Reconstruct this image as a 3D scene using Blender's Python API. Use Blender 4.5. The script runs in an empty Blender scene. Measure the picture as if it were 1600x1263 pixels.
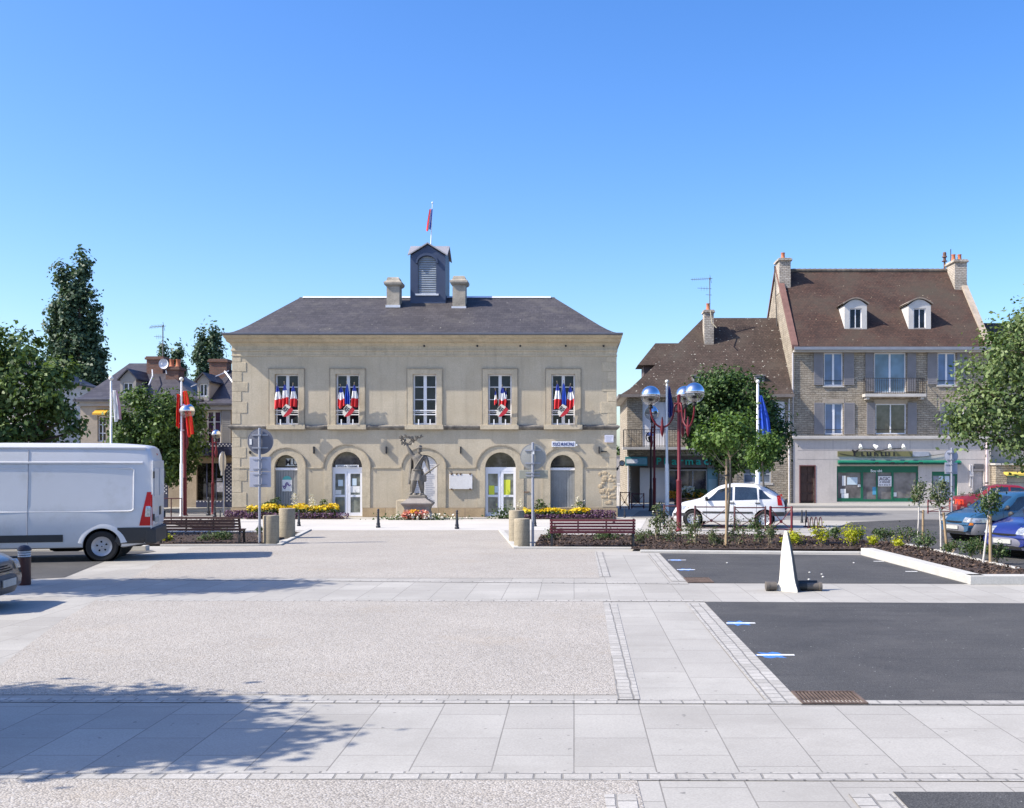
import bpy, bmesh, math, random
import numpy as np
from mathutils import Vector, Matrix, noise
from mathutils.geometry import tessellate_polygon
R = math.radians
PI = math.pi
rng = random.Random(7)
npr = np.random.default_rng(11)
SC = bpy.context.scene
COL = SC.collection

# ------------------------------------------------------------------ survey of the place (metres; camera 2.2 m above the square, looking along +Y)
F, HX, HY, CH = 1700.0, 897.0, 725.0, 2.2
def X(px, d): return (px - HX) * d / F
def Z(py, d): return CH - (py - HY) * d / F
def D(py): return F * CH / (py - HY)
def G(px, py, z=0.0):
    d = D(py)
    return (X(px, d), d, z)
def lin(r, g, b):
    f = lambda c: ((c / 255) / 12.92 if c / 255 <= .04045 else ((c / 255 + .055) / 1.055) ** 2.4)
    return (f(r), f(g), f(b))

# ------------------------------------------------------------------ materials
MATS = {}
def new_mat(name):
    m = bpy.data.materials.new(name)
    m.use_nodes = True
    nt = m.node_tree
    return m, nt, nt.nodes, nt.links, nt.nodes['Principled BSDF']
def rgba(c): return (c[0], c[1], c[2], 1)
def scl(c, k): return tuple(max(0, min(1, v * k)) for v in c)

def noise_node(nt, vec, scale, detail=5, rough=.6):
    n = nt.nodes.new('ShaderNodeTexNoise')
    n.inputs['Scale'].default_value = scale
    n.inputs['Detail'].default_value = detail
    n.inputs['Roughness'].default_value = rough
    nt.links.new(vec, n.inputs['Vector'])
    return n.outputs['Fac']
def maprange(nt, fac, a, b, c=0.0, d=1.0):
    n = nt.nodes.new('ShaderNodeMapRange')
    n.inputs[1].default_value = a; n.inputs[2].default_value = b
    n.inputs[3].default_value = c; n.inputs[4].default_value = d
    nt.links.new(fac, n.inputs[0])
    return n.outputs[0]
def mix(nt, fac, a, b, blend='MIX'):
    n = nt.nodes.new('ShaderNodeMix'); n.data_type = 'RGBA'; n.blend_type = blend
    for sock, v in ((n.inputs['Factor'], fac), (n.inputs['A'], a), (n.inputs['B'], b)):
        if isinstance(v, (int, float)): sock.default_value = v
        elif isinstance(v, tuple): sock.default_value = rgba(v)
        else: nt.links.new(v, sock)
    return n.outputs['Result']
def coords(nt, stretch=(1, 1, 1)):
    tc = nt.nodes.new('ShaderNodeTexCoord')
    mp = nt.nodes.new('ShaderNodeMapping')
    mp.inputs['Scale'].default_value = stretch
    nt.links.new(tc.outputs['Object'], mp.inputs['Vector'])
    return mp.outputs['Vector']
def bump_into(nt, bs, height, strength, dist):
    b = nt.nodes.new('ShaderNodeBump')
    b.inputs['Strength'].default_value = strength
    b.inputs['Distance'].default_value = dist
    nt.links.new(height, b.inputs['Height'])
    nt.links.new(b.outputs['Normal'], bs.inputs['Normal'])

def M(name, col, rough=.7, var=.15, scale=2.5, fine=.08, fscale=40, bump=0, bscale=30, bdist=.01, metal=0, spec=.4, coat=0, dirt=None, dscale=1.2, dlo=.55, dhi=.75, stretch=(1, 1, 1)):
    if name in MATS: return MATS[name]
    m, nt, N, L, bs = new_mat(name)
    v = coords(nt, stretch)
    f1 = maprange(nt, noise_node(nt, v, scale), .3, .7)
    c = mix(nt, f1, scl(col, 1 - var), scl(col, 1 + var))
    if fine:
        f2 = maprange(nt, noise_node(nt, v, fscale, 3), .3, .7, 1 - fine, 1 + fine)
        comb = N.new('ShaderNodeCombineColor')
        for k in range(3): L.new(f2, comb.inputs[k])
        c = mix(nt, 1.0, c, comb.outputs[0], 'MULTIPLY')
    if dirt:
        f3 = maprange(nt, noise_node(nt, v, dscale, 8, .7), dlo, dhi)
        c = mix(nt, f3, c, dirt)
    L.new(c, bs.inputs['Base Color'])
    bs.inputs['Roughness'].default_value = rough
    bs.inputs['Metallic'].default_value = metal
    bs.inputs['Specular IOR Level'].default_value = spec
    if coat:
        bs.inputs['Coat Weight'].default_value = coat
        bs.inputs['Coat Roughness'].default_value = .03
    if bump: bump_into(nt, bs, noise_node(nt, v, bscale, 6), bump, bdist)
    MATS[name] = m
    return m

def brick_vec(nt, mode):
    tc = nt.nodes.new('ShaderNodeTexCoord')
    sp = nt.nodes.new('ShaderNodeSeparateXYZ'); nt.links.new(tc.outputs['Object'], sp.inputs[0])
    cb = nt.nodes.new('ShaderNodeCombineXYZ')
    if mode == 'wall':
        ad = nt.nodes.new('ShaderNodeMath'); ad.operation = 'ADD'
        nt.links.new(sp.outputs[0], ad.inputs[0]); nt.links.new(sp.outputs[1], ad.inputs[1])
        nt.links.new(ad.outputs[0], cb.inputs[0]); nt.links.new(sp.outputs[2], cb.inputs[1])
    elif mode == 'roof':
        nt.links.new(sp.outputs[0], cb.inputs[0]); nt.links.new(sp.outputs[2], cb.inputs[1])
    elif mode == 'xy':
        nt.links.new(sp.outputs[0], cb.inputs[0]); nt.links.new(sp.outputs[1], cb.inputs[1])
    elif mode == 'yx':
        nt.links.new(sp.outputs[1], cb.inputs[0]); nt.links.new(sp.outputs[0], cb.inputs[1])
    return cb.outputs[0], tc.outputs['Object']

def add_streaks(m, col, stretch=(5, 5, .35), scale=1.0, lo=.52, hi=.75, amount=.5):
    """rain streaks and grime running down a wall"""
    nt = m.node_tree; bs = nt.nodes['Principled BSDF']; src = bs.inputs['Base Color'].links[0].from_socket
    v = coords(nt, stretch)
    nt.links.new(mix(nt, maprange(nt, noise_node(nt, v, scale, 7, .65), lo, hi, 0, amount), src, col), bs.inputs['Base Color'])
def BM(name, c1, c2, mortar, w, h, ms=.01, mode='wall', rough=.85, offset=.5, bump=.5, bdist=.02, var=.2, vscale=1.0, wobble=0, stain=None, sscale=.7, slo=.55, shi=.75, fine=.12, fscale=25, fine_bump=0, specks=None):
    m, nt, N, L, bs = new_mat(name)
    v, ov = brick_vec(nt, mode)
    if wobble:
        nz = N.new('ShaderNodeTexNoise'); nz.inputs['Scale'].default_value = 1.6 / max(h, .02) * .25
        L.new(ov, nz.inputs['Vector'])
        ma = N.new('ShaderNodeVectorMath'); ma.operation = 'SCALE'; ma.inputs['Scale'].default_value = wobble
        sb = N.new('ShaderNodeVectorMath'); sb.operation = 'SUBTRACT'; sb.inputs[1].default_value = (.5, .5, .5)
        L.new(nz.outputs['Color'], sb.inputs[0]); L.new(sb.outputs[0], ma.inputs[0])
        ad = N.new('ShaderNodeVectorMath'); ad.operation = 'ADD'
        L.new(v, ad.inputs[0]); L.new(ma.outputs[0], ad.inputs[1]); v = ad.outputs[0]
    b = N.new('ShaderNodeTexBrick')
    b.offset = offset
    b.inputs['Color1'].default_value = rgba(c1); b.inputs['Color2'].default_value = rgba(c2)
    b.inputs['Mortar'].default_value = rgba(mortar)
    b.inputs['Scale'].default_value = 1
    b.inputs['Mortar Size'].default_value = ms
    b.inputs['Mortar Smooth'].default_value = .3
    b.inputs['Brick Width'].default_value = w
    b.inputs['Row Height'].default_value = h
    L.new(v, b.inputs['Vector'])
    c = b.outputs['Color']
    f1 = maprange(nt, noise_node(nt, ov, vscale, 6), .3, .7, 1 - var, 1 + var)
    f2 = maprange(nt, noise_node(nt, ov, fscale, 4), .3, .7, 1 - fine, 1 + fine)
    mu = N.new('ShaderNodeMath'); mu.operation = 'MULTIPLY'; L.new(f1, mu.inputs[0]); L.new(f2, mu.inputs[1])
    comb = N.new('ShaderNodeCombineColor')
    for k in range(3): L.new(mu.outputs[0], comb.inputs[k])
    c = mix(nt, 1.0, c, comb.outputs[0], 'MULTIPLY')
    if stain:
        c = mix(nt, maprange(nt, noise_node(nt, ov, sscale, 8, .7), slo, shi), c, stain)
    if specks:
        c = mix(nt, maprange(nt, noise_node(nt, ov, specks[1], 2), specks[2], specks[2] + .03), c, specks[0])
    L.new(c, bs.inputs['Base Color'])
    bs.inputs['Roughness'].default_value = rough
    bs.inputs['Specular IOR Level'].default_value = .3
    inv = N.new('ShaderNodeMath'); inv.operation = 'SUBTRACT'; inv.inputs[0].default_value = 1
    L.new(b.outputs['Fac'], inv.inputs[1])
    h = inv.outputs[0]
    if fine_bump:
        ad = N.new('ShaderNodeMath'); ad.operation = 'MULTIPLY_ADD'
        L.new(noise_node(nt, ov, fscale * 1.5, 4), ad.inputs[0]); ad.inputs[1].default_value = fine_bump; L.new(h, ad.inputs[2])
        h = ad.outputs[0]
    bump_into(nt, bs, h, bump, bdist)
    MATS[name] = m
    return m

def leaf_mat(name, dark, light, trans=.35, rough=.52):
    m, nt, N, L, bs = new_mat(name)
    geo = N.new('ShaderNodeNewGeometry')
    c = mix(nt, geo.outputs['Random Per Island'], dark, light)
    L.new(c, bs.inputs['Base Color'])
    bs.inputs['Roughness'].default_value = rough
    bs.inputs['Specular IOR Level'].default_value = .3
    tr = N.new('ShaderNodeBsdfTranslucent')
    L.new(mix(nt, 1.0, c, (1.0, 1.0, .45), 'MULTIPLY'), tr.inputs['Color'])
    ms = N.new('ShaderNodeMixShader'); ms.inputs[0].default_value = trans
    out = [n for n in N if n.type == 'OUTPUT_MATERIAL'][0]
    L.new(bs.outputs[0], ms.inputs[1]); L.new(tr.outputs[0], ms.inputs[2]); L.new(ms.outputs[0], out.inputs['Surface'])
    MATS[name] = m
    return m

def glass_mat(name, col, rough=.04, spec=1.0, metal=0.0, alpha=1.0, var=.6, scale=1.2):
    m, nt, N, L, bs = new_mat(name)
    v = coords(nt)
    f = maprange(nt, noise_node(nt, v, scale, 2), .35, .65)
    L.new(mix(nt, f, scl(col, 1 - var), scl(col, 1 + var)), bs.inputs['Base Color'])
    bs.inputs['Roughness'].default_value = rough
    bs.inputs['Specular IOR Level'].default_value = spec
    bs.inputs['Metallic'].default_value = metal
    bs.inputs['Alpha'].default_value = alpha
    MATS[name] = m
    return m

# ------------------------------------------------------------------ mesh building
ORIG = {}
class MB:
    def __init__(s): s.v = []; s.f = []; s.mi = []; s.cur = 0
    def add(s, verts, faces):
        o = len(s.v)
        s.v += [tuple(p) for p in verts]
        for f in faces: s.f.append(tuple(i + o for i in f)); s.mi.append(s.cur)
        return s
    def box(s, x0, x1, y0, y1, z0, z1):
        if x0 > x1: x0, x1 = x1, x0
        if y0 > y1: y0, y1 = y1, y0
        if z0 > z1: z0, z1 = z1, z0
        return s.add([(x0, y0, z0), (x1, y0, z0), (x1, y1, z0), (x0, y1, z0), (x0, y0, z1), (x1, y0, z1), (x1, y1, z1), (x0, y1, z1)],
                     [(3, 2, 1, 0), (4, 5, 6, 7), (0, 1, 5, 4), (1, 2, 6, 5), (2, 3, 7, 6), (3, 0, 4, 7)])
    def cbox(s, c, h): return s.box(c[0] - h[0], c[0] + h[0], c[1] - h[1], c[1] + h[1], c[2] - h[2], c[2] + h[2])
    def quad(s, a, b, c, d): return s.add([a, b, c, d], [(0, 1, 2, 3)])
    def poly(s, pts): return s.add(pts, [tuple(range(len(pts)))])
    def tri_poly(s, loops, fn):
        """flat polygon with holes; loops of 2-D points, fn lifts a 2-D point to 3-D"""
        tris = tessellate_polygon([[Vector((p[0], p[1], 0)) for p in lp] for lp in loops])
        flat = [p for lp in loops for p in lp]
        return s.add([fn(*p) for p in flat], [tuple(t) for t in tris])
    def loft(s, rings, closed=True, cap0=False, cap1=False):
        n = len(rings[0]); o = len(s.v)
        for r in rings: s.v += [tuple(p) for p in r]
        for i in range(len(rings) - 1):
            for j in range(n if closed else n - 1):
                k = (j + 1) % n
                s.f.append((o + i * n + j, o + i * n + k, o + (i + 1) * n + k, o + (i + 1) * n + j)); s.mi.append(s.cur)
        if cap0: s.f.append(tuple(o + j for j in reversed(range(n)))); s.mi.append(s.cur)
        if cap1: s.f.append(tuple(o + (len(rings) - 1) * n + j for j in range(n))); s.mi.append(s.cur)
        return s
    def prism(s, pts, fn0, fn1, caps=True):
        return s.loft([[fn0(*p) for p in pts], [fn1(*p) for p in pts]], True, caps, caps)
    def tube(s, path, r, n=8, cap=True):
        path = [Vector(p) for p in path]
        rs = r if isinstance(r, (list, tuple)) else [r] * len(path)
        rings = []
        up = None
        for i, p in enumerate(path):
            t = (path[min(i + 1, len(path) - 1)] - path[max(i - 1, 0)])
            t = t.normalized() if t.length > 1e-9 else Vector((0, 0, 1))
            if up is None:
                a = Vector((1, 0, 0)) if abs(t.x) < .8 else Vector((0, 1, 0))
                up = t.cross(a).normalized()
            else:
                up = (up - t * up.dot(t)); up = up.normalized() if up.length > 1e-6 else t.orthogonal().normalized()
            b = t.cross(up)
            rings.append([p + (up * math.cos(2 * PI * k / n) + b * math.sin(2 * PI * k / n)) * rs[i] for k in range(n)])
        return s.loft(rings, True, cap, cap)
    def lathe(s, c, prof, n=20, axis='z', cap=True):
        rings = []
        for r, h in prof:
            ring = []
            for k in range(n):
                a = 2 * PI * k / n; u, w = r * math.cos(a), r * math.sin(a)
                ring.append((c[0] + u, c[1] + w, c[2] + h) if axis == 'z' else ((c[0] + u, c[1] + h, c[2] + w) if axis == 'y' else (c[0] + h, c[1] + u, c[2] + w)))
            rings.append(ring)
        return s.loft(rings, True, cap, cap)
    def sphere(s, c, r, n=20, m=12, lo=-PI / 2, hi=PI / 2, sc=(1, 1, 1)):
        rings = []
        for i in range(m + 1):
            a = lo + (hi - lo) * i / m
            rr = max(1e-4, math.cos(a))
            rings.append([(c[0] + r * sc[0] * rr * math.cos(2 * PI * k / n), c[1] + r * sc[1] * rr * math.sin(2 * PI * k / n), c[2] + r * sc[2] * math.sin(a)) for k in range(n)])
        return s.loft(rings, True, True, True)
    def grid(s, fn, nu, nv):
        o = len(s.v)
        for i in range(nu + 1):
            for j in range(nv + 1): s.v.append(tuple(fn(i / nu, j / nv)))
        for i in range(nu):
            for j in range(nv):
                a = o + i * (nv + 1) + j
                s.f.append((a, a + nv + 1, a + nv + 2, a + 1)); s.mi.append(s.cur)
        return s
    def build(s, name, mat, parent=None, smooth=None, bevel=0, fix=False):
        off = ORIG.get(parent.name, Vector((0, 0, 0))) if parent else Vector((0, 0, 0))
        me = bpy.data.meshes.new(name)
        me.from_pydata([(p[0] - off.x, p[1] - off.y, p[2] - off.z) for p in s.v], [], s.f)
        mats = mat if isinstance(mat, (list, tuple)) else [mat]
        for m in mats: me.materials.append(m)
        if len(mats) > 1: me.polygons.foreach_set('material_index', s.mi)
        if fix or smooth is not None:
            bm = bmesh.new(); bm.from_mesh(me)
            bmesh.ops.recalc_face_normals(bm, faces=bm.faces); bm.to_mesh(me); bm.free()
        if smooth is not None:
            me.polygons.foreach_set('use_smooth', [True] * len(me.polygons))
            if smooth < 180: me.set_sharp_from_angle(angle=R(smooth))
        me.update()
        o = bpy.data.objects.new(name, me); COL.objects.link(o)
        if parent:
            o.parent = parent; ORIG[o.name] = off
        if bevel:
            bv = o.modifiers.new('bevel', 'BEVEL'); bv.width = bevel; bv.segments = 2; bv.limit_method = 'ANGLE'
        return o

def tag(o, label=None, cat=None, group=None, kind=None):
    if label: o['label'] = label
    if cat: o['category'] = cat
    if group: o['group'] = group
    if kind: o['kind'] = kind
    return o
def thing(name, label, cat, loc=(0, 0, 0), group=None):
    o = bpy.data.objects.new(name, None); COL.objects.link(o)
    o.location = loc; o.empty_display_size = .2
    ORIG[o.name] = Vector(loc)
    return tag(o, label, cat, group)
def children(o): return [c for c in bpy.data.objects if c.parent == o]
def copy_tree(o, parent=None):
    c = o.copy(); COL.objects.link(c)
    if parent: c.parent = parent
    for ch in children(o): copy_tree(ch, c)
    return c
def structure(name, mb, mat, **k):
    return tag(mb.build(name, mat, None, **k), kind='structure')
def evaluated(o, name):
    """bake the modifiers of a helper object to a plain mesh object's data"""
    bpy.context.view_layer.update()
    dg = bpy.context.evaluated_depsgraph_get()
    me = bpy.data.meshes.new_from_object(o.evaluated_get(dg))
    me.name = name
    return me
def text_mesh(mb, txt, cx, cy, cz, height, width=None, depth=.004, font_bold=False):
    """lettering facing -Y, centred at (cx, cy, cz)"""
    cu = bpy.data.curves.new('letters', 'FONT'); cu.body = txt; cu.size = 1; cu.extrude = .5
    if font_bold: cu.offset = .015
    o = bpy.data.objects.new('letters', cu); COL.objects.link(o)
    me = evaluated(o, 'letters')
    bpy.data.objects.remove(o); bpy.data.curves.remove(cu)
    vs = [v.co.copy() for v in me.vertices]
    if vs:
        x0 = min(v.x for v in vs); x1 = max(v.x for v in vs); y0 = min(v.y for v in vs); y1 = max(v.y for v in vs)
        k = height / max(1e-6, y1 - y0); kx = width / (x1 - x0) if width else k
        mb.add([(cx + (v.x - (x0 + x1) / 2) * kx, cy - v.z * depth * 2, cz + (v.y - (y0 + y1) / 2) * k) for v in vs], [tuple(p.vertices) for p in me.polygons])
    bpy.data.meshes.remove(me)
    return mb

# leaves ------------------------------------------------------------
def leaf_object(name, mat, parent, pts, size, outward=None, droop=.0, aspect=.62):
    """many small folded leaves at pts (N,3) in world coordinates as one mesh"""
    n = len(pts)
    nrm = npr.normal(size=(n, 3)); nrm[:, 2] = np.abs(nrm[:, 2]) * .8 + .15
    if outward is not None: nrm = nrm * .75 + outward * .9
    nrm /= np.linalg.norm(nrm, axis=1, keepdims=True)
    t = npr.normal(size=(n, 3)); t[:, 2] -= droop
    t -= nrm * np.sum(t * nrm, axis=1, keepdims=True)
    t /= np.linalg.norm(t, axis=1, keepdims=True) + 1e-9
    b = np.cross(nrm, t)
    sz = (size * npr.uniform(.6, 1.3, size=(n, 1)))
    base = pts - t * sz * .5
    tip = pts + t * sz * .5
    fold = nrm * sz * .12
    l = pts + b * sz * aspect * .5 + fold
    r = pts - b * sz * aspect * .5 + fold
    off = ORIG.get(parent.name, Vector((0, 0, 0))) if parent else Vector((0, 0, 0))
    V = np.stack([base, r, tip, l], axis=1).reshape(-1, 3) - np.array(off)
    me = bpy.data.meshes.new(name)
    me.vertices.add(4 * n); me.vertices.foreach_set('co', V.astype(np.float32).ravel())
    me.loops.add(4 * n); me.loops.foreach_set('vertex_index', np.arange(4 * n, dtype=np.int32))
    me.polygons.add(n)
    me.polygons.foreach_set('loop_start', np.arange(0, 4 * n, 4, dtype=np.int32))
    me.polygons.foreach_set('loop_total', np.full(n, 4, dtype=np.int32))
    me.update(calc_edges=True)
    me.materials.append(mat)
    o = bpy.data.objects.new(name, me); COL.objects.link(o)
    if parent: o.parent = parent; ORIG[o.name] = off
    return o

def crown_points(blobs, clumps, per, sig, inner=.25, seed=0, rough=.22):
    """clumped leaf positions over the shells of several ellipsoids"""
    r = np.random.default_rng(seed)
    P, O = [], []
    vol = np.array([b[1][0] * b[1][2] for b in blobs]); vol = vol / vol.sum()
    for (c, rad), w in zip(blobs, vol):
        k = max(3, int(clumps * w))
        d = r.normal(size=(k, 3)); d /= np.linalg.norm(d, axis=1, keepdims=True)
        f = np.where(r.random(k) < inner, r.uniform(.2, .75, k), r.uniform(.78, 1.02, k))
        f = f * (1 + rough * np.array([noise.noise(Vector(tuple(x * 2.2 + seed))) for x in d]))
        cc = np.array(c) + d * f[:, None] * np.array(rad)
        m = r.integers(int(per * .5), int(per * 1.5), k)
        idx = np.repeat(np.arange(k), m)
        p = cc[idx] + r.normal(size=(len(idx), 3)) * sig * r.uniform(.6, 1.3, (k, 1))[idx]
        P.append(p)
        out = (p - np.array(c)) / np.array(rad); out /= np.linalg.norm(out, axis=1, keepdims=True) + 1e-9
        O.append(out)
    return np.concatenate(P), np.concatenate(O)
# ------------------------------------------------------------------ camera, sun, sky
cam = bpy.data.cameras.new('camera'); cam.sensor_width = 36; cam.lens = 38.25
cam.shift_x = -97 / 1600; cam.shift_y = 93.5 / 1600; cam.clip_end = 2000; cam.clip_start = .1
camo = bpy.data.objects.new('camera', cam); COL.objects.link(camo)
camo.location = (0, 0, CH); camo.rotation_euler = (R(90), 0, 0)
SC.camera = camo
SUN = Vector((1.0, .28, -1.0)).normalized()
sl = bpy.data.lights.new('sun', 'SUN'); sl.energy = 4.8; sl.angle = R(.5); sl.color = (1, .93, .82)
so = bpy.data.objects.new('sun', sl); COL.objects.link(so)
so.rotation_euler = SUN.to_track_quat('-Z', 'Y').to_euler(); so.location = (-30, -5, 40)
W = bpy.data.worlds.new('World'); SC.world = W; W.use_nodes = True
wn = W.node_tree; bg = wn.nodes['Background']
sky = wn.nodes.new('ShaderNodeTexSky'); sky.sky_type = 'NISHITA'; sky.sun_disc = False
sky.sun_elevation = math.asin(-SUN.z); sky.sun_rotation = math.atan2(-SUN.x, -SUN.y)
sky.air_density = 1.0; sky.dust_density = 1.3; sky.ozone_density = 4.0; sky.altitude = 0
hs = wn.nodes.new('ShaderNodeHueSaturation'); hs.inputs['Saturation'].default_value = 1.28; hs.inputs['Hue'].default_value = .510
wn.links.new(sky.outputs[0], hs.inputs['Color']); wn.links.new(hs.outputs[0], bg.inputs['Color'])
bg.inputs['Strength'].default_value = .158
SC.view_settings.view_transform = 'Standard'; SC.view_settings.look = 'None'
SC.view_settings.exposure = 0.73; SC.view_settings.gamma = 1
SC.cycles.max_bounces = 8; SC.cycles.transparent_max_bounces = 16
try: SC.cycles.use_denoising = True
except Exception: pass

# ------------------------------------------------------------------ material instances
slab = BM('granite_slab', (0.326, 0.308, 0.278), (0.371, 0.353, 0.319), (0.195, 0.183, 0.164), .82, .59, .006, 'yx', .8, .37, .25, .004, .10, .5, fine=.12, fscale=60, fine_bump=.2, stain=(0.274, 0.257, 0.229), sscale=.6, slo=.48, shi=.78, specks=((.20, .19, .175), 9, .705))
cobble = BM('granite_cobble', (0.340, 0.322, 0.291), (0.402, 0.382, 0.350), (.205, .195, .18), .17, .14, .010, 'yx', .85, .4, .8, .01, .12, 2, wobble=.03, fine=.12, fscale=40, fine_bump=.3)
cobblex = BM('granite_cobble_row', (0.340, 0.322, 0.291), (0.402, 0.382, 0.350), (.205, .195, .18), .2, .14, .010, 'xy', .85, .4, .8, .01, .12, 2, wobble=.03, fine=.12, fscale=40, fine_bump=.3)
def pebble_material():
    m, nt, N, L, bs = new_mat('washed_pebble_concrete')
    v = coords(nt)
    vo = N.new('ShaderNodeTexVoronoi'); vo.inputs['Scale'].default_value = 62; L.new(v, vo.inputs['Vector'])
    hsv = N.new('ShaderNodeSeparateColor'); L.new(vo.outputs['Color'], hsv.inputs[0])
    ramp = N.new('ShaderNodeValToRGB')
    e = ramp.color_ramp.elements
    e[0].position = 0; e[0].color = rgba((0.27, 0.245, 0.22)); e[1].position = 1; e[1].color = rgba((0.50, 0.475, 0.44))
    for p, c in ((.15, (0.340, 0.306, 0.260)), (.5, (0.422, 0.386, 0.337)), (.8, (0.474, 0.430, 0.373))):
        k = e.new(p); k.color = rgba(c)
    L.new(hsv.outputs[0], ramp.inputs[0])
    edge = maprange(nt, vo.outputs['Distance'], .25, .75, 1.03, .80)
    big = maprange(nt, noise_node(nt, v, .45, 7, .7), .3, .7, .82, .98)
    mu = N.new('ShaderNodeMath'); mu.operation = 'MULTIPLY'; L.new(edge, mu.inputs[0]); L.new(big, mu.inputs[1])
    cb = N.new('ShaderNodeCombineColor')
    for k in range(3): L.new(mu.outputs[0], cb.inputs[k])
    c = mix(nt, 1.0, ramp.outputs[0], cb.outputs[0], 'MULTIPLY')
    st = maprange(nt, noise_node(nt, v, .5, 8, .75), .56, .78, 0, .6)
    c = mix(nt, st, c, (0.340, 0.277, 0.204))
    L.new(c, bs.inputs['Base Color']); bs.inputs['Roughness'].default_value = .75
    bs.inputs['Specular IOR Level'].default_value = .3
    inv = N.new('ShaderNodeMath'); inv.operation = 'SUBTRACT'; inv.inputs[0].default_value = 1; L.new(vo.outputs['Distance'], inv.inputs[1])
    bump_into(nt, bs, inv.outputs[0], .45, .012)
    return m
pebble = pebble_material()
def asphalt_material():
    m, nt, N, L, bs = new_mat('asphalt')
    v = coords(nt)
    f1 = maprange(nt, noise_node(nt, v, .5, 5), .3, .7)
    c = mix(nt, f1, (.050, .049, .049), (.074, .072, .070))
    f2 = maprange(nt, noise_node(nt, v, 90, 2, .5), .35, .65, .55, 1.45)
    cb = N.new('ShaderNodeCombineColor')
    for k in range(3): L.new(f2, cb.inputs[k])
    c = mix(nt, 1, c, cb.outputs[0], 'MULTIPLY')
    c = mix(nt, maprange(nt, noise_node(nt, v, 55, 1, .5), .755, .775), c, (.24, .24, .24))
    c = mix(nt, maprange(nt, noise_node(nt, v, .7, 8, .75), .48, .72, 0, .55), c, (.105, .10, .095))
    sv = coords(nt, (.35, 3.5, 1)); c = mix(nt, maprange(nt, noise_node(nt, sv, 1.1, 4, .6), .55, .72, 0, .45), c, (.03, .03, .031))
    c = mix(nt, maprange(nt, noise_node(nt, v, 23, 1, .5), .775, .79), c, (.36, .36, .34))
    L.new(c, bs.inputs['Base Color']); bs.inputs['Roughness'].default_value = .8; bs.inputs['Specular IOR Level'].default_value = .3
    bump_into(nt, bs, noise_node(nt, v, 110, 3), .5, .008)
    return m
asphalt = asphalt_material()
ground_m = M('street_concrete', (0.355, 0.335, 0.302), .85, .1, .6, .1, 30, .2, 60, .005)
oldasph = M('worn_road', (0.200, 0.193, 0.183), .85, .12, .8, .15, 50, .3, 80, .005)
kerb_m = M('kerb_granite', (0.444, 0.430, 0.394), .8, .1, 2, .12, 60, .2, 60, .004)
whitep = M('white_road_paint', (.75, .75, .73), .7, .15, 6, .2, 50)
bluep = M('blue_spray_paint', (.05, .17, .46), .7, .25, 8, .3, 50)
rust_m = M('rusty_iron', (.125, .088, .068), .8, .35, 5, .2, 40, .3, 40, .004, metal=.2)
mulch_m = M('bark_mulch', (.055, .036, .028), .95, .5, 9, .4, 45, 1, 35, .05)

# ------------------------------------------------------------------ the ground
def sheet(name, loops, z, mat, px=True):
    mb = MB()
    lp = [[(G(*p)[0], G(*p)[1]) if px else p for p in l] for l in loops]
    mb.tri_poly(lp, lambda x, y: (x, y, z))
    return structure(name, mb, mat)
mb = MB(); mb.quad((-500, -60, 0), (500, -60, 0), (500, 900, 0), (-500, 900, 0)); structure('ground', mb, ground_m)
sheet('plaza_slabs', [[(-40, 2), (40, 2), (40, 26.2), (-40, 26.2)]], .004, slab, False)
sheet('pebble_paving', [[(-1800, 1219), (995, 1219), (1090, 1600), (-9000, 1600)]], .008, pebble)
sheet('pebble_paving', [[(-63, 1087), (7.5, 1036), (94, 972), (150, 938), (942, 938), (964, 1087)]], .008, pebble)
sheet('pebble_paving', [[(205, 904), (262, 871), (300, 856), (440, 853), (487, 829), (779, 829), (803, 858), (929, 861), (937, 904)]], .008, pebble)
# rows of cobbles framing the panels
def strip(p0, p1, w, z=.010, mat=None, side=1):
    a = Vector(G(*p0)); b = Vector(G(*p1)); t = (b - a).normalized(); n = Vector((-t.y, t.x, 0)) * w * side
    mb = MB(); mb.quad((a.x, a.y, z), (b.x, b.y, z), (b.x + n.x, b.y + n.y, z), (a.x + n.x, a.y + n.y, z))
    return structure('cobble_row', mb, mat or cobble)
strip((-200, 1098), (1700, 1103), .17, mat=cobblex, side=1)
strip((-900, 1217), (1700, 1223), .20, mat=cobblex, side=1)
strip((150, 940), (1100, 941), .16, mat=cobblex, side=1)
strip((205, 905), (1075, 912), .16, mat=cobblex, side=-1)
for a, b in (((965, 1096), (943, 944)), ((937, 902), (929, 863)), ((993, 1243), (1090, 1600))):
    strip(a, b, .21, mat=cobble, side=-1)
for a, b in (((1252, 1100), (1102, 944)), ((1074, 909), (1030, 866)), ((1396, 1243), (1640, 1500))):
    strip(a, b, .3, .0105, mat=cobble, side=-1 if a[1] > 1200 else 1)
sheet('parking_asphalt', [[(1100, 941), (1900, 945), (2500, 1105), (1252, 1103)]], .008, asphalt)
sheet('parking_asphalt', [[(1030, 865), (1345, 868), (1512, 913), (1075, 912)]], .008, asphalt)
sheet('parking_asphalt', [[(1395, 1239), (2600, 1241), (3500, 1600), (1733, 1600)]], .008, asphalt)
sheet('road', [[(-900, 909), (0, 908), (101, 903), (180, 871), (245, 862), (-900, 862)]], .009, asphalt)
sheet('car_park', [[(1250, 846), (1330, 816), (1440, 812), (2300, 822), (2300, 905), (1570, 892), (1460, 862), (1345, 853)]], .006, asphalt)
sheet('street', [[(-1200, 796.5), (360, 803), (360, 810), (-1200, 822)]], .004, oldasph)
sheet('street', [[(985, 809), (1330, 814), (2200, 814), (2200, 798), (1000, 798)]], .004, oldasph)
mb = MB()
for (x0, x1, y) in ((-1000, 228, 861),):
    a, b = G(x0, y), G(x1, y); mb.box(a[0], b[0], a[1], a[1] + .25, 0, .13)
structure('kerb', mb, kerb_m, bevel=.015)
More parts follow.
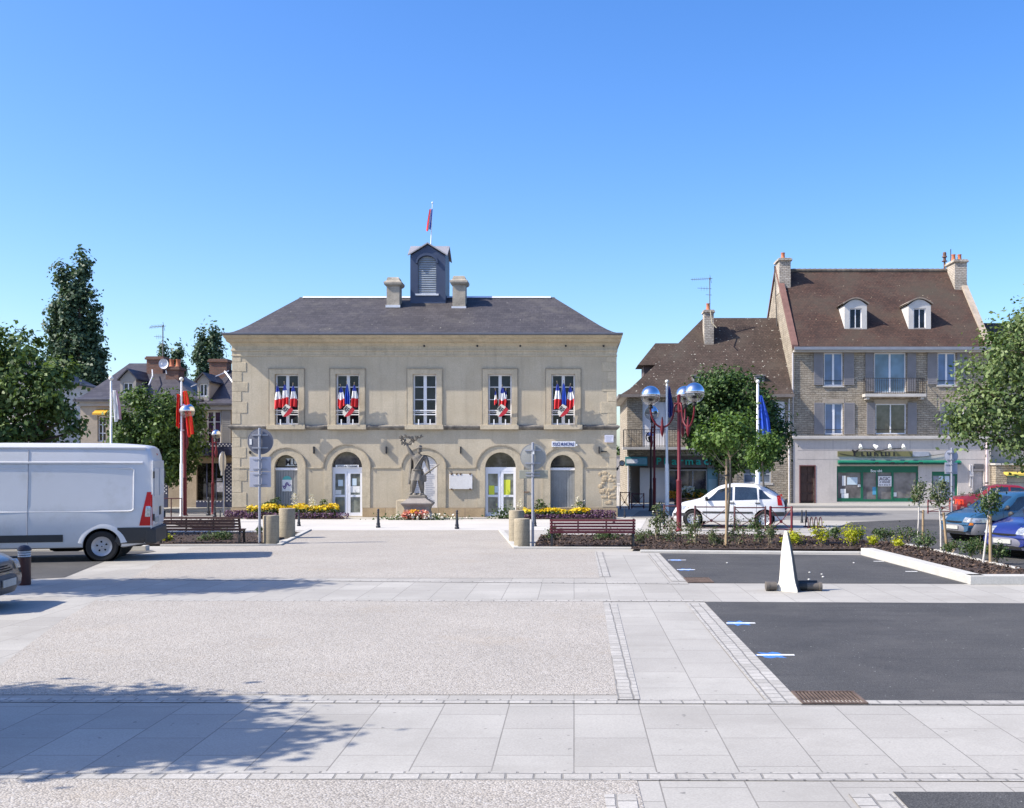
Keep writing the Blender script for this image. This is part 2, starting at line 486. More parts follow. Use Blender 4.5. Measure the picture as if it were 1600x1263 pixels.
# shopping pavement on the right and in front of the town hall
mb = MB(); mb.box(X(985, 55), 40, 54.2, 70, 0, .13); structure('pavement', mb, M('pavement_concrete', (.34, .325, .295), .85, .1, .8, .1, 40), bevel=.02)
mb = MB(); mb.box(-30, X(370, 50), 49.6, 70, 0, .12); structure('pavement', mb, MATS['pavement_concrete'], bevel=.02)
sheet('forecourt', [[(345, 812), (1010, 812), (1000, 829.5), (487, 829.5), (345, 829.5)]], .006, M('pale_paving', (.46, .44, .41), .85, .06, .6, .08, 50))
# painted bay marks: short white line over a blue spray patch
marks = [((1135, 975), 45), ((1183, 1025), 58), ((1044, 876), 28), ((1058, 891), 28), ((1365, 878), 16), ((1415, 894), 18)]
for i, ((px, py), L_) in enumerate(marks):
    d = D(py); mb = MB(); x0 = X(px, d)
    mb.box(x0, X(px + L_, d), d - .035, d + .035, .010, .013)
    structure('bay_line', mb, whitep)
    if i < 4:
        mb = MB(); pts = []
        for k in range(14):
            a = 2 * PI * k / 14; rr = .16 * (1 + .35 * math.sin(k * 2.7 + i))
            pts.append((x0 + .17 + rr * 1.05 * math.cos(a), d + rr * 1.2 * math.sin(a)))
        mb.tri_poly([pts], lambda x, y: (x, y, .0095)); structure('paint_patch', mb, bluep)
# iron drain grates
def grate(px0, px1, py0, py1, label):
    d1, d0 = D(py0), D(py1); x0, x1 = X(px0, d0), X(px1, d0)
    g = thing('drain_grate', label, 'drain grate', ((x0 + x1) / 2, (d0 + d1) / 2, 0), 'iron drain grates')
    mb = MB()
    for (a, b, c, e) in ((x0, x1, d0, d0 + .03), (x0, x1, d1 - .03, d1)): mb.box(a, b, c, e, .004, .022)
    for a in (x0, x1 - .03): mb.box(a, a + .03, d0 + .03, d1 - .03, .004, .021)
    mb.build('frame', rust_m, g)
    mb = MB(); n = 15
    for k in range(n):
        xx = x0 + .04 + (x1 - x0 - .08) * (k + .5) / n
        mb.box(xx - .0075, xx + .0075, d0 + .031, d1 - .031, .010, .019)
    mb.build('bars', rust_m, g)
    mb = MB(); mb.quad((x0 + .03, d0 + .03, .0092), (x1 - .03, d0 + .03, .0092), (x1 - .03, d1 - .03, .0092), (x0 + .03, d1 - .03, .0092)); mb.build('gully', M('gully_dark', (.012, .01, .01), .9), g)
grate(1254, 1357, 1083, 1102, 'rusty slotted drain grate in the nearest large asphalt bay corner')
grate(1075, 1116, 904, 911.5, 'small rusty drain grate at the corner of the farther asphalt bay')
# ------------------------------------------------------------------ building helpers
def arch_pts(x0, x1, z0, zs, zt, n=14):
    """opening with a (segmental) arched head, counter-clockwise from lower left"""
    cx, a, b = (x0 + x1) / 2, (x1 - x0) / 2, zt - zs
    pts = [(x0, z0), (x1, z0)]
    for k in range(n + 1):
        t = PI * k / n
        pts.append((cx + a * math.cos(t), zs + b * math.sin(t)))
    return pts
def rect_pts(x0, x1, z0, z1): return [(x0, z0), (x1, z0), (x1, z1), (x0, z1)]
def reveal(mb, pts, y0, y1):
    mb.loft([[(x, y0, z) for x, z in pts], [(x, y1, z) for x, z in pts]], True)
def facade(mb, outline, holes, y, depth):
    mb.tri_poly([outline] + holes, lambda x, z: (x, y, z))
    for h in holes: reveal(mb, h, y, y + depth)
def band(mb, outer, inner, y0, y1):
    """raised surround between two outlines with the same number of points (open at the foot)"""
    n = len(outer)
    ring = lambda pts, y: [(x, y, z) for x, z in pts]
    o0, i0, o1, i1 = ring(outer, y0), ring(inner, y0), ring(outer, y1), ring(inner, y1)
    for k in range(n):
        j = (k + 1) % n
        if k == 0: continue
        mb.quad(o0[k], o0[j], i0[j], i0[k]); mb.quad(o0[k], o0[j], o1[j], o1[k]); mb.quad(i0[k], i0[j], i1[j], i1[k])
def window(parent, x0, x1, z0, z1, y, cols, rows, frame_m, glass_m, fw=.06, mw=.04, name='window', sill=None, sill_m=None, depth=.06, label=None, mull=None):
    mb = MB()
    mb.box(x0, x1, y, y + depth, z1 - fw, z1); mb.box(x0, x1, y, y + depth, z0, z0 + fw)
    mb.box(x0, x0 + fw, y + .002, y + depth, z0 + fw, z1 - fw); mb.box(x1 - fw, x1, y + .002, y + depth, z0 + fw, z1 - fw)
    for k in range(1, cols):
        xx = x0 + (x1 - x0) * k / cols; w = mull or mw
        mb.box(xx - w / 2, xx + w / 2, y + .004, y + depth, z0 + fw, z1 - fw)
    for k in range(1, rows):
        zz = z0 + (z1 - z0) * k / rows
        mb.box(x0 + fw, x1 - fw, y + .012, y + depth - .004, zz - mw / 2, zz + mw / 2)
    w = mb.build(name, frame_m, parent)
    if label: w['label'] = label
    g = MB(); g.quad((x0 + .02, y + depth * .6, z0 + .02), (x1 - .02, y + depth * .6, z0 + .02), (x1 - .02, y + depth * .6, z1 - .02), (x0 + .02, y + depth * .6, z1 - .02))
    g.build('pane', glass_m, w)
    if sill:
        s = MB(); s.box(x0 - sill[0], x1 + sill[0], y - sill[1], y + .01, z0 - sill[2], z0 - .002); s.build('sill', sill_m or frame_m, w)
    return w
def shutter(parent, x0, x1, z0, z1, y, mat, name='shutter'):
    mb = MB(); mb.box(x0, x1, y - .04, y - .008, z0, z1)
    for a, b in ((x0, x0 + .05), (x1 - .05, x1)): mb.box(a, b, y - .052, y - .04, z0, z1)
    n = max(6, int((z1 - z0) / .09))
    for k in range(n):
        zz = z0 + (z1 - z0) * (k + .5) / n
        mb.box(x0 + .05, x1 - .05, y - .049, y - .04, zz - .028, zz + .022)
    return mb.build(name, mat, parent)

# ------------------------------------------------------------------ materials for buildings
plaster = M('ochre_plaster', (.465, .40, .295), .9, .10, .9, .09, 18, .35, 14, .012, dirt=(.40, .33, .225), dscale=.6, dlo=.46, dhi=.82, )
darkst2 = M('moulding_stone', (.29, .25, .19), .9, .25, 3, .15, 25)
limest = M('limestone', (.485, .41, .29), .88, .14, 1.6, .1, 22, .5, 12, .015, dirt=(.31, .265, .20), dscale=1.4, dlo=.56, dhi=.8)
add_streaks(plaster, (.27, .23, .17), (4, 4, .3), 1.2, .52, .82, .5); add_streaks(limest, (.24, .20, .15), (4, 4, .6), 1.5, .5, .8, .5)
plinth_m = BM('plinth_stone', (.36, .265, .155), (.46, .365, .24), (.22, .17, .115), 1.1, .38, .012, 'wall', .9, .5, .5, .02, .25, 1.3, wobble=.06, stain=(.33, .25, .17), sscale=1.2)
darkst = M('weathered_stone', (.25, .225, .19), .9, .3, 2.5, .15, 25, .6, 10, .02, dirt=(.085, .08, .075), dscale=1.5, dlo=.42, dhi=.62)
slate_m = BM('slate_roof', (.052, .047, .050), (.072, .065, .068), (.030, .027, .029), .24, .11, .006, 'roof', .65, .5, .35, .01, .16, .6, stain=(.105, .095, .085), sscale=.9, slo=.52, shi=.75, fine=.18, fscale=14, specks=((.38, .37, .30), 7, .73))
zinc = M('zinc_flashing', (.62, .63, .66), .5, .08, 3, .05, 30, metal=.25)
white_f = M('white_frame', (.74, .74, .76), .5, .04, 3, .04, 40)
grey_f = M('pvc_frame', (.72, .73, .77), .45, .03, 3, .03, 40)
dglass = glass_mat('dark_glass', (.010, .013, .022), .05, .35, scale=2.2)
aglass = glass_mat('fanlight_glass', (.05, .045, .04), .05, .8, var=.7, scale=3)
navy = M('navy_zinc', (.05, .068, .12), .5, .12, 1.5, .06, 20, metal=.2)
black_m = M('black_iron', (.018, .018, .02), .5, .2, 6)
white_m = M('white_paint', (.8, .8, .8), .45, .03, 3, .03, 40)
marble = M('white_marble', (.66, .64, .62), .5, .06, 3, .06, 30, dirt=(.52, .49, .46), dscale=2)
red_f = M('flag_red', (.62, .03, .035), .8, .08, 8); white_fl = M('flag_white', (.78, .77, .76), .8, .05, 8); blue_f = M('flag_blue', (.025, .05, .33), .8, .1, 8)
eu_f = M('flag_european_blue', (.02, .075, .46), .8, .1, 8); gold_m = M('gold_star', (.75, .55, .05), .6)

# ------------------------------------------------------------------ TOWN HALL
HD = 45.0
hx = lambda px: X(px, HD)
hz = lambda py: Z(py, HD)
TH = thing('town_hall', 'cream rendered town hall with slate hipped roof, belfry and tricolour flags, behind the statue', 'town hall', (hx(663), HD, 0))
x0, x1, ztop = hx(363), hx(963), hz(545)
win_c = [448, 543, 663.5, 781, 880]
holes = []
for c in win_c: holes.append(rect_pts(hx(c - 18.5), hx(c + 18.5), hz(664), hz(585)))
# arched openings: (left, right, foot, springing, crown)
arches = [(429, 465, 806.5, 730, 711), (518.5, 566, 806.5, 731, 706), (641, 684, 795, 731, 711), (758, 806, 806.5, 731, 707), (860, 898, 793, 730, 711)]
for a in arches: holes.append(arch_pts(hx(a[0]), hx(a[1]), max(hz(a[2]), .04), hz(a[3]), hz(a[4])))
mb = MB()
facade(mb, rect_pts(x0, x1, 0, ztop), holes, HD, .3)
for xx in (x0, x1): mb.quad((xx, HD, 0), (xx, HD + 9, 0), (xx, HD + 9, ztop), (xx, HD, ztop))
mb.quad((x0, HD + 9, 0), (x1, HD + 9, 0), (x1, HD + 9, ztop), (x0, HD + 9, ztop))
mb.build('wall', plaster, TH)
# frieze band and moulded cornice, mitred round the four sides
def around(mb, prof):
    rings = []
    for o, z in prof:
        s = o if o < .15 else .15 + (o - .15) * .2
        rings.append([(x0 - s, HD - o, z), (x1 + s, HD - o, z), (x1 + s, HD + 9 + o, z), (x0 - s, HD + 9 + o, z)])
    mb.loft(rings, True)
mb = MB()
ze = Z(523.5, HD - .6)
around(mb, [(.0, hz(557)), (.035, hz(556.5)), (.035, hz(555)), (.015, hz(554.5)), (.015, hz(549.5)), (.05, hz(549)), (.05, hz(546.5)), (.02, hz(546)), (.02, hz(541)), (.05, hz(540)), (.09, hz(537)), (.24, hz(535)), (.30, hz(533)), (.32, hz(531.5)), (.46, hz(529.5)), (.52, hz(527.5)), (.54, ze), (0, ze + .002)])
mb.build('cornice', limest, TH)
mb = MB(); around(mb, [(.53, ze + .003), (.60, ze + .003), (.64, ze + .04), (.64, ze + .09), (.5, ze + .09)]); mb.build('gutter', M('gutter_dark', (.13, .14, .17), .5, .1, 3, metal=.3), TH)
# bell-cast hipped roof
ry = HD + 4.5; rz_ = CH + 260 * ry / F
rx0, rx1 = X(470, ry), X(865, ry)
rings = []
for t, hh in ((0, 0), (.05, .018), (.12, .058), (.2, .125), (.3, .225), (.45, .39), (.7, .67), (.97, .97), (.985, 1.0)):
    q = .58; qs = .22
    xa = (x0 - qs) + (rx0 - (x0 - qs)) * t; xb = (x1 + qs) + (rx1 - (x1 + qs)) * t
    ya = (HD - q) + (ry - (HD - q)) * t; yb = (HD + 9 + q) + (ry - (HD + 9 + q)) * t
    z = ze + .07 + (rz_ - ze - .07) * hh
    rings.append([(xa, ya, z), (xb, ya, z), (xb, yb, z), (xa, yb, z)])
mb = MB(); mb.loft(rings, True, False, True); roof = mb.build('roof', slate_m, TH)
mb = MB(); mb.loft([[(xx, ry - .2, rz_ - .05), (xx, ry - .04, rz_ + .05), (xx, ry + .04, rz_ + .05), (xx, ry + .2, rz_ - .05)] for xx in (rx0 + .12, rx1 - .12)], True, True, True)
mb.build('ridge_flashing', zinc, roof)
# two stone chimneys
for cx, yb_, yt in ((614, 479, 433), (717, 481, 431)):
    d = HD + 3.1; w = 10 * d / F; zb = Z(yb_, d - .1) - .5; zt = Z(yt, d)
    xx = X(cx, d)
    mb = MB()
    mb.box(xx - w, xx + w, d, d + .7, zb, zt - .42)
    for (o, a, b) in ((.0, .42, .36), ): pass
    mb.loft([[(xx - w - o, d - o, z), (xx + w + o, d - o, z), (xx + w + o, d + .7 + o, z), (xx - w - o, d + .7 + o, z)] for o, z in ((.0, zt - .42), (.08, zt - .36), (.11, zt - .30), (.11, zt - .22), (.02, zt - .17), (-.03, zt - .02), (-.05, zt))], True, False, True)
    ch = mb.build('chimney', M('chimney_stone', (.36, .32, .26), .9, .25, 3, .15, 20, .5, 12, .02, dirt=(.20, .18, .16), dscale=1.6), roof)
    mb = MB(); zf = Z(yb_, d)
    mb.box(xx - w - .04, xx + w + .04, d - .03, d + .02, zf - .05, zf + .06); mb.build('flashing', zinc, roof)
# belfry with cross gables and arched louvres
BFd = ry - .8; bx0, bx1 = X(641, BFd), X(696, BFd); by0, by1 = BFd, BFd + 1.6
bz0, bze, bza = rz_ - .5, Z(400, BFd), Z(383, BFd)
BF = MB()
cxm, cym = (bx0 + bx1) / 2, (by0 + by1) / 2
a0, a1 = X(653, BFd), X(681.5, BFd)
lou = arch_pts(a0, a1, Z(459, BFd), Z(411, BFd), Z(400.5, BFd))
BF.tri_poly([[(bx0, bz0), (bx1, bz0), (bx1, bze), (cxm, bza), (bx0, bze)], lou], lambda x, z: (x, by0, z)); reveal(BF, lou, by0, by0 + .12)
BF.poly([(bx0, by1, bz0), (bx1, by1, bz0), (bx1, by1, bze), (cxm, by1, bza), (bx0, by1, bze)])
for xx in (bx0, bx1): BF.poly([(xx, by0, bz0), (xx, by1, bz0), (xx, by1, bze), (xx, cym, bza), (xx, by0, bze)])
belfry = BF.build('belfry', navy, TH)
mb = MB(); e = .1; k = .07
def gable_roof(mb, e=.1):
    zz = bza + .05
    dz = (bza - bze) / (cxm - bx0) * e
    zl = bze + .05 - dz
    C = (cxm, cym)
    cor = [(bx0 - e, by0 - e), (bx1 + e, by0 - e), (bx1 + e, by1 + e), (bx0 - e, by1 + e)]
    for k in range(4):
        p, q = cor[k], cor[(k + 1) % 4]; m = ((p[0] + q[0]) / 2, (p[1] + q[1]) / 2)
        for off in (0, .06):
            mb.add([(p[0], p[1], zl + off), (m[0], m[1], zz + off), (C[0], C[1], zz + off), (q[0], q[1], zl + off)], [(0, 1, 2), (1, 3, 2)])
        mb.quad((p[0], p[1], zl), (m[0], m[1], zz), (m[0], m[1], zz + .06), (p[0], p[1], zl + .06)); mb.quad((q[0], q[1], zl), (m[0], m[1], zz), (m[0], m[1], zz + .06), (q[0], q[1], zl + .06))
    return
    for s in (-1, 1):
        xe = cxm + s * (cxm - bx0 + e)
        for off in (0, .05):
            mb.quad((xe, by0 - e, zl + off), (cxm, by0 - e, zz + off), (cxm, by1 + e, zz + off), (xe, by1 + e, zl + off))
        mb.quad((xe, by0 - e, zl), (cxm, by0 - e, zz), (cxm, by0 - e, zz + .05), (xe, by0 - e, zl + .05))
        ye = cym + s * (cym - by0 + e)
        for off in (.001, .051):
            mb.quad((bx0 - e, ye, zl + off), (bx0 - e, cym, zz + off), (bx1 + e, cym, zz + off), (bx1 + e, ye, zl + off))
        xs = cxm + s * (cxm - bx0 + e)
        mb.quad((xs, by0 - e, zl), (xs, cym, zz), (xs, cym, zz + .05), (xs, by0 - e, zl + .05))
gable_roof(mb); mb.build('belfry_roof', M('belfry_slate', (.34, .33, .34), .5, .1, 3, metal=.3), belfry)
mb = MB()
o_ = arch_pts(a0 - .09, a1 + .09, Z(412, BFd), Z(411, BFd), Z(400.5, BFd) + .13); i_ = arch_pts(a0 - .01, a1 + .01, Z(412, BFd), Z(411, BFd), Z(400.5, BFd) + .02)
band(mb, o_, i_, by0 - .09, by0 + .01)
mb.build('louvre_hood', navy, belfry)
mb = MB(); mb.box(a0 - .12, a1 + .12, by0 - .08, by0 - .003, Z(460.5, BFd) - .05, Z(459.5, BFd)); mb.build('louvre_sill', zinc, belfry)
mb = MB()
mb.poly([(x, by0 + .1, z) for x, z in lou])
nl = 16
for k in range(nl):
    z = Z(459, BFd) + .06 + k * .1; hw = (a1 - a0) / 2
    if z > Z(411, BFd):
        q = (z - Z(411, BFd)) / (Z(400.5, BFd) - Z(411, BFd));
        if q > .93: continue
        hw *= math.sqrt(1 - q * q)
    mb.quad((cxm - hw, by0 + .035, z - .05), (cxm + hw, by0 + .035, z - .05), (cxm + hw, by0 + .095, z + .04), (cxm - hw, by0 + .095, z + .04))
mb.build('louvres', M('louvre_paint', (.30, .34, .39), .6, .1, 3, .08, 20), belfry)
# quoins of alternating long and short blocks
QM = {x0: MB(), x1: MB()}; k = 0
rows = [hz(y) for y in (793, 770, 752, 735, 716, 699, 684, 671)] ; rows2 = [hz(y) for y in (663, 646, 628, 612, 597, 581, 566, 558)]
for rr in (rows, rows2):
    for a, b in zip(rr[:-1], rr[1:]):
        k += 1
        wl = 23 if k % 2 else 14
        for (xa, s) in ((x0, 1), (x1, -1)):
            w = wl * .0265 + rng.uniform(-.04, .04)
            QM[xa].box(xa - s * .012, xa + s * w, HD - .016, HD + .003, a + .008, b - .008)
for q_ in QM.values(): q_.build('quoin_stack', limest, TH, bevel=.01)
# string course and the thin ledge at arch height
mb = MB(); around(mb, [(0, hz(672)), (.06, hz(671)), (.12, hz(669)), (.14, hz(667.5)), (.14, hz(666)), (.04, hz(664)), (0, hz(663.9))]); mb.build('string_course', darkst, TH)
mb = MB()
edges = [363] + sum([[a[0] - 15, a[1] + 15] for a in arches], []) + [963]
for a, b in zip(edges[0::2], edges[1::2]):
    if b > a: mb.box(hx(a) + .02, hx(b) - .02, HD - .03, HD + .004, hz(732), hz(729.5))
mb.build('ledge', limest, TH)
mb = MB()
for k in range(38):
    cx_, cz_ = hx(rng.uniform(936, 961)), hz(rng.uniform(738, 787)); w_, h_ = rng.uniform(.05, .16), rng.uniform(.04, .1)
    mb.sphere((cx_, HD - .015, cz_), 1, 7, 4, sc=(w_, rng.uniform(.012, .028), h_))
mb.build('eroded_stone', M('eroded_limestone', (.47, .37, .24), .95, .2, 4, .15, 20, .8, 12, .03), TH)
# plinth courses
pl = [363, 416, 479, 505, 580, 746, 820, 847, 911, 963]
for a, b in ((363, 428), (466, 517), (567, 757), (807, 963)): mb = MB(); mb.box(hx(a) - (.05 if a == 363 else 0), hx(b) + (.05 if b == 963 else 0), HD - .05, HD + .004, 0, hz(793.5)); mb.build('plinth', plinth_m, TH)
# surrounds of the upper windows, sills, sashes, glass and guard bars
for i, c in enumerate(win_c):
    mb = MB()
    for (a, b, zt, zb) in ((c - 27, c - 18.5, 577, 664), (c + 18.5, c + 27, 577, 664), (c - 18.5, c + 18.5, 577, 585)):
        mb.box(hx(a), hx(b), HD - .04, HD + .003, hz(zb), hz(zt))
    ws_ = mb.build('window_surround', limest, TH)
    mb = MB(); mb.box(hx(c - 28.2), hx(c + 28.2), HD - .062, HD - .001, hz(577) + .001, hz(575.8))
    for a in (c - 28, c + 27.1): mb.box(hx(a), hx(a + .9), HD - .045, HD - .001, hz(664), hz(577))
    mb.build('moulding', darkst2, ws_)
    w = window(TH, hx(c - 18.3), hx(c + 18.3), hz(663.5), hz(585), HD + .16, 2, 4, white_f, dglass, .06, .035, mull=.13)
    mb = MB(); mb.box(hx(c - 30), hx(c + 30), HD - .17, HD + .05, hz(671.5), hz(664.2)); mb.build('window_sill', limest, TH, bevel=.012)
    mb = MB()
    for yy in (641.5, 648): mb.box(hx(c - 18.5), hx(c + 18.5), HD + .04, HD + .08, hz(yy) - .02, hz(yy) + .02)
    for xx in (-9, 9): mb.box(hx(c + xx) - .022, hx(c + xx) + .022, HD - .10, HD - .055, hz(664), hz(655.5))
    mb.build('guard_rail', white_m, TH)
# arch surrounds
for i, a in enumerate(arches):
    wo = 12.5
    outer = arch_pts(hx(a[0] - wo), hx(a[1] + wo), hz(793.4), hz(a[3]), hz(a[4] - 10.5))
    inner = arch_pts(hx(a[0]), hx(a[1]), hz(793.4), hz(a[3]), hz(a[4]))
    mb = MB(); band(mb, outer, inner, HD - .035, HD + .003)
    hood_o = arch_pts(hx(a[0] - wo - 1.5), hx(a[1] + wo + 1.5), hz(a[3]), hz(a[3]), hz(a[4] - 12)); hood_i = arch_pts(hx(a[0] - wo), hx(a[1] + wo), hz(a[3]), hz(a[3]), hz(a[4] - 10.5))
    n = len(hood_o); hm = MB()
    for k in range(2, n - 1):
        p, q, r, s = hood_o[k], hood_o[k + 1], hood_i[k + 1], hood_i[k]
        hm.quad((p[0], HD - .07, p[1]), (q[0], HD - .07, q[1]), (r[0], HD - .07, r[1]), (s[0], HD - .07, s[1]))
        hm.quad((p[0], HD - .07, p[1]), (q[0], HD - .07, q[1]), (q[0], HD, q[1]), (p[0], HD, p[1]))
        hm.quad((s[0], HD - .07, s[1]), (r[0], HD - .07, r[1]), (r[0], HD - .03, r[1]), (s[0], HD - .03, s[1]))
    as_ = mb.build('arch_surround', limest, TH); hm.build('hood_mould', darkst2, as_)
grey_door = M('grey_door_paint', (.27, .27, .26), .6, .08, 2, .06, 30)
def fanlight(a, gm, name='fanlight'):
    mb = MB(); pts = arch_pts(hx(a[0]), hx(a[1]), hz(a[3]) + .02, hz(a[3]) + .02, hz(a[4]))[2:]
    mb.poly([(x, HD + .2, z) for x, z in pts]); return mb.build(name, gm, TH)
for i in (0, 1, 3, 4): fanlight(arches[i], aglass)
# left door: planked grey panel; M.U lettering on the fanlight
def plank_door(a, foot, name, mat):
    mb = MB(); xa, xb = hx(a[0]), hx(a[1])
    n = 9
    for k in range(n):
        p, q = xa + (xb - xa) * k / n, xa + (xb - xa) * (k + 1) / n
        mb.box(p + .006, q - .006, HD + .16, HD + .2, foot, hz(735)); 
    mb.quad((xa, HD + .195, foot), (xb, HD + .195, foot), (xb, HD + .195, hz(735)), (xa, HD + .195, hz(735)))
    dr = mb.build(name, mat, TH)
    mb = MB(); mb.box(xa, xb, HD + .12, HD + .22, hz(735), hz(731)); mb.build('transom', white_f, dr)
    return dr
d0 = plank_door(arches[0], .04, 'door', grey_door); d0['label'] = 'grey planked door with a poster'
d4 = plank_door(arches[4], hz(793), 'shutter', M('grey_panel', (.24, .25, .25), .6, .12, 3, .08, 20)); d4['label'] = 'grey panel closing the right arch'
mb = MB(); text_mesh(mb, 'M.U', hx(454), HD + .19, hz(722.5), .27, .5, .004, True); mb.build('lettering', black_m, TH)
mb = MB(); mb.box(hx(444.5), hx(464), HD + .193, HD + .198, hz(728.5), hz(716.5)); mb.build('letter_panel', M('frosted_panel', (.50, .52, .50), .7), TH)
# glazed double doors
def glazed_door(a, lab):
    xa, xb = hx(a[0]), hx(a[1]); zt = hz(731); foot = .04; y = HD + .12
    mb = MB(); fw = .11
    mb.box(xa, xb, y, y + .07, zt - .15, zt + .02)
    xm = (xa + xb) / 2
    for l, r in ((xa, xm - .006), (xm + .006, xb)):
        mb.box(l, l + fw, y + .003, y + .07, foot, zt - .15); mb.box(r - fw, r, y + .003, y + .07, foot, zt - .15)
        for z, h in ((foot, .14), (hz(777), .09), (zt - .25, .1)): mb.box(l + fw, r - fw, y + .006, y + .066, z, z + h)
    d = mb.build('door', grey_f, TH); d['label'] = lab
    for l, r in ((xa, xm), (xm, xb)):
        for z0_, z1_ in ((foot + .1, hz(777) + .05), (hz(777) + .06, zt - .2)):
            g = MB(); g.quad((l + .08, y + .04, z0_), (r - .08, y + .04, z0_), (r - .08, y + .04, z1_), (l + .08, y + .04, z1_))
            g.build('pane', glass_mat('door_glass', (.16, .17, .14), .05, .9, var=.5, scale=2.5) if 'door_glass' not in MATS else MATS['door_glass'], d)
    g = MB(); g.tube([(xm + .05, y - .04, 1.0), (xm + .05, y - .06, 1.05), (xm + .05, y - .06, 1.3), (xm + .05, y - .04, 1.35)], .014, 6); g.build('handle', zinc, d)
    return d, y
dL, yL = glazed_door(arches[1], 'white glazed double door under the tourist office board')
dR, yR = glazed_door(arches[3], 'white glazed double door with yellow notices')
paper = M('paper', (.72, .72, .70), .8, .05, 8); yellow_p = M('yellow_paper', (.62, .66, .06), .8, .06, 8); bpaper = M('pale_blue_paper', (.52, .62, .68), .8, .05, 8)
def notice(x0_, x1_, y0_, y1_, y, mat, label, cat='notice', conv=hx, convz=hz, group=None):
    mb = MB(); mb.box(conv(x0_), conv(x1_), y - .008, y, convz(y1_), convz(y0_))
    for k in range(3):
        zz = convz(y0_) + (convz(y1_) - convz(y0_)) * (.25 + .22 * k)
    return tag(mb.build('notice', mat), label, cat, group)
g_ = 'notices stuck on the town hall doors'
notice(527, 534.5, 750, 760, yL + .038, bpaper, 'pale notice high in the left leaf of the tourist office door', group=g_)
notice(523, 532, 766, 773, yL + .038, paper, 'white notice low in the left leaf of the tourist office door', group=g_)
notice(549, 556, 748, 759, yL + .038, bpaper, 'small pale notice high in the right leaf of the tourist office door', group=g_)
notice(545, 561, 760, 770, yL + .038, paper, 'wide white notice in the right leaf of the tourist office door', group=g_)
notice(763.5, 772, 759, 774, yR + .038, yellow_p, 'yellow notice in the left leaf of the right glazed door', group=g_)
notice(772.5, 779, 760, 770, yR + .038, bpaper, 'white notice beside the shorter yellow one in the right glazed door', group=g_)
notice(787, 797, 750, 775, yR + .038, yellow_p, 'tall yellow notice in the right leaf of the right glazed door', group=g_)
# poster on the planked door
po = thing('poster', 'white poster with teal arch and purple lettering on the grey planked door', 'poster', (hx(447), HD + .15, hz(756)))
mb = MB(); mb.box(hx(439.5), hx(454.5), HD + .145, HD + .153, hz(768), hz(750)); mb.build('sheet', paper, po)
mb = MB(); mb.poly([(x, HD + .15, z) for x, z in arch_pts(hx(440), hx(454), hz(752), hz(750), hz(744))]); mb.build('arch_motif', M('teal_print', (.10, .38, .36), .7), po)
mb = MB()
pp = [(hx(440.5 + 12 * t), HD + .142, hz(759 + 3.0 * math.sin(t * 9) - 3 * t)) for t in [k / 14 for k in range(15)]]
mb.tube(pp, .022, 5); mb.tube([(p[0] + .02, p[1], p[2] - .07) for p in pp[:9]], .014, 5); mb.build('script_motif', M('purple_print', (.10, .05, .22), .7), po)
# wall anchors
for px in (491, 604, 720, 936): mb = MB(); mb.box(hx(px) - .022, hx(px) + .022, HD - .13, HD + .01, hz(709), hz(698)); mb.build('wall_anchor', black_m, TH)
mb = MB(); mb.box(hx(939), hx(948), HD - .06, HD + .01, hz(706.5), hz(705)); mb.build('wall_bracket', black_m, TH)
mb = MB(); mb.box(hx(391) - .03, hx(391) + .03, HD - .08, HD + .01, hz(709), hz(705)); mb.build('wall_bracket', black_m, TH)
mb = MB(); mb.box(hx(817.5), hx(827), HD - .03, HD + .01, hz(770), hz(768)); mb.build('letter_slot', M('brown_metal', (.2, .14, .1), .6), TH)
for px in (663, 746, 813, 884, 943): mb = MB(); mb.lathe((hx(px), HD - .06, hz(541)), [(.03, -.02), (.045, 0), (.03, .05)], 8, 'y'); mb.build('cornice_pin', black_m, TH)
# war memorial tablet inside the niche, with rows of engraved names
mt = thing('memorial_tablet', 'tall arched white marble tablet of engraved names behind the statue', 'memorial tablet', (hx(662), HD + .1, hz(795)))
a = arches[2]
pts = arch_pts(hx(a[0] + 1), hx(a[1] - 1), hz(795), hz(731), hz(712.5))
mb = MB(); mb.tri_poly([pts], lambda x, z: (x, HD + .07, z)); mb.build('slab', marble, mt)
mb = MB()
for k in range(22):
    z = hz(727 + k * 2.9)
    for (p, q) in ((645, 661), (664, 680)):
        L_ = rng.uniform(.55, .95); mb.box(hx(p), hx(p) + (hx(q) - hx(p)) * L_, HD + .062, HD + .068, z - .012, z + .012)
mb.build('engraving', M('engraved_grey', (.38, .38, .42), .8), mt)
# rectangular plaque with hooks
pq = thing('plaque', 'rectangular white marble plaque with corner hooks between statue and right glazed door', 'plaque', (hx(720), HD, hz(753)))
mb = MB(); mb.box(hx(702.5), hx(738.5), HD - .12, HD - .06, hz(764.5), hz(741)); mb.build('slab', marble, pq, bevel=.01)
mb = MB()
for px, py in ((706, 741), (735, 741), (706, 764.5), (735, 764.5), (720, 741), (714, 741)): mb.box(hx(px) - .035, hx(px) + .035, HD - .135, HD + .01, hz(py) - .03, hz(py) + .035)
mb.build('hooks', M('bronze', (.12, .075, .045), .6), pq)
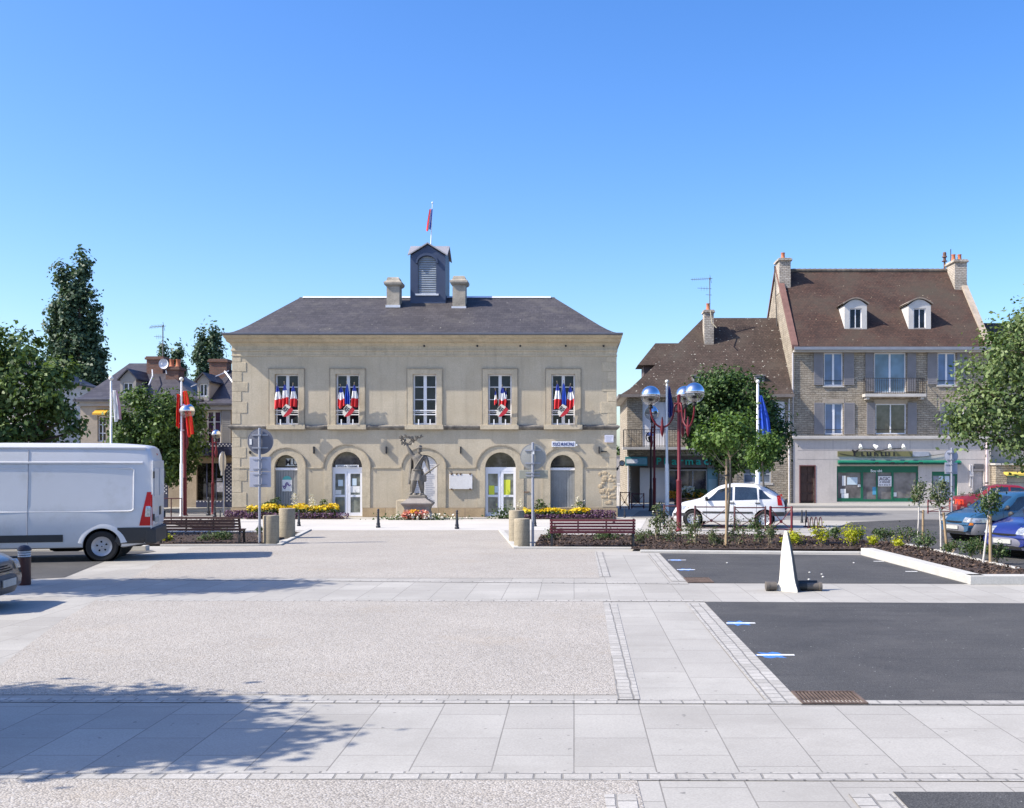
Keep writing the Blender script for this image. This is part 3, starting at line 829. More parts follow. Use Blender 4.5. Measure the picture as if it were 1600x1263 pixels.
# signs on the wall
sg = thing('police_sign', 'white POLICE MUNICIPALE sign above the right arch of the town hall', 'sign', (hx(880), HD, hz(694)))
mb = MB(); mb.box(hx(862), hx(899), HD - .06, HD - .01, hz(698.5), hz(690)); mb.box(hx(900), hx(902), HD - .1, HD, hz(697), hz(694)); mb.build('board', white_m, sg)
mb = MB(); text_mesh(mb, 'POLICE MUNICIPALE', hx(880.5), HD - .066, hz(694.2), .15, .89, .004, True); mb.build('lettering', M('blue_lettering', (.02, .035, .17), .6), sg)
so_ = thing('tourist_sign', 'narrow white OFFICE de TOURISME board over the left glazed door', 'sign', (hx(542), HD, hz(728)))
mb = MB(); mb.box(hx(524), hx(560), HD + .06, HD + .1, hz(730.8), hz(726.6)); mb.build('board', white_m, so_)
mb = MB(); text_mesh(mb, 'OFFICE de TOURISME', hx(542), HD + .054, hz(728.7), .07, .85, .004, True); mb.build('lettering', black_m, so_)
nb = thing('notice_board', 'small pale lilac notice board at the top right corner of the ground floor', 'notice board', (hx(951), HD, hz(686)))
mb = MB(); mb.box(hx(944.5), hx(958.5), HD - .1, HD - .03, hz(691.5), hz(680)); mb.build('board', M('lilac_board', (.62, .61, .68), .6), nb)
mb = MB()
for k in range(5): mb.box(hx(946), hx(957 - (k * 37 % 4)), HD - .105, HD - .101, hz(682.5 + k * 1.8) - .008, hz(682.5 + k * 1.8) + .008)
mb.build('text_lines', M('faint_text', (.40, .40, .46), .7), nb)

# ------------------------------------------------------------------ flags
def drape(mb, top, height, w0, w1, lean=0, folds=3.0, amp=.05, nv=18, nu=10, bands=((.34, 0), (.67, 1), (1.01, 2)), phase=0, horiz=False):
    """cloth gathered at the top and opening downward; colours run across (horiz) or down"""
    def fn(u, v):
        w = w0 + (w1 - w0) * min(1, v * 1.6) ** .8
        xx = top[0] + lean * v + (u - .35) * w
        yy = top[1] + amp * abs(w / (w1 or 1e-3)) * math.sin(u * folds * 2 * PI + phase + v * 1.3)
        zz = top[2] - v * height * (1 - .12 * abs(u - .4)) - .04 * math.sin(u * 7 + phase) * v
        return (xx, yy, zz)
    for i in range(nu):
        for j in range(nv):
            q = (i + .5) / nu if horiz else (j + .5) / nv
            for lim, mi in bands:
                if q < lim: mb.cur = mi; break
            mb.quad(fn(i / nu, j / nv), fn((i + 1) / nu, j / nv), fn((i + 1) / nu, (j + 1) / nv), fn(i / nu, (j + 1) / nv))
    mb.cur = 0
def bundle(c, items, label):
    y = HD - .30
    b = thing('flag_bundle', label, 'flags', (hx(c + 3), y, hz(648)), 'flag bundles on the town hall windows')
    for (px, pt, pb, kind) in items:
        base = Vector((hx(c + 2), y + .25, hz(650)))
        top = Vector((hx(px + 1.5), y - .05, hz(pt - 4)))
        mb = MB(); mb.tube([base, top], .012, 6); mb.sphere(top, .022, 8, 5)
        fl = mb.build('flag', gold_m if False else M('flag_staff', (.25, .2, .14), .5), b)
        mb = MB(); tp = base + (top - base) * .93
        h = hz(pt) - hz(pb)
        if kind == 'eu': drape(mb, tp, h, .05, .20, -.0, 2.2, .05, bands=((2, 0),), phase=px)
        elif kind == 'roll': drape(mb, tp, h, .02, .10, -.02, 2, .03, phase=px)
        else: drape(mb, tp, h, .04, .29, -.03, 2.0, .06, bands=((.30, 0), (.62, 1), (1.01, 2)), phase=px)
        mb.build('cloth', [eu_f] if kind == 'eu' else [blue_f, white_fl, red_f], fl)
    # shield: white with RF on the left, red on the right, tilted
    M3 = Matrix.Rotation(R(38), 3, 'Y'); ctr = Vector((hx(c + 4), y - .12, hz(643)))
    out = [(-.19, .21), (0, .235), (.19, .21), (.2, -.02), (.13, -.2), (0, -.29), (-.13, -.2), (-.2, -.02)]
    lift = lambda x, z, yy: ctr + M3 @ Vector((x, yy, z))
    mb = MB()
    left = [(min(p[0], .03), p[1]) for p in out]; left = [(-.19, .21), (.03, .235), (.03, -.28), (-.13, -.2), (-.2, -.02)]
    right = [(.03, .235), (.19, .21), (.2, -.02), (.13, -.2), (.03, -.28)]
    mb.cur = 0; mb.prism(left, lambda x, z: lift(x, z, -.015), lambda x, z: lift(x, z, .015))
    mb.cur = 1; mb.prism(right, lambda x, z: lift(x, z, -.014), lambda x, z: lift(x, z, .014)); mb.cur = 0
    sh = mb.build('shield', [M('shield_cream', (.66, .62, .52), .6), M('shield_red', (.42, .02, .03), .6)], b)
    mb = MB(); text_mesh(mb, 'RF', 0, 0, 0, .2, .2, .004, True)
    mb.v = [tuple(ctr + M3 @ Vector((p[0] - .075, p[1] - .02, p[2] + .02))) for p in mb.v]
    mb.build('lettering', black_m, sh)
bundle(448, [(434, 604, 640, 'fr'), (446, 602, 637, 'fr'), (460, 604, 638, 'fr')], 'three tricolour flags with RF shield at the leftmost upper window')
bundle(543, [(533, 606, 639, 'fr'), (543, 602, 634, 'eu'), (555, 603, 638, 'fr')], 'tricolours beside a blue flag with RF shield, window above the tourist office door')
bundle(781, [(773, 612, 634, 'roll'), (784, 607, 640, 'fr'), (790, 612, 634, 'roll')], 'small tight flag bundle with RF shield above the door with yellow notices')
bundle(876, [(869, 601, 641, 'fr'), (879, 600, 637, 'eu'), (890, 605, 640, 'fr')], 'flags with RF shield at the rightmost upper window above the police sign')
rf = thing('roof_flag', 'small tricolour flag hanging on the pole on top of the belfry', 'flag', (cxm, cym, bza))
mb = MB(); pz = Z(318, cym); mb.tube([(cxm + .02, cym, bza - .1), (cxm + .1, cym, pz)], [.028, .014], 6); mb.sphere((cxm + .1, cym, pz + .03), .045, 8, 6); mb.build('pole', white_m, rf)
mb = MB(); drape(mb, (cxm + .02, cym - .02, Z(327, cym)), 1.0, .14, .20, -.14, 2, .05, bands=((.36, 2), (.7, 1), (1.01, 0)), horiz=True); mb.build('cloth', [blue_f, white_fl, red_f], rf)
# ------------------------------------------------------------------ war memorial statue
stone_g = M('statue_bronze', (.15, .135, .115), .6, .22, 3, .12, 25, .3, 20, .01, metal=.15, dirt=(.22, .20, .165), dscale=2.2, dlo=.5, dhi=.8)
ped_m = M('pedestal_stone', (.27, .24, .215), .8, .18, 2, .1, 25, .3, 15, .01, dirt=(.34, .30, .27), dscale=1.5)
SD = 43.4
sx = lambda px: X(px, SD); szz = lambda py: Z(py, SD)
ST = thing('statue', 'bronze soldier statue raising a laurel wreath on a grey flared pedestal', 'statue', (sx(653), SD, 0))
px_m = SD / F
def rect_ring(cx, cy, w, d, z): return [(cx - w, cy - d, z), (cx + w, cy - d, z), (cx + w, cy + d, z), (cx - w, cy + d, z)]
mb = MB(); cx, cy = sx(653), SD
mb.loft([rect_ring(cx, cy, w * px_m, w * px_m * .8, max(.006, szz(y))) for w, y in ((25, 812), (23, 806), (20, 802), (18.5, 797), (20, 792), (23, 788.5), (24, 787), (24, 785.5), (17, 781), (14.5, 779.5), (14, 778))], True, False, True)
mb.build('pedestal', ped_m, ST)
mb = MB(); mb.loft([rect_ring(cx, cy, w * px_m, w * px_m * .8, szz(y)) for w, y in ((12.8, 779), (12.8, 775.5), (11, 774), (10, 773.2))], True, False, True)
for k in range(7): mb.sphere((cx + rng.uniform(-.22, .22), cy + rng.uniform(-.2, .2), szz(774)), rng.uniform(.06, .12), 8, 5)
mb.build('base', stone_g, ST, smooth=40)
mb = MB(); mb.loft([rect_ring(sx(628), SD + .55, w * px_m, .3, max(.006, szz(y))) for w, y in ((12, 812), (11, 800), (10.5, 783), (10, 782))], True, False, True)
mb.build('rear_step', limest, ST, bevel=.02)
def skin_body(name, nodes, edges, mat, parent, sub=2, root=0):
    me = bpy.data.meshes.new(name)
    off = ORIG[parent.name]
    me.from_pydata([tuple(Vector(p) - off) for p, r in nodes], edges, [])
    o = bpy.data.objects.new(name, me); COL.objects.link(o)
    sk = o.modifiers.new('skin', 'SKIN'); sk.use_smooth_shade = True; sk.branch_smoothing = .4
    for i, (p, r) in enumerate(nodes):
        sv = me.skin_vertices[0].data[i]; sv.radius = (r, r) if not isinstance(r, tuple) else r; sv.use_root = (i == root)
    ss = o.modifiers.new('sub', 'SUBSURF'); ss.levels = sub; ss.render_levels = sub
    m2 = evaluated(o, name); bpy.data.objects.remove(o)
    m2.materials.clear(); m2.materials.append(mat)
    ob = bpy.data.objects.new(name, m2); COL.objects.link(ob); ob.parent = parent; ORIG[ob.name] = off
    return ob
def S(px, py, dy=0): return (X(px, SD), SD + dy, szz(py))
# joints read off the photograph: contrapposto, right arm up, left arm down with the rifle
N_ = [(S(652.5, 742), .19), (S(652.5, 733), .19), (S(653, 723, .01), .215), (S(654, 715, .01), .20), (S(655, 709, 0), .085), (S(655.5, 705.5, -.02), .09),
      (S(655.5, 702, -.03), .105), (S(655.5, 698.5, -.02), .07),
      (S(645.5, 714, 0), .11), (S(642, 708, -.03), .10), (S(639, 702, -.05), .078), (S(637, 698, -.05), .045), (S(636.2, 695.6, -.05), .042),
      (S(664.5, 714.5, 0), .11), (S(667.5, 722, -.04), .095), (S(669.5, 729, -.10), .072), (S(671, 733.5, -.14), .042), (S(671.8, 735.6, -.15), .045),
      (S(648, 745, -.02), .165), (S(646.5, 755, -.08), .145), (S(645.5, 764, -.02), .10), (S(643.5, 771, 0), .065), (S(640.5, 773, -.1), .05),
      (S(657, 745, 0), .165), (S(658.5, 756, -.03), .14), (S(659.5, 765, .03), .095), (S(660, 771.5, .03), .065), (S(662.5, 773, -.08), .05)]
E_ = [(0, 1), (1, 2), (2, 3), (3, 4), (4, 5), (5, 6), (6, 7), (3, 8), (8, 9), (9, 10), (10, 11), (11, 12), (3, 13), (13, 14), (14, 15), (15, 16), (16, 17), (0, 18), (18, 19), (19, 20), (20, 21), (21, 22), (0, 23), (23, 24), (24, 25), (25, 26), (26, 27)]
def fingers(base_i, dirv, side):
    b = Vector(N_[base_i][0]); dirv = Vector(dirv).normalized(); side = Vector(side).normalized()
    for k in range(4):
        i0 = len(N_); o = side * (.03 * (k - 1.5)); ln = (.07, .085, .08, .06)[k]
        N_.append((tuple(b + o + dirv * .05), .013)); N_.append((tuple(b + o + dirv * (.05 + ln * .6)), .011)); N_.append((tuple(b + o + dirv * (.05 + ln * .8) + Vector((0, -.03, -.02))), .009))
        E_.extend([(base_i, i0), (i0, i0 + 1), (i0 + 1, i0 + 2)])
    i0 = len(N_); N_.append((tuple(b - side * .055 + dirv * .02), .013)); N_.append((tuple(b - side * .06 + dirv * .07), .010)); E_.extend([(base_i, i0), (i0, i0 + 1)])
fingers(12, (-.25, 0, 1), (1, 0, .2)); fingers(17, (.35, -.3, -.9), (.3, 1, 0))
skin_body('figure', N_, E_, stone_g, ST)
# head details: kepi, beard, nose, ears
mb = MB(); hc = Vector(S(655.5, 701.5, -.03))
mb.lathe((hc.x, hc.y + .01, hc.z + .055), [(.112, 0), (.115, .02), (.10, .06), (.07, .085), (.02, .09)], 16)
mb.grid(lambda u, v: (hc.x + (u - .5) * .2, hc.y - .10 - v * .07 * math.sin(PI * u), hc.z + .06 - v * .035), 8, 2)
mb.build('cap', stone_g, ST, smooth=50)
mb = MB(); mb.sphere((hc.x, hc.y - .075, hc.z - .1), .075, 12, 8, sc=(.8, .7, 1.1)); mb.tube([(hc.x, hc.y - .095, hc.z + .035), (hc.x, hc.y - .135, hc.z - .015)], [.012, .022], 8)
mb.tube([(hc.x - .05, hc.y - .105, hc.z - .045), (hc.x, hc.y - .125, hc.z - .035), (hc.x + .05, hc.y - .105, hc.z - .045)], [.008, .02, .008], 6)
for s in (-1, 1):
    mb.sphere((hc.x + s * .105, hc.y, hc.z - .0), .03, 8, 6, sc=(.5, 1, 1.2)); mb.sphere((hc.x + s * .04, hc.y - .098, hc.z + .022), .014, 8, 6)
mb.build('face', stone_g, ST, smooth=60)
# open greatcoat: skirts hanging over hips and thighs, belt, haversack, cape over the shoulder
mb = MB()
def coat(u, v):
    a = -PI * .42 + u * PI * 1.84 + PI / 2 * 0
    r = (.205 + .07 * v + .02 * math.sin(a * 7 + v * 2))
    c = Vector(S(652.5, 733)); b_ = Vector(S(651.8, 751))
    m_ = c + (b_ - c) * v
    return (m_.x + r * 1.05 * math.sin(a + PI), m_.y - r * .85 * math.cos(a + PI) + .02, m_.z)
mb.grid(coat, 40, 8)
mb.build('coat', stone_g, ST, smooth=180)
mb = MB()
mb.lathe(S(652.5, 734), [(.205, -.03), (.218, -.025), (.218, .025), (.205, .03)], 20)
c = Vector(S(662.5, 747, -.04)); mb.loft([rect_ring(c.x, c.y, w, .07, c.z + h) for w, h in ((.05, -.16), (.10, -.12), (.10, .08), (.06, .12))], True, True, True)
mb.tube([S(662, 712, -.12), S(655, 722, -.19), S(647, 735, -.17)], .022, 6); mb.tube([S(648, 713, -.1), S(656, 724, -.18), S(664, 742, -.1)], .018, 6)
for k in range(4): mb.sphere(S(653.5, 716 + 5 * k, -.18), .016, 6, 4)
mb.build('equipment', stone_g, ST, smooth=40)
mb = MB()
def cape(u, v):
    p = Vector(S(642 - 3.5 * v + 9 * u, 715 + 42 * v)); return (p.x - .03 + .05 * math.sin(u * 12), p.y + .12 + .06 * math.cos(u * 9 + v * 2) - .15 * (1 - u), p.z)
mb.grid(cape, 12, 10); mb.build('cape', stone_g, ST, smooth=180)
mb = MB(); a, b = Vector(S(664.5, 741.5, -.12)), Vector(S(687.5, 725.5, -.22))
mb.tube([a + (b - a) * t for t in (0, .15, .35, .5, .93, 1)], [.035, .045, .04, .028, .022, .018], 8); mb.build('rifle', stone_g, ST, smooth=60)
# laurel wreath and palm branch in the raised hand
mb = MB(); wc = Vector(S(637, 689, -.06)); P_ = []; 
ring = [(wc.x + .2 * math.cos(t), wc.y, wc.z + .17 * math.sin(t)) for t in np.linspace(-1.2, 4.2, 26)]
mb.tube(ring, .022, 6)
def leafs(path, ln, seed):
    r = random.Random(seed)
    for p in path:
        for s in range(3):
            d = Vector((r.uniform(-1, 1), r.uniform(-.6, .6), r.uniform(-.6, 1))).normalized() * ln * r.uniform(.6, 1.1)
            q = Vector(p); n_ = d.cross(Vector((0, 1, .3))).normalized() * ln * .22
            mb.add([q, q + d * .5 + n_, q + d, q + d * .5 - n_], [(0, 1, 2, 3)])
leafs(ring[::1], .12, 1)
palm = [Vector(S(637, 696, -.05)) + (Vector(S(656.5, 683, -.1)) - Vector(S(637, 696, -.05))) * t for t in np.linspace(0, 1, 14)]
mb.tube(palm, [.028] * 10 + [.02, .016, .012, .008], 6); leafs(palm[5:], .16, 3)
br2 = [Vector(S(637, 696, -.05)) + (Vector(S(627, 683, -.1)) - Vector(S(637, 696, -.05))) * t for t in np.linspace(0, 1, 8)]
mb.tube(br2, .016, 6); leafs(br2[3:], .14, 5)
mb.build('laurel_wreath', stone_g, ST)

# ------------------------------------------------------------------ LEFT HOUSES
LD = 52.0
lx = lambda px: X(px, LD); lz = lambda py: Z(py, LD)
oldplaster = M('old_beige_plaster', (.36, .30, .235), .9, .14, .8, .1, 15, .3, 12, .012, dirt=(.27, .22, .17), dscale=.8)
dkslate = BM('dark_slate', (.050, .046, .056), (.074, .069, .08), (.03, .03, .034), .24, .11, .006, 'roof', .55, .5, .3, .01, .18, .7, stain=(.085, .08, .078), sscale=.8)
redbrick = BM('dark_red_brick', (.17, .085, .06), (.215, .105, .075), (.16, .13, .11), .22, .075, .01, 'wall', .9, .5, .3, .01, .2, 3, stain=(.10, .07, .06), sscale=1.5)
greytrim = M('grey_trim', (.33, .30, .27), .8, .1, 2, .08, 25)
orange_aw = M('orange_awning', (.62, .33, .03), .8, .1, 4)
def chimney(parent, x0, x1, y0, y1, z0, z1, mat, pots=0, pot_m=None, cap=.07, capm=None, name='chimney'):
    mb = MB(); mb.box(x0, x1, y0, y1, z0, z1 - .16)
    mb.box(x0 - cap, x1 + cap, y0 - cap, y1 + cap, z1 - .16, z1 - .06); mb.box(x0 - cap * .4, x1 + cap * .4, y0 - cap * .4, y1 + cap * .4, z1 - .06, z1)
    c = mb.build(name, mat, parent)
    if pots:
        for k in range(pots):
            mb = MB(); xx = x0 + (x1 - x0) * (k + .5) / pots
            mb.lathe((xx, (y0 + y1) / 2, z1 - .005), [(.13, 0), (.15, .04), (.115, .1), (.10, .34), (.12, .37), (.12, .4), (.08, .4)], 12)
            mb.build('chimney_pot', pot_m, c, smooth=40)
    return c
terracotta = M('terracotta', (.42, .15, .075), .8, .15, 5, .1, 30)
def hip_roof(mb, x0, x1, y0, y1, ze, rx0, rx1, ry_, zr, q=.25, flare=True):
    rings = []
    for t, h in ((0, 0), (.12, .07), (.25, .19), (.6, .56), (1, 1)):
        xa = x0 - q + (rx0 - x0 + q) * t; xb = x1 + q + (rx1 - x1 - q) * t; ya = y0 - q + (ry_ - .02 - y0 + q) * t; yb = y1 + q + (ry_ + .02 - y1 - q) * t
        z = ze + (zr - ze) * h
        rings.append([(xa, ya, z), (xb, ya, z), (xb, yb, z), (xa, yb, z)])
    rings = [[(p[0], p[1], p[2] - .1) for p in rings[0]]] + rings
    mb.loft(rings, True, False, True)
def house_box(mb, x0, x1, y0, y1, z1, holes=(), depth=.25):
    facade(mb, rect_pts(x0, x1, .0, z1), list(holes), y0, depth)
    for xx in (x0, x1): mb.quad((xx, y0, 0), (xx, y1, 0), (xx, y1, z1), (xx, y0, z1))
    mb.quad((x0, y1, 0), (x1, y1, 0), (x1, y1, z1), (x0, y1, z1))
def gable_dormer(parent, xa, xb, z0, zs, za, y, depth, wall_m, roof_m, wpx, frame_m, glass_m, q=.12, seg=False):
    """dormer: front with a window, pitched or segmental roof"""
    xm = (xa + xb) / 2
    mb = MB()
    if seg:
        top = [(xa + (xb - xa) * t, zs + (za - zs) * math.sin(PI * t)) for t in np.linspace(1, 0, 11)]
    else: top = [(xb, zs), (xm, za), (xa, zs)]
    outline = [(xa, z0), (xb, z0)] + top
    hole = rect_pts(wpx[0], wpx[1], wpx[2], wpx[3])
    mb.tri_poly([outline, hole], lambda x, z: (x, y, z)); reveal(mb, hole, y, y + .12)
    for xx in (xa, xb): mb.quad((xx, y, z0), (xx, y + depth, z0), (xx, y + depth, zs), (xx, y, zs))
    d = mb.build('dormer', wall_m, parent)
    mb = MB()
    k = 1 + 2 * q / (xb - xa)
    rt = [(xm + (x - xm) * k, z + (.02 if not seg else .03) - (0 if seg else 0)) for x, z in top]
    if not seg:
        dz = (za - zs) / (xm - xa) * q; rt = [(xb + q, zs - dz + .03), (xm, za + .03), (xa - q, zs - dz + .03)]
    mb.loft([[(x, y - q, z) for x, z in rt], [(x, y + depth, z) for x, z in rt]], False)
    mb.loft([[(x, y - q, z) for x, z in rt], [(x, y - q, z + .07) for x, z in rt], [(x, y + depth, z + .07) for x, z in rt]], False)
    mb.build('dormer_roof', roof_m, d)
    window(d, wpx[0], wpx[1], wpx[2], wpx[3], y + .07, 2, 1, frame_m, glass_m, .05, .05, depth=.04)
    return d
HA = thing('slate_house', 'beige house with hipped slate roof, brick chimneys and orange window awning at the left', 'house', (lx(200), LD, 0))
xa, xb, ya, yb, zeA = lx(121), lx(306), LD + .3, LD + 8, lz(624)
wA = rect_pts(lx(148), lx(161), lz(690), lz(650))
mb = MB(); house_box(mb, xa, xb, ya, yb, zeA, [wA]); mb.build('wall', oldplaster, HA)
mb = MB(); mb.box(xa - .12, xb, ya - .12, ya + .002, zeA - .32, zeA - .08); mb.box(xa - .2, xb, ya - .22, ya - .121, zeA - .14, zeA - .05); mb.build('cornice', greytrim, HA)
mb = MB(); rA = X(200, LD + 3.9), X(222, LD + 3.9)
hip_roof(mb, xa, xb, ya, yb, zeA, rA[0], rA[1] + .8, LD + 4.1, Z(568, LD + 4.1)); rfA = mb.build('roof', dkslate, HA)
mb = MB()
for t0_, t1_ in ((.3, .95),):
    p0 = Vector((lx(205), LD + 2.6, Z(578, LD + 2.6))); p1 = Vector((lx(221), LD + .9, Z(602, LD + .9)))
    mb.tube([p0, (p0 + p1) / 2 + Vector((.1, 0, .06)), p1], .03, 6)
mb.build('valley_flashing', zinc, rfA)
window(HA, lx(148), lx(161), lz(690), lz(650), ya + .12, 2, 3, white_f, dglass, .05, .04)
gable_dormer(rfA, lx(177), lx(202), lz(618), lz(590), lz(577), ya + .5, 2.2, greytrim, dkslate, (lx(181), lx(197), lz(612), lz(596)), white_f, dglass)
chimney(HA, X(229, LD + 3), X(254, LD + 3), LD + 3, LD + 3.9, 6.2, Z(557, LD + 3), redbrick)
c2 = chimney(HA, X(259, LD + 2.4), X(279, LD + 2.4), LD + 2.4, LD + 3.2, 5.9, Z(573, LD + 2.4), redbrick, 2, terracotta)
aw = thing('window_awning', 'small orange fabric awning over the upper window of the left beige house', 'awning', (lx(155), ya, lz(645)))
mb = MB(); mb.prism([(ya, lz(639.5)), (ya - .45, lz(646)), (ya - .45, lz(648.5)), (ya - .02, lz(642))], lambda y, z: (lx(146), y, z), lambda y, z: (lx(166), y, z)); mb.build('fabric', orange_aw, aw)
mb = MB()
for px in (147, 165): mb.tube([(lx(px), ya, lz(649)), (lx(px), ya - .43, lz(647.5))], .015, 6)
mb.build('arms', white_m, aw)
HB = thing('lattice_shop_house', 'slate roofed shop house with navy lattice shopfront just left of the town hall', 'house', (lx(335), LD, 0))
xa, xb, ya, yb, zeB = lx(306.2), lx(372), LD, LD + 8, lz(631)
wB = rect_pts(lx(322), lx(345), lz(694), lz(642)); sB = rect_pts(lx(296 + 11), lx(351), lz(782), lz(724))
mb = MB(); house_box(mb, xa, xb, ya, yb, zeB, [wB, sB], .3); mb.build('wall', oldplaster, HB)
mb = MB(); mb.box(xa, xb, ya - .16, ya - .002, zeB - .30, zeB - .06); mb.build('cornice', greytrim, HB)
mb = MB(); mb.box(xa, xb, ya - .2, ya + .1, lz(721), lz(715)); mb.build('beam', M('wood_beam', (.33, .25, .16), .8, .15, 4), HB)
mb = MB(); hip_roof(mb, xa, xb + 4, ya, yb, zeB, lx(327), xb, LD + 4, Z(574, LD + 4)); rfB = mb.build('roof', dkslate, HB)
mb = MB()
pth = [(lx(300 + 25 * t), LD - .1 + 3.2 * t, Z(606 - 25 * t, LD + 3 * t) + .05) for t in np.linspace(0, 1, 6)]
mb.tube(pth, .03, 6)
pth = [(lx(324 + 42 * t), LD + 2.6 - 1.2 * t, lz(578) - 1.45 * t ** 1.1 + .14) for t in np.linspace(0, 1, 8)]
mb.tube(pth, .045, 6); mb.build('zinc_flashing', zinc, rfB)
gable_dormer(rfB, lx(304.5), lx(323), lz(625), lz(594), lz(584), ya + .35, 2.2, greytrim, dkslate, (lx(307.5), lx(320), lz(619), lz(599)), white_f, dglass)
chimney(HB, X(327, LD + 3.2), X(354, LD + 3.2), LD + 3.2, LD + 4, 6.5, Z(561, LD + 3.2), redbrick)
window(HB, lx(322), lx(345), lz(694), lz(642), ya + .12, 2, 3, white_f, glass_mat('purple_glass', (.09, .05, .10), .06, .8), .07, .04, mull=.1)
shutter(HB, lx(309), lx(320), lz(694), lz(642), ya - .01, M('grey_shutter', (.24, .235, .235), .7, .08)); shutter(HB, lx(347), lx(361), lz(694), lz(636), ya - .01, MATS['grey_shutter'])
navy_sh = M('navy_shopfront', (.03, .035, .075), .5, .15, 3); latw = M('lattice_white', (.55, .55, .60), .6)
mb = MB(); mb.box(lx(307), lx(372), ya - .5, ya - .02, lz(712), lz(700)); mb.box(lx(307), lx(372), ya - .42, ya - .02, lz(699.8), lz(692.5))
mb.box(lx(307), lx(372), ya - .06, ya - .005, lz(797), lz(782.2)); mb.box(lx(352), lx(372), ya - .07, ya - .006, lz(782), lz(724)); mb.build('shop_fascia', navy_sh, HB)
mb = MB()
def lattice(mb, x0, x1, z0, z1, y, s=.13):
    nx = max(1, int(round((x1 - x0) / s))); nz = max(1, int(round((z1 - z0) / s))); a = (x1 - x0) / nx; b = (z1 - z0) / nz
    for i in range(nx):
        for j in range(nz):
            if (i + j) % 2 == 0:
                cx_, cz_ = x0 + (i + .5) * a, z0 + (j + .5) * b
                mb.add([(cx_ - a * .5, y, cz_), (cx_, y, cz_ - b * .5), (cx_ + a * .5, y, cz_), (cx_, y, cz_ + b * .5)], [(0, 1, 2, 3)])
lattice(mb, lx(307), lx(370), lz(698.5), lz(693.5), ya - .425, .08); lattice(mb, lx(307), lx(352), lz(785), lz(782.5), ya - .065, .08); lattice(mb, lx(354), lx(366), lz(784), lz(726), ya - .075, .085)
mb.build('lattice', latw, HB)
mb = MB(); y_ = ya + .15; mb.quad((lx(307), y_, lz(782)), (lx(351), y_, lz(782)), (lx(351), y_, lz(724)), (lx(307), y_, lz(724))); sw = mb.build('shop_window', glass_mat('shop_glass', (.02, .02, .018), .05, .9, var=.8, scale=2), HB)
mb = MB()
for px in (322, 337): mb.box(lx(px) - .03, lx(px) + .03, y_ - .05, y_ + .02, lz(782), lz(724))
mb.build('shop_window_frame', navy_sh, HB)
ps = thing('shop_poster', 'grey poster with a small notice above it in the lattice shop window', 'poster', (lx(343), ya + .1, lz(761)))
mb = MB(); mb.box(lx(338), lx(349), ya + .06, ya + .08, lz(769), lz(754)); mb.box(lx(338), lx(345.5), ya + .06, ya + .08, lz(752), lz(747.5)); mb.build('sheets', M('poster_grey', (.36, .36, .42), .7, .3, 9, .3, 30), ps)
# lattice panel standing beside the shop, seen behind the van
LP = thing('trellis_panel', 'navy and white lattice trellis panel half hidden behind the rear of the van', 'trellis', (lx(258), LD - .3, 0))
mb = MB(); mb.box(lx(250), lx(265.5), LD - .3, LD - .22, 0.1, lz(740)); mb.build('board', navy_sh, LP)
mb = MB(); lattice(mb, lx(250.5), lx(265), lz(772), lz(741), LD - .305, .09); mb.build('lattice', latw, LP)
# roof aerial and dish on the slate house
def aerial(label, x, y, z0, z1, arm, flip=1):
    a = thing('tv_aerial', label, 'aerial', (x, y, z0), 'television aerials')
    am = M('aerial_metal', (.12, .12, .13), .5, metal=.3)
    mb = MB(); mb.tube([(x, y, z0), (x, y, z1)], .028, 6); mb.build('mast', am, a)
    mb = MB(); mb.tube([(x + .15 * flip, y, z1 - .05), (x - arm * flip, y, z1 - .11)], .015, 5)
    for k in range(9):
        xx = x - arm * flip * (k + .3) / 9; zz = z1 - .05 - .06 * k / 9
        mb.tube([(xx, y - .12, zz - .1), (xx, y + .12, zz + .1)], .009, 4)
    mb.tube([(x, y, z1 + .15), (x + .1, y, z1 - .3)], .01, 4)
    mb.build('yagi', am, a)
    mb = MB(); mb.tube([(x + .1 * flip, y, z1 - .62), (x - arm * .65 * flip, y, z1 - .58)], .012, 5); mb.tube([(x - .22, y, z1 - .95), (x + .12, y, z1 - .97)], .012, 5)
    for k in range(4): xx = x - arm * .6 * flip * k / 4; mb.tube([(xx, y, z1 - .72), (xx, y, z1 - .5)], .008, 4)
    mb.build('lower_arm', am, a)
    return a
aerial('thin roof aerial above the brick chimneys of the left slate house', X(254.5, LD + 3.1), LD + 3.1, Z(565, LD + 3.1), Z(508, LD + 3.1), .68)
sd = thing('satellite_dish', 'pale round satellite dish between the brick chimneys of the left slate house', 'satellite dish', (lx(255), LD + 2.3, lz(568)))
mb = MB(); dc = (X(255.5, LD + 2.3), LD + 2.3, Z(568.5, LD + 2.3))
mb.loft([[(dc[0] + r * math.cos(a) + h * .25, dc[1] + h, dc[2] + r * 1.08 * math.sin(a) + h * .2) for a in np.linspace(0, 2 * PI, 24, endpoint=False)] for r, h in ((.001, .1), (.1, .09), (.17, .05), (.235, 0), (.24, -.005))], True)
mb.build('dish', M('dish_grey', (.62, .62, .66), .5), sd, smooth=180)
mb = MB(); mb.tube([(dc[0], dc[1], dc[2] - .2), (dc[0] + .05, dc[1] - .35, dc[2] - .05)], .012, 5); mb.tube([(dc[0] + .03, dc[1] + .1, dc[2]), (dc[0] + .12, dc[1] + .1, dc[2] - .5)], .025, 6); mb.cbox((dc[0] + .05, dc[1] - .36, dc[2] - .04), (.03, .03, .04)); mb.build('arm', white_m, sd)
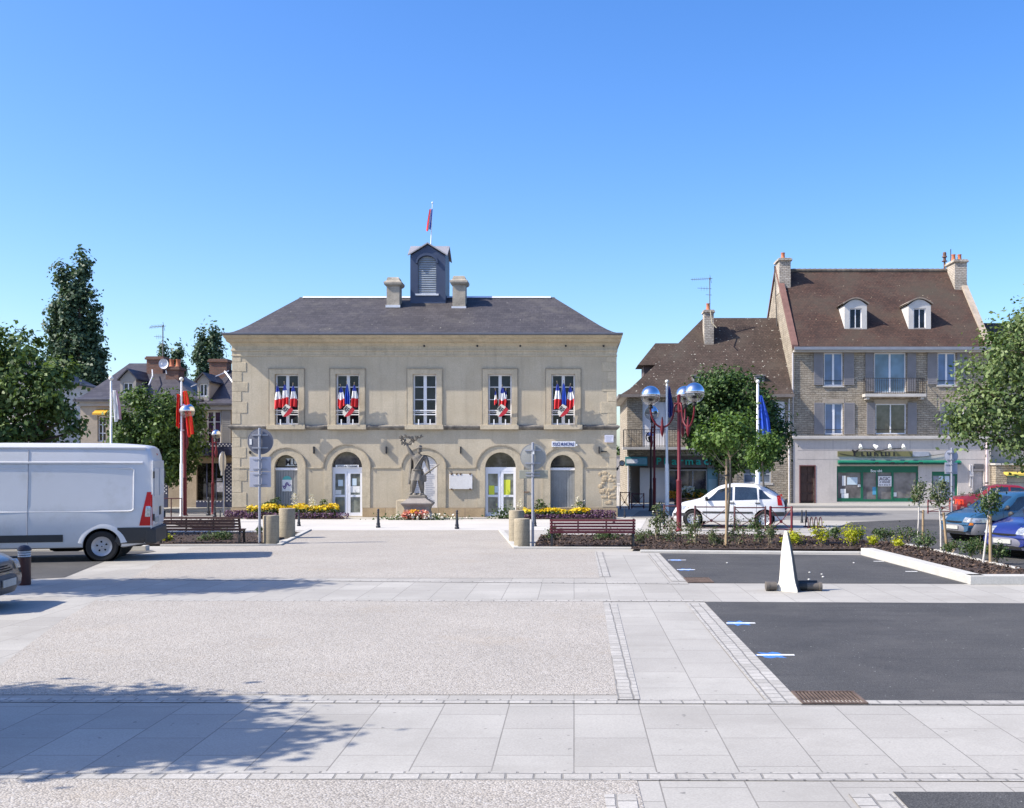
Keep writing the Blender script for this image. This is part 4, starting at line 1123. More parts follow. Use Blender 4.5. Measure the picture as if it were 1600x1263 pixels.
# pale house far behind the big left tree
PH = thing('pale_house', 'pale house with slate roof mostly hidden behind the big tree at the left edge', 'house', (X(20, 60), 60, 0))
mb = MB(); house_box(mb, X(-90, 60), X(52, 60), 60, 68, Z(590, 60), [rect_pts(X(20, 60), X(36, 60), Z(640, 60), Z(610, 60))]); mb.build('wall', M('pale_render', (.52, .48, .44), .9, .08), PH)
mb = MB(); hip_roof(mb, X(-90, 60), X(52, 60), 60, 68, Z(590, 60), X(-40, 60), X(0, 60), 64, Z(556, 64)); mb.build('roof', dkslate, PH)
window(PH, X(20, 60), X(36, 60), Z(640, 60), Z(610, 60), 60.1, 2, 3, white_f, dglass)
# ------------------------------------------------------------------ RIGHT HOUSES
rubble = BM('coursed_rubble', (.325, .278, .215), (.40, .345, .27), (.25, .21, .16), .30, .115, .016, 'wall', .92, .5, 1.0, .06, .28, 2.2, wobble=.11, fine=.2, fscale=18, fine_bump=.5, stain=(.28, .235, .19), sscale=.8, slo=.58, shi=.85)
tile_red = BM('old_red_tiles', (.060, .036, .029), (.088, .048, .036), (.03, .02, .016), .17, .10, .008, 'roof', .85, .5, .5, .015, .28, .55, wobble=.02, stain=(.062, .050, .038), sscale=.55, slo=.45, shi=.7, fine=.25, fscale=9, specks=((.36, .30, .21), 6, .72))
tile_brn = BM('old_brown_tiles', (.054, .038, .030), (.078, .053, .042), (.03, .022, .018), .17, .10, .008, 'roof', .85, .5, .5, .015, .22, .5, wobble=.02, stain=(.070, .058, .046), sscale=.5, slo=.5, shi=.72, fine=.22, fscale=9, specks=((.40, .38, .32), 6.5, .675))
sgrey = M('grey_shutters', (.22, .21, .215), .75, .1, 2, .08, 20)
blue_reflection_glass = glass_mat('sky_reflection_blue', (.05, .10, .24), .04, 1.0, var=.35, scale=.9)  # blue base colour stands in for the sky reflected in the panes
brn_glass = glass_mat('brown_glass', (.06, .055, .05), .05, .9, var=.6, scale=1.5)
render_g = M('grey_render', (.50, .455, .42), .9, .07, .7, .06, 20, .2, 14, .008, dirt=(.40, .36, .33), dscale=.9, dlo=.55, dhi=.85)
add_streaks(render_g, (.30, .275, .26), (4, 4, .3), 1.1, .5, .8, .5)
conc = M('sill_concrete', (.50, .47, .43), .85, .1, 2, .08, 30)
iron = M('balcony_iron', (.03, .026, .026), .6, .15, 4)
brown_dr = M('brown_door', (.075, .04, .03), .6, .2, 4)
# --- tall house with the green shop
TD = 57.5
tx = lambda px: X(px, TD); tz = lambda py: Z(py, TD)
TL = thing('green_shop_house', 'tall rubble stone house with red tiled roof, two dormers and a green shopfront', 'house', (tx(1390), TD, 0))
x0, x1, yF, yB = tx(1237.5), tx(1545.5), TD, TD + 9.2
yR = TD + 4.6; zE = tz(537); zR = Z(427, yR)
zG = tz(684)     # top of the ground-floor shop
wins = []
W1 = [(1287.5, 1317, 551.5, 603), (1366, 1415.5, 551.5, 614), (1465, 1493.5, 551.5, 602), (1288.5, 1317, 630, 679), (1368, 1416, 631, 678.5), (1481, 1507, 631, 678.5)]
holes = [rect_pts(tx(a), tx(b), tz(d), tz(c)) for a, b, c, d in W1]
mb = MB()
facade(mb, rect_pts(x0, x1, zG, zE), holes, yF, .22)
for xx in (x0, x1): mb.poly([(xx, yF, 0), (xx, yB, 0), (xx, yB, zE), (xx, yR, zR), (xx, yF, zE)])
mb.quad((x0, yB, 0), (x1, yB, 0), (x1, yB, zE), (x0, yB, zE))
mb.build('wall', rubble, TL)
# quoin-like flat stone lintels over the openings
mb = MB()
for a, b, c, d in W1: mb.box(tx(a - 2), tx(b + 2), yF - .012, yF + .004, tz(c), tz(c - 6.5))
mb.build('lintels', M('lintel_stone', (.37, .315, .25), .9, .15, 2, .1, 25), TL)
mb = MB(); ov = .32; dz = (zR - zE) / (yR - yF) * ov
th = .12
for s in (0, 1):
    ye, yy = (yF - ov, yR) if s == 0 else (yB + ov, yR)
    mb.grid(lambda u, v: (x0 + .22 + (x1 - x0 - .44) * u, ye + (yy - ye) * v, zE - dz + (zR - zE + dz) * v + th + .03 * noise.noise(Vector((u * 9, v * 4, s)))), 40, 12)
mb.quad((x0 + .22, yF - ov, zE - dz), (x1 - .22, yF - ov, zE - dz), (x1 - .22, yF - ov, zE - dz + th), (x0 + .22, yF - ov, zE - dz + th))
roofT = mb.build('roof', tile_red, TL)
mb = MB()
n = 34
for k in range(n):
    xa_ = x0 + .25 + (x1 - x0 - .5) * k / n; mb.tube([(xa_ + .01, yR, zR + th + .01), (xa_ + (x1 - x0) / n * .97, yR, zR + th + .03)], .12, 8)
mb.build('ridge_tiles', M('ridge_tile', (.13, .11, .09), .9, .3, 3), roofT)
for xx, s in ((x0, 1), (x1, -1)):
    mb = MB()
    a = [(xx - s * .06, yF - ov, zE - dz + .02), (xx - s * .06, yR, zR + .22), (xx - s * .06, yB + ov, zE - dz + .02)]
    up = .2
    for i in range(2):
        p, q = a[i], a[i + 1]
        w = s * .32
        mb.loft([[(p[0], p[1], p[2]), (p[0] + w, p[1], p[2]), (p[0] + w, p[1], p[2] + up), (p[0], p[1], p[2] + up)], [(q[0], q[1], q[2]), (q[0] + w, q[1], q[2]), (q[0] + w, q[1], q[2] + up), (q[0], q[1], q[2] + up)]], True, True, True)
    mb.build('gable_coping', M('coping_red', (.17, .09, .075), .9, .2, 3) if s == 1 else M('coping_stone', (.36, .30, .24), .9, .2, 3), TL)
mb = MB(); mb.box(x0 + .05, x1 - .05, yF - ov - .14, yF - ov - .004, zE - dz - .06, zE - dz + .1); mb.build('gutter', M('gutter_zinc', (.27, .28, .31), .5, .1, 3, metal=.4), TL)
mb = MB(); mb.box(x0 + .04, x1 - .04, yF - ov, yF - .002, zE - dz - .16, zE - dz - .065); mb.build('eaves_board', M('eaves_cream', (.47, .43, .38), .8, .06), TL)
pale_stone = BM('chimney_rubble', (.42, .37, .31), (.50, .45, .38), (.26, .22, .18), .22, .095, .014, 'wall', .92, .5, .8, .04, .25, 2, wobble=.07)
cL = chimney(TL, x0 - .02, x0 + .62, yR - 1.15, yR + .05, zR - 1.3, Z(409, yR), pale_stone, 1, terracotta, .08)
cR = chimney(TL, x1 - .66, x1 + .02, yR - 1.3, yR + .1, zR - 1.3, Z(412, yR), pale_stone, 2, terracotta, .08)
mb = MB(); cx_ = x1 - .62; mb.tube([(cx_ - .1, yR + .2, zR - .2), (cx_ - .1, yR + .2, Z(408, yR))], .06, 8); mb.lathe((cx_ - .1, yR + .2, Z(408, yR)), [(.16, 0), (.16, .04), (.08, .06), (.08, .22), (.15, .25), (.12, .32), (.1, .33), (.1, .5), (.05, .55)], 12); mb.build('flue_cowl', M('rust_cowl', (.13, .075, .06), .7), cR)
mb = MB(); xr = X(1486.5, yR); mb.tube([(xr, yR + .1, zR), (xr, yR + .1, Z(389, yR))], .025, 6); mb.build('rod', iron, roofT)
mb = MB(); mb.tube([(x0 - .1, yF + 3.4, zE), (x0 - .1, yR - .1, zR + .4), (x0 - .1, yR - .1, Z(418, yR))], .03, 6); mb.build('cable', iron, TL)
for c in (1337, 1437):
    dd = TD + .75; X_ = lambda px: X(px, dd); Z_ = lambda py: Z(py, dd)
    gable_dormer(roofT, X_(c - 17.5), X_(c + 17.5), Z_(518), Z_(477), Z_(468), dd, 3.2, M('dormer_white', (.55, .53, .50), .8, .08, 2, .05, 20), M('dormer_roof_tile', (.24, .20, .165), .85, .25, 3), (X_(c - 9.5), X_(c + 9.5), Z_(513.5), Z_(482)), white_f, dglass, .1, True)
mb = MB()
window(TL, tx(1287.5), tx(1317), tz(603), tz(551.5), yF + .08, 2, 1, white_f, blue_reflection_glass, .06, .1, sill=(.06, .14, .08), sill_m=conc)
window(TL, tx(1366), tx(1415.5), tz(614), tz(551.5), yF + .08, 2, 1, white_f, glass_mat('mid_blue_reflection', (.09, .16, .24), .05, .9, var=.3), .06, .1)  # reflected blue put into the glass colour here too
window(TL, tx(1465), tx(1493.5), tz(602), tz(551.5), yF + .08, 2, 1, white_f, blue_reflection_glass, .06, .1, sill=(.06, .14, .08), sill_m=conc)
window(TL, tx(1288.5), tx(1317), tz(679), tz(630), yF + .08, 2, 1, white_f, blue_reflection_glass, .06, .12)
window(TL, tx(1368), tx(1416), tz(678.5), tz(631), yF + .08, 2, 1, white_f, brn_glass, .06, .06)
window(TL, tx(1481), tx(1507), tz(678.5), tz(631), yF + .08, 2, 1, white_f, brn_glass, .06, .06)
for (a, b, c, d) in ((1271.5, 1286, 550.5, 602), (1318.5, 1334, 550.5, 602), (1352, 1364.5, 550.5, 612), (1417.5, 1431, 550.5, 612), (1449, 1463.5, 550.5, 601), (1495.5, 1511, 550.5, 601),
                     (1272, 1287, 629.5, 679), (1318.5, 1335, 629.5, 679), (1354, 1366.5, 629.5, 679), (1418, 1432, 629.5, 679), (1468, 1480, 629.5, 679), (1508.5, 1522, 629.5, 679)):
    shutter(TL, tx(a), tx(b), tz(d), tz(c), yF, sgrey)
# balcony
mb = MB(); bx0_, bx1_ = tx(1347), tx(1441.5); yb_ = yF - .62
mb.box(bx0_, bx1_, yb_, yF - .003, tz(621), tz(616.5)); mb.box(bx0_ + .1, bx0_ + .25, yb_ + .1, yF - .003, tz(625), tz(621.1)); mb.box(bx1_ - .25, bx1_ - .1, yb_ + .1, yF - .003, tz(625), tz(621.1)); bal = mb.build('balcony', conc, TL)
def railing(mb, x0_, x1_, y0_, y1_, z0_, z1_, step=.115, diag=False):
    for z in (z0_ + .05, z1_): mb.box(x0_, x1_, y0_ - .015, y0_ + .015, z - .015, z + .015)
    for xx in (x0_, x1_):
        for z in (z0_ + .05, z1_): mb.box(xx - .014, xx + .014, y0_ + .016, y1_, z - .014, z + .014)
        k = 0
        while y0_ + k * step * 1.4 < y1_: mb.box(xx - .008, xx + .008, y0_ + k * step * 1.4 - .008, y0_ + k * step * 1.4 + .008, z0_, z1_ - .016); k += 1
    n = int((x1_ - x0_) / step)
    for k in range(n + 1):
        xx = x0_ + (x1_ - x0_) * k / n; mb.box(xx - .009, xx + .009, y0_ - .009, y0_ + .009, z0_, z1_ - .016)
mb = MB(); railing(mb, bx0_ + .06, bx1_ - .06, yb_ + .06, yF, tz(616.5), tz(592.5)); mb.build('railing', iron, bal)
for (a, b, z) in ((1288, 1316.5, 595), (1465.5, 1493, 595), (1289, 1316.5, 671.5), (1368.5, 1415.5, 671.5)):
    mb = MB(); mb.box(tx(a), tx(b), yF + .03, yF + .055, tz(z) - .015, tz(z) + .015); mb.build('window_bar', iron, TL)
mb = MB(); mb.tube([(x0 + .03, yF - .07, zE - .5), (x0 + .03, yF - .07, .1)], .045, 8); mb.build('downpipe', M('pipe_grey', (.46, .44, .44), .6), TL)
# ground floor: rendered front with door and shop openings
yS = yF - .22
doorH = rect_pts(tx(1249), tx(1271.5), .13, tz(728.5)); shopH = rect_pts(tx(1306), tx(1433), .2, tz(728.5)); shop2 = rect_pts(tx(1454), tx(1494), .3, tz(737)); door2 = rect_pts(tx(1519), tx(1534.5), .2, tz(735.5))
mb = MB(); facade(mb, rect_pts(x0 + .02, x1, .0, zG - .02), [doorH, shopH, shop2, door2], yS, .3)
mb.quad((x0 + .02, yS, 0), (x0 + .02, yF, 0), (x0 + .02, yF, zG - .02), (x0 + .02, yS, zG - .02)); mb.quad((x1, yS, 0), (x1, yF, 0), (x1, yF, zG - .02), (x1, yS, zG - .02))
mb.build('shop_wall', render_g, TL)
mb = MB(); mb.box(x0 - .05, x1 + .03, yS - .16, yF - .004, tz(686.5), tz(681.5)); mb.build('ledge', conc, TL, bevel=.02)
mb = MB()
for yy in (704, 718): mb.box(tx(1245), tx(1540), yS - .004, yS + .002, tz(yy) - .012, tz(yy) + .012)
for xx in (1300, 1345, 1420, 1480): mb.box(tx(xx) - .012, tx(xx) + .012, yS - .003, yS + .002, tz(704), tz(687.5))
mb.build('panel_joints', M('joint_grey', (.33, .30, .285), .9), TL)
mb = MB(); mb.quad((tx(1249), yS + .2, .13), (tx(1271.5), yS + .2, .13), (tx(1271.5), yS + .2, tz(728.5)), (tx(1249), yS + .2, tz(728.5)))
for i in range(2):
    for j in range(4): mb.box(tx(1251 + 10.5 * i), tx(1259.5 + 10.5 * i), yS + .16, yS + .199, .25 + .5 * j, .62 + .5 * j)
hd = mb.build('house_door', brown_dr, TL)
mb = MB()
for (a, b, c, d) in ((1247.5, 1249, .13, tz(727)), (1271.5, 1273, .13, tz(727)), (1249, 1271.5, tz(728.4), tz(727))): mb.box(tx(a), tx(b), yS - .02, yS + .15, c, d)
mb.build('door_frame', M('dark_red_frame', (.16, .06, .06), .6), hd)
gp = M('green_shop_paint', (.008, .115, .06), .4, .12, 2, .05, 20)
sglass = glass_mat('grey_shop_glass', (.16, .15, .145), .05, .7, var=.35, scale=1.8)
SF = MB(); y = yS + .08
def fr(mb, a, b, yt, yb_, z0_=None, z1_=None): mb.box(tx(a), tx(b), y, y + .09, z0_ if z0_ is not None else tz(yb_), z1_ if z1_ is not None else tz(yt))
fr(SF, 1306, 1433, 728.5, 738.5)
fr(SF, 1306, 1346, 778.5, 791.5, z0_=.2); fr(SF, 1393.5, 1433, 778.5, 791.5, z0_=.2)
for a, b in ((1306, 1308), (1344, 1347.5), (1391.5, 1395), (1430.5, 1433), (1368, 1370)): SF.box(tx(a), tx(b), y - .01, y + .08, .2, tz(738.5))
SF.box(tx(1347.5), tx(1391.5), y - .008, y + .07, .2, .33)
shop = SF.build('shopfront', gp, TL)
for a, b, z0_, z1_ in ((1308, 1344, tz(778.5), tz(738.5)), (1347.5, 1368, .33, tz(738.5)), (1370, 1391.5, .33, tz(738.5)), (1395, 1430.5, tz(778.5), tz(738.5))):
    mb = MB(); mb.quad((tx(a), y + .05, z0_), (tx(b), y + .05, z0_), (tx(b), y + .05, z1_), (tx(a), y + .05, z1_)); mb.build('pane', sglass, shop)
mb = MB(); text_mesh(mb, 'Bou', tx(1363.5), y - .006, tz(735.8), .15, .28, .003, True); text_mesh(mb, 'ubé', tx(1373.5), y - .006, tz(735.6), .15, .24, .003, True); mb.build('door_lettering', white_m, shop)
mb = MB()
fr(mb, 1454, 1494, 737, 743.5)
for a, b in ((1454, 1456), (1491, 1494)): mb.box(tx(a), tx(b), y - .01, y + .08, .3, tz(743.5))
mb.box(tx(1456), tx(1491), y + .003, y + .08, .3, tz(781)); mb.box(tx(1473), tx(1474.5), y + .003, y + .07, tz(781), tz(743.5)); s2 = mb.build('side_shopfront', gp, TL)
mb = MB(); mb.quad((tx(1456), y + .05, tz(781)), (tx(1491), y + .05, tz(781)), (tx(1491), y + .05, tz(743.5)), (tx(1456), y + .05, tz(743.5))); mb.build('pane', glass_mat('blue_shop_glass', (.16, .18, .23), .05, .8, var=.4), s2)
mb = MB(); mb.box(tx(1519), tx(1534.5), yS + .16, yS + .2, .2, tz(735.5)); mb.box(tx(1520.5), tx(1533), yS + .14, yS + .16, .35, tz(737.5)); mb.build('side_door', M('side_door_grey', (.42, .40, .39), .7), TL)
mb = MB(); mb.box(tx(1519), tx(1534), yS - .03, yS + .002, tz(733), tz(725))
for k in range(5): mb.box(tx(1520), tx(1533), yS - .045, yS - .031, tz(731.8 - k * 1.4) - .02, tz(731.8 - k * 1.4) + .015)
mb.build('vent_grille', M('vent_dark', (.14, .135, .14), .7), TL)
mb = MB()
for px, h in ((1513, 760), (1516, 765)): mb.box(tx(px) - .03, tx(px) + .03, yS - .08, yS + .002, tz(h), tz(726))
mb.cbox((tx(1514.5), yS - .06, tz(741)), (.1, .06, .12)); mb.build('meter_pipes', M('pipe_light', (.5, .48, .48), .6), TL)
# roll-up awning, fascia sign, lamps
aw = thing('rolled_awning', 'long rolled-up green awning above the green shopfront', 'awning', (tx(1400), yS, tz(722)))
mb = MB(); mb.prism([(yS - .02, tz(719.3)), (yS - .28, tz(721)), (yS - .30, tz(723)), (yS - .02, tz(724))], lambda y_, z: (tx(1307), y_, z), lambda y_, z: (tx(1497), y_, z)); mb.build('cassette', M('awning_green', (.012, .17, .10), .5, .12, 4), aw)
mb = MB(); mb.box(tx(1307), tx(1497), yS - .26, yS - .05, tz(726), tz(724.2)); mb.build('front_bar', M('awning_dark_green', (.01, .08, .055), .6), aw)
for a, b in ((1363, 1368), (1387, 1393), (1408, 1414), (1431, 1437)): mb = MB(); mb.box(tx(a), tx(b), yS - .315, yS - .05, tz(724.5), tz(722.4)); mb.build('folded_arm', black_m, aw)
fs = thing('shop_sign', 'olive shop fascia with broken black letters above the green awning', 'sign', (tx(1365), yS, tz(710)))
mb = MB(); mb.box(tx(1307), tx(1423.5), yS - .04, yS - .003, tz(713.5), tz(705.3)); mb.build('board', M('olive_board', (.17, .16, .07), .7, .1, 2, .06, 20), fs)
mb = MB(); mb.box(tx(1423.6), tx(1449), yS - .038, yS - .003, tz(713.5), tz(706)); mb.build('blue_grey_board', M('bluegrey_board', (.33, .35, .40), .7), fs)
mb = MB()
def stroke(a, b, c, d): q_ = MB(); q_.box(tx(a), tx(b), yS - .055, yS - .041, tz(d), tz(c)); q_.build('letter', black_m, fs)
for a, b in ((1331.5, 1334.5), (1343.5, 1345.8), (1352, 1354), (1357, 1359), (1363.5, 1365.6), (1374, 1376), (1380.5, 1382.4), (1385.8, 1387.8), (1393.5, 1395.5)): stroke(a, b, 706.6, 712.8)
for a, b in ((1346, 1349), (1354.1, 1356.2), (1376.1, 1378.6), (1382.5, 1385)): stroke(a, b, 711.6, 712.8)
stroke(1366, 1367.5, 707.5, 710); stroke(1367.8, 1369.6, 709.5, 712.8)
mb.tube([(tx(1333), yS - .05, tz(708)), (tx(1330), yS - .05, tz(703))], .05, 5); mb.tube([(tx(1333), yS - .05, tz(708)), (tx(1338), yS - .05, tz(704))], .05, 5)
mb.build('letter', black_m, fs)
for i, px in enumerate((1341, 1364, 1386.5, 1407.5)):
    lab = ['leftmost of the four white spotlights above the broken shop sign', 'second white spotlight from the left above the broken shop sign, turned aside', 'third white spotlight from the left above the broken shop sign', 'rightmost of the four white spotlights above the broken shop sign'][i]
    s = thing('shop_spotlight', lab, 'spotlight', (tx(px), yS, tz(698)), 'white spotlights over the shop sign')
    mb = MB(); c = Vector((tx(px), yS - .25, tz(697.8)))
    dr = Vector((.5, -.2, -.4)) if i == 1 else Vector((-.05, -.45, -.6))
    dr.normalize(); mb.tube([c - dr * .12, c - dr * .02, c + dr * .12], [.05, .085, .11], 10); mb.build('head', white_m, s, smooth=40)
    mb = MB(); mb.tube([c - dr * .1, (c.x, yS, c.z + .12)], .018, 6); mb.build('bracket', white_m, s)
cb = thing('wall_cable', 'thin black cable looping along the wall under the white spotlights', 'cable', (tx(1370), yS, tz(703)))
mb = MB(); pts = [(1330, 703.5), (1335, 706), (1341, 702), (1350, 702), (1362, 702.5), (1366, 705), (1374, 704.5), (1386, 702), (1400, 701.5), (1408, 701)]
mb.tube([(tx(a), yS - .06, tz(b)) for a, b in pts], .022, 6); mb.tube([(tx(a), yS - .05, tz(b)) for a, b in ((1310, 709), (1340, 714.5), (1400, 716), (1440, 714), (1480, 708.5))], .012, 5); mb.build('wire', black_m, cb)
# notices in the shop window
ag = thing('estate_sign', 'white AGIC for-sale board on the right leaf of the green shop door', 'sign', (tx(1381), y, tz(752)))
mb = MB(); mb.box(tx(1370.8), tx(1391.5), y - .03, y - .012, tz(760), tz(744.2)); mb.build('board', M('agency_board', (.72, .70, .70), .6), ag)
mb = MB(); text_mesh(mb, 'AGIC', tx(1381), y - .034, tz(748.2), .19, .58, .003, True); text_mesh(mb, 'A VENDRE', tx(1381), y - .034, tz(753.4), .1, .56, .003, True); text_mesh(mb, '02 31 20 36 10', tx(1381), y - .034, tz(757.8), .075, .58, .003, True); mb.build('lettering', M('agency_ink', (.07, .05, .08), .7), ag)
gs = 'papers stuck inside the green shop window'
tcv = dict(conv=tx, convz=tz, group=gs)
notice(1315, 1320.5, 743.5, 759, y + .045, paper, 'tall narrow paper in the left pane of the green shop', **tcv)
notice(1323, 1339, 746, 757.5, y + .045, bpaper, 'large pale sheet in the left pane of the green shop', **tcv)
notice(1339.5, 1345, 757, 761, y + .045, paper, 'small card beside the large sheet in the green shop left pane', **tcv)
notice(1312.5, 1321, 764, 771, y + .047, paper, 'crooked paper above the lowest sheet in the green shop left pane', **tcv)
notice(1314, 1325, 771.2, 779, y + .045, paper, 'lowest white sheet in the left pane of the green shop', **tcv)
notice(1362.5, 1368, 761, 773, y + .045, M('blue_poster', (.08, .28, .45), .7), 'blue poster on the left leaf of the green shop door', **tcv)
notice(1395.5, 1400, 769.5, 776, y + .045, paper, 'small white paper low in the right pane of the green shop', **tcv)
notice(1466, 1482, 744, 754, y + .045, bpaper, 'pale blue sheet in the small side window of the green shop', **tcv)

# --- pharmacy house
PD = 57.3
qx = lambda px: X(px, PD); qz = lambda py: Z(py, PD)
PHm = thing('pharmacy_house', 'rubble stone house with brown tiled roof over the green pharmacy sign', 'house', (qx(1100), PD, 0))
x0, x1, yF, yB = qx(980), tx(1237.5) - .012, PD, PD + 9
zE = qz(617); yR = PD + 4.4; zR = Z(497, yR)
zg = qz(702)
w1 = rect_pts(qx(1004), qx(1041), qz(700), qz(628)); w2 = rect_pts(qx(1200), qx(1214), qz(680), qz(629)); w3 = rect_pts(qx(1162), qx(1205), qz(755), qz(727)); rec = rect_pts(qx(986), qx(1124), .02, qz(713))
mb = MB(); house_box(mb, x0, x1, yF, yB, zE, [w1, w2, w3, rec], .25); mb.build('wall', rubble, PHm)
mb = MB()
q = .35
rxa, rxb = X(1099, yR), X(1226, yR)
rings = []
for t, h in ((0, 0), (.1, .07), (.22, .19), (.6, .57), (1, 1)):
    xa_ = x0 - q + (rxa - x0 + q) * t; ya_ = yF - q + (yR - yF + q) * t; yb_ = yB + q + (yR + .02 - yB - q) * t; z = zE + (zR - zE) * h
    rings.append([(xa_, ya_, z), (x1 + .0, ya_, z), (x1 + .0, yb_, z), (xa_, yb_, z)])
mb.loft([[(p[0], p[1], p[2] - .12) for p in rings[0]]] + rings, True, False, True); roofP = mb.build('roof', tile_brn, PHm)
mb = MB(); mb.box(x0 - q - .02, x1, yF - q - .13, yF - q - .003, zE - .15, zE + .0); mb.box(x0 - q - .13, x0 - q - .003, yF - q - .13, yB, zE - .15, zE + .0); mb.build('gutter', M('gutter_brown', (.20, .17, .15), .6), PHm)
mb = MB(); mb.quad((x0 - q, yF - q, zE - .125), (x1, yF - q, zE - .125), (x1, yF - .002, zE - .125), (x0 - q, yF - .002, zE - .125)); mb.quad((x0 - q, yF, zE - .126), (x0 - .002, yF, zE - .126), (x0 - .002, yB, zE - .126), (x0 - q, yB, zE - .126)); mb.build('soffit', M('soffit_cream', (.46, .42, .36), .8), PHm)
# hipped side dormer on the left slope
dz0, dz1 = Z(590, PD + 4), Z(573, PD + 4)
xd0, xd1 = X(995, PD + 4), X(1062, PD + 4); yd0, yd1 = PD + 3.4, PD + 5.4
mb = MB(); mb.box(xd0 + .35, xd1, yd0, yd1, dz0 - .6, dz1 + .05); dm = mb.build('side_dormer', M('dormer_shadow_tone', (.10, .075, .075), .8), roofP)  # dark colour paints in the shadow on the dormer face
zr_ = Z(536.5, PD + 4.4); ym = (yd0 + yd1) / 2; xr_ = X(1024, PD + 4.4)
mb = MB(); mb.add([(xd0 - .0, yd0 - .35, dz1), (xd0 - .0, yd1 + .35, dz1), (xr_, ym, zr_), (xd1 + 2, yd0 - .35, dz1), (xd1 + 2, yd1 + .35, dz1), (xd1 + 2, ym, zr_)], [(0, 1, 2), (0, 2, 5, 3), (1, 4, 5, 2), (0, 3, 4, 1)]); mb.build('dormer_roof', tile_brn, dm)
for c in (1089, 1187):
    dd = PD + .55; X_ = lambda px: X(px, dd); Z_ = lambda py: Z(py, dd)
    mb = MB(); mb.box(X_(c - 7.5), X_(c + 7.5), dd, dd + 1.6, Z_(603), Z_(587.5)); mb.box(X_(c - 9), X_(c + 9), dd - .1, dd + 1.6, Z_(587.4), Z_(586)); sk = mb.build('roof_light', M('lead_grey', (.24, .23, .22), .7), roofP)
    window(sk, X_(c - 5.5), X_(c + 5.5), Z_(600), Z_(589), dd - .03, 1, 1, M('frame_grey', (.42, .41, .40), .7), dglass, .04, depth=.028)
cc = chimney(PHm, qx(1110.5) , qx(1126), yR - 1.6, yR - .8, zR - 2.6, Z(484, yR - 1.6), pale_stone, 1, terracotta, .06)
aerial('thin roof aerial beside the chimney of the pharmacy house', X(1109, yR - 1.3), yR - 1.3, zR - .3, Z(434, yR - 1.3), 1.05)
mb = MB(); mb.tube([(X(1109.5, yR - 1.6), yR - 1.7, zR + .2), (X(1110.5, yR - 1.6), yR - 2.1, zR - .55), (X(1117, yR - 1.6), yR - 2.3, zR - .85)], .03, 6); mb.build('aerial_cable', M('cable_tan', (.3, .27, .2), .8), roofP)
# upper floor: white shutters, balcony
whs = M('white_shutter', (.66, .65, .66), .6, .05, 3, .04, 30)
mb = MB()
for a, b in ((1004.2, 1022), (1022.6, 1040.8)):
    mb.box(qx(a), qx(b), yF + .05, yF + .1, qz(700), qz(628.4))
    for k in range(3): mb.box(qx(a) + .08, qx(b) - .08, yF + .035, yF + .05, qz(699 - 23.5 * k), qz(679 - 23.5 * k))
mb.build('balcony_doors', whs, PHm)
window(PHm, qx(1200), qx(1214), qz(680), qz(629), yF + .1, 1, 2, white_f, blue_reflection_glass, .06); shutter(PHm, qx(1212.5), qx(1225.5), qz(680), qz(628), yF - .005, whs)
window(PHm, qx(1162), qx(1205), qz(755), qz(727), yF + .1, 2, 2, M('bluegrey_frame', (.42, .45, .50), .5), glass_mat('bluegrey_glass', (.12, .15, .20), .06, .8, var=.3), .06, .05, sill=(.1, .12, .1), sill_m=conc)
mb = MB(); bx0_, bx1_ = qx(972), qx(1085); mb.box(bx0_, bx1_, yF - .9, yF - .003, qz(703), qz(699)); bal = mb.build('balcony', conc, PHm)
mb = MB(); railing(mb, bx0_ + .06, bx1_ - .06, yF - .84, yF, qz(699), qz(672.5), .13); mb.build('railing', iron, bal)
# recessed pharmacy front
mb = MB(); mb.quad((qx(986), yF + 1.2, .02), (qx(1124), yF + 1.2, .02), (qx(1124), yF + 1.2, qz(713)), (qx(986), yF + 1.2, qz(713))); mb.quad((qx(986), yF + .25, .02), (qx(986), yF + 1.2, .02), (qx(986), yF + 1.2, qz(713)), (qx(986), yF + .25, qz(713))); mb.quad((qx(1124), yF + .25, .02), (qx(1124), yF + 1.2, .02), (qx(1124), yF + 1.2, qz(713)), (qx(1124), yF + .25, qz(713))); mb.quad((qx(986), yF + .25, qz(713)), (qx(1124), yF + .25, qz(713)), (qx(1124), yF + 1.2, qz(713)), (qx(986), yF + 1.2, qz(713))); mb.build('recess', M('brown_render', (.30, .25, .21), .9, .1), PHm)
mb = MB()
for a, b in ((1001, 1023), (1023.4, 1046)): mb.box(qx(a), qx(b), yF + .7, yF + .75, .14, qz(731)); 
mb.build('panel_doors', M('pale_door', (.60, .57, .56), .6, .04), PHm)
mb = MB(); mb.quad((qx(1046), yF + .6, qz(785)), (qx(1106), yF + .6, qz(785)), (qx(1106), yF + .6, qz(736)), (qx(1046), yF + .6, qz(736))); mb.build('shop_window', glass_mat('pharmacy_glass', (.03, .03, .035), .05, .9, var=.9, scale=2), PHm)
mb = MB()
for a, b, c, d in ((1046, 1106, 733.5, 736), (1046, 1106, 785, 793)): mb.box(qx(a), qx(b), yF + .52, yF + .64, qz(d), qz(c))
for a in (1046, 1083.5, 1105): mb.box(qx(a), qx(a + 1.6), yF + .53, yF + .63, qz(785), qz(736))
mb.build('shop_window_frame', M('pharm_frame', (.36, .35, .34), .6), PHm)
mb = MB(); mb.box(qx(1107), qx(1123.5), yF + .5, yF + .55, .14, qz(731)); pdv = mb.build('teal_door', M('teal_panel', (.18, .34, .37), .5, .06), PHm)
mb = MB(); mb.box(qx(1109), qx(1121.5), yF + .48, yF + .5, qz(770), qz(749)); mb.build('door_notice', M('teal_pale', (.34, .50, .52), .6), pdv)
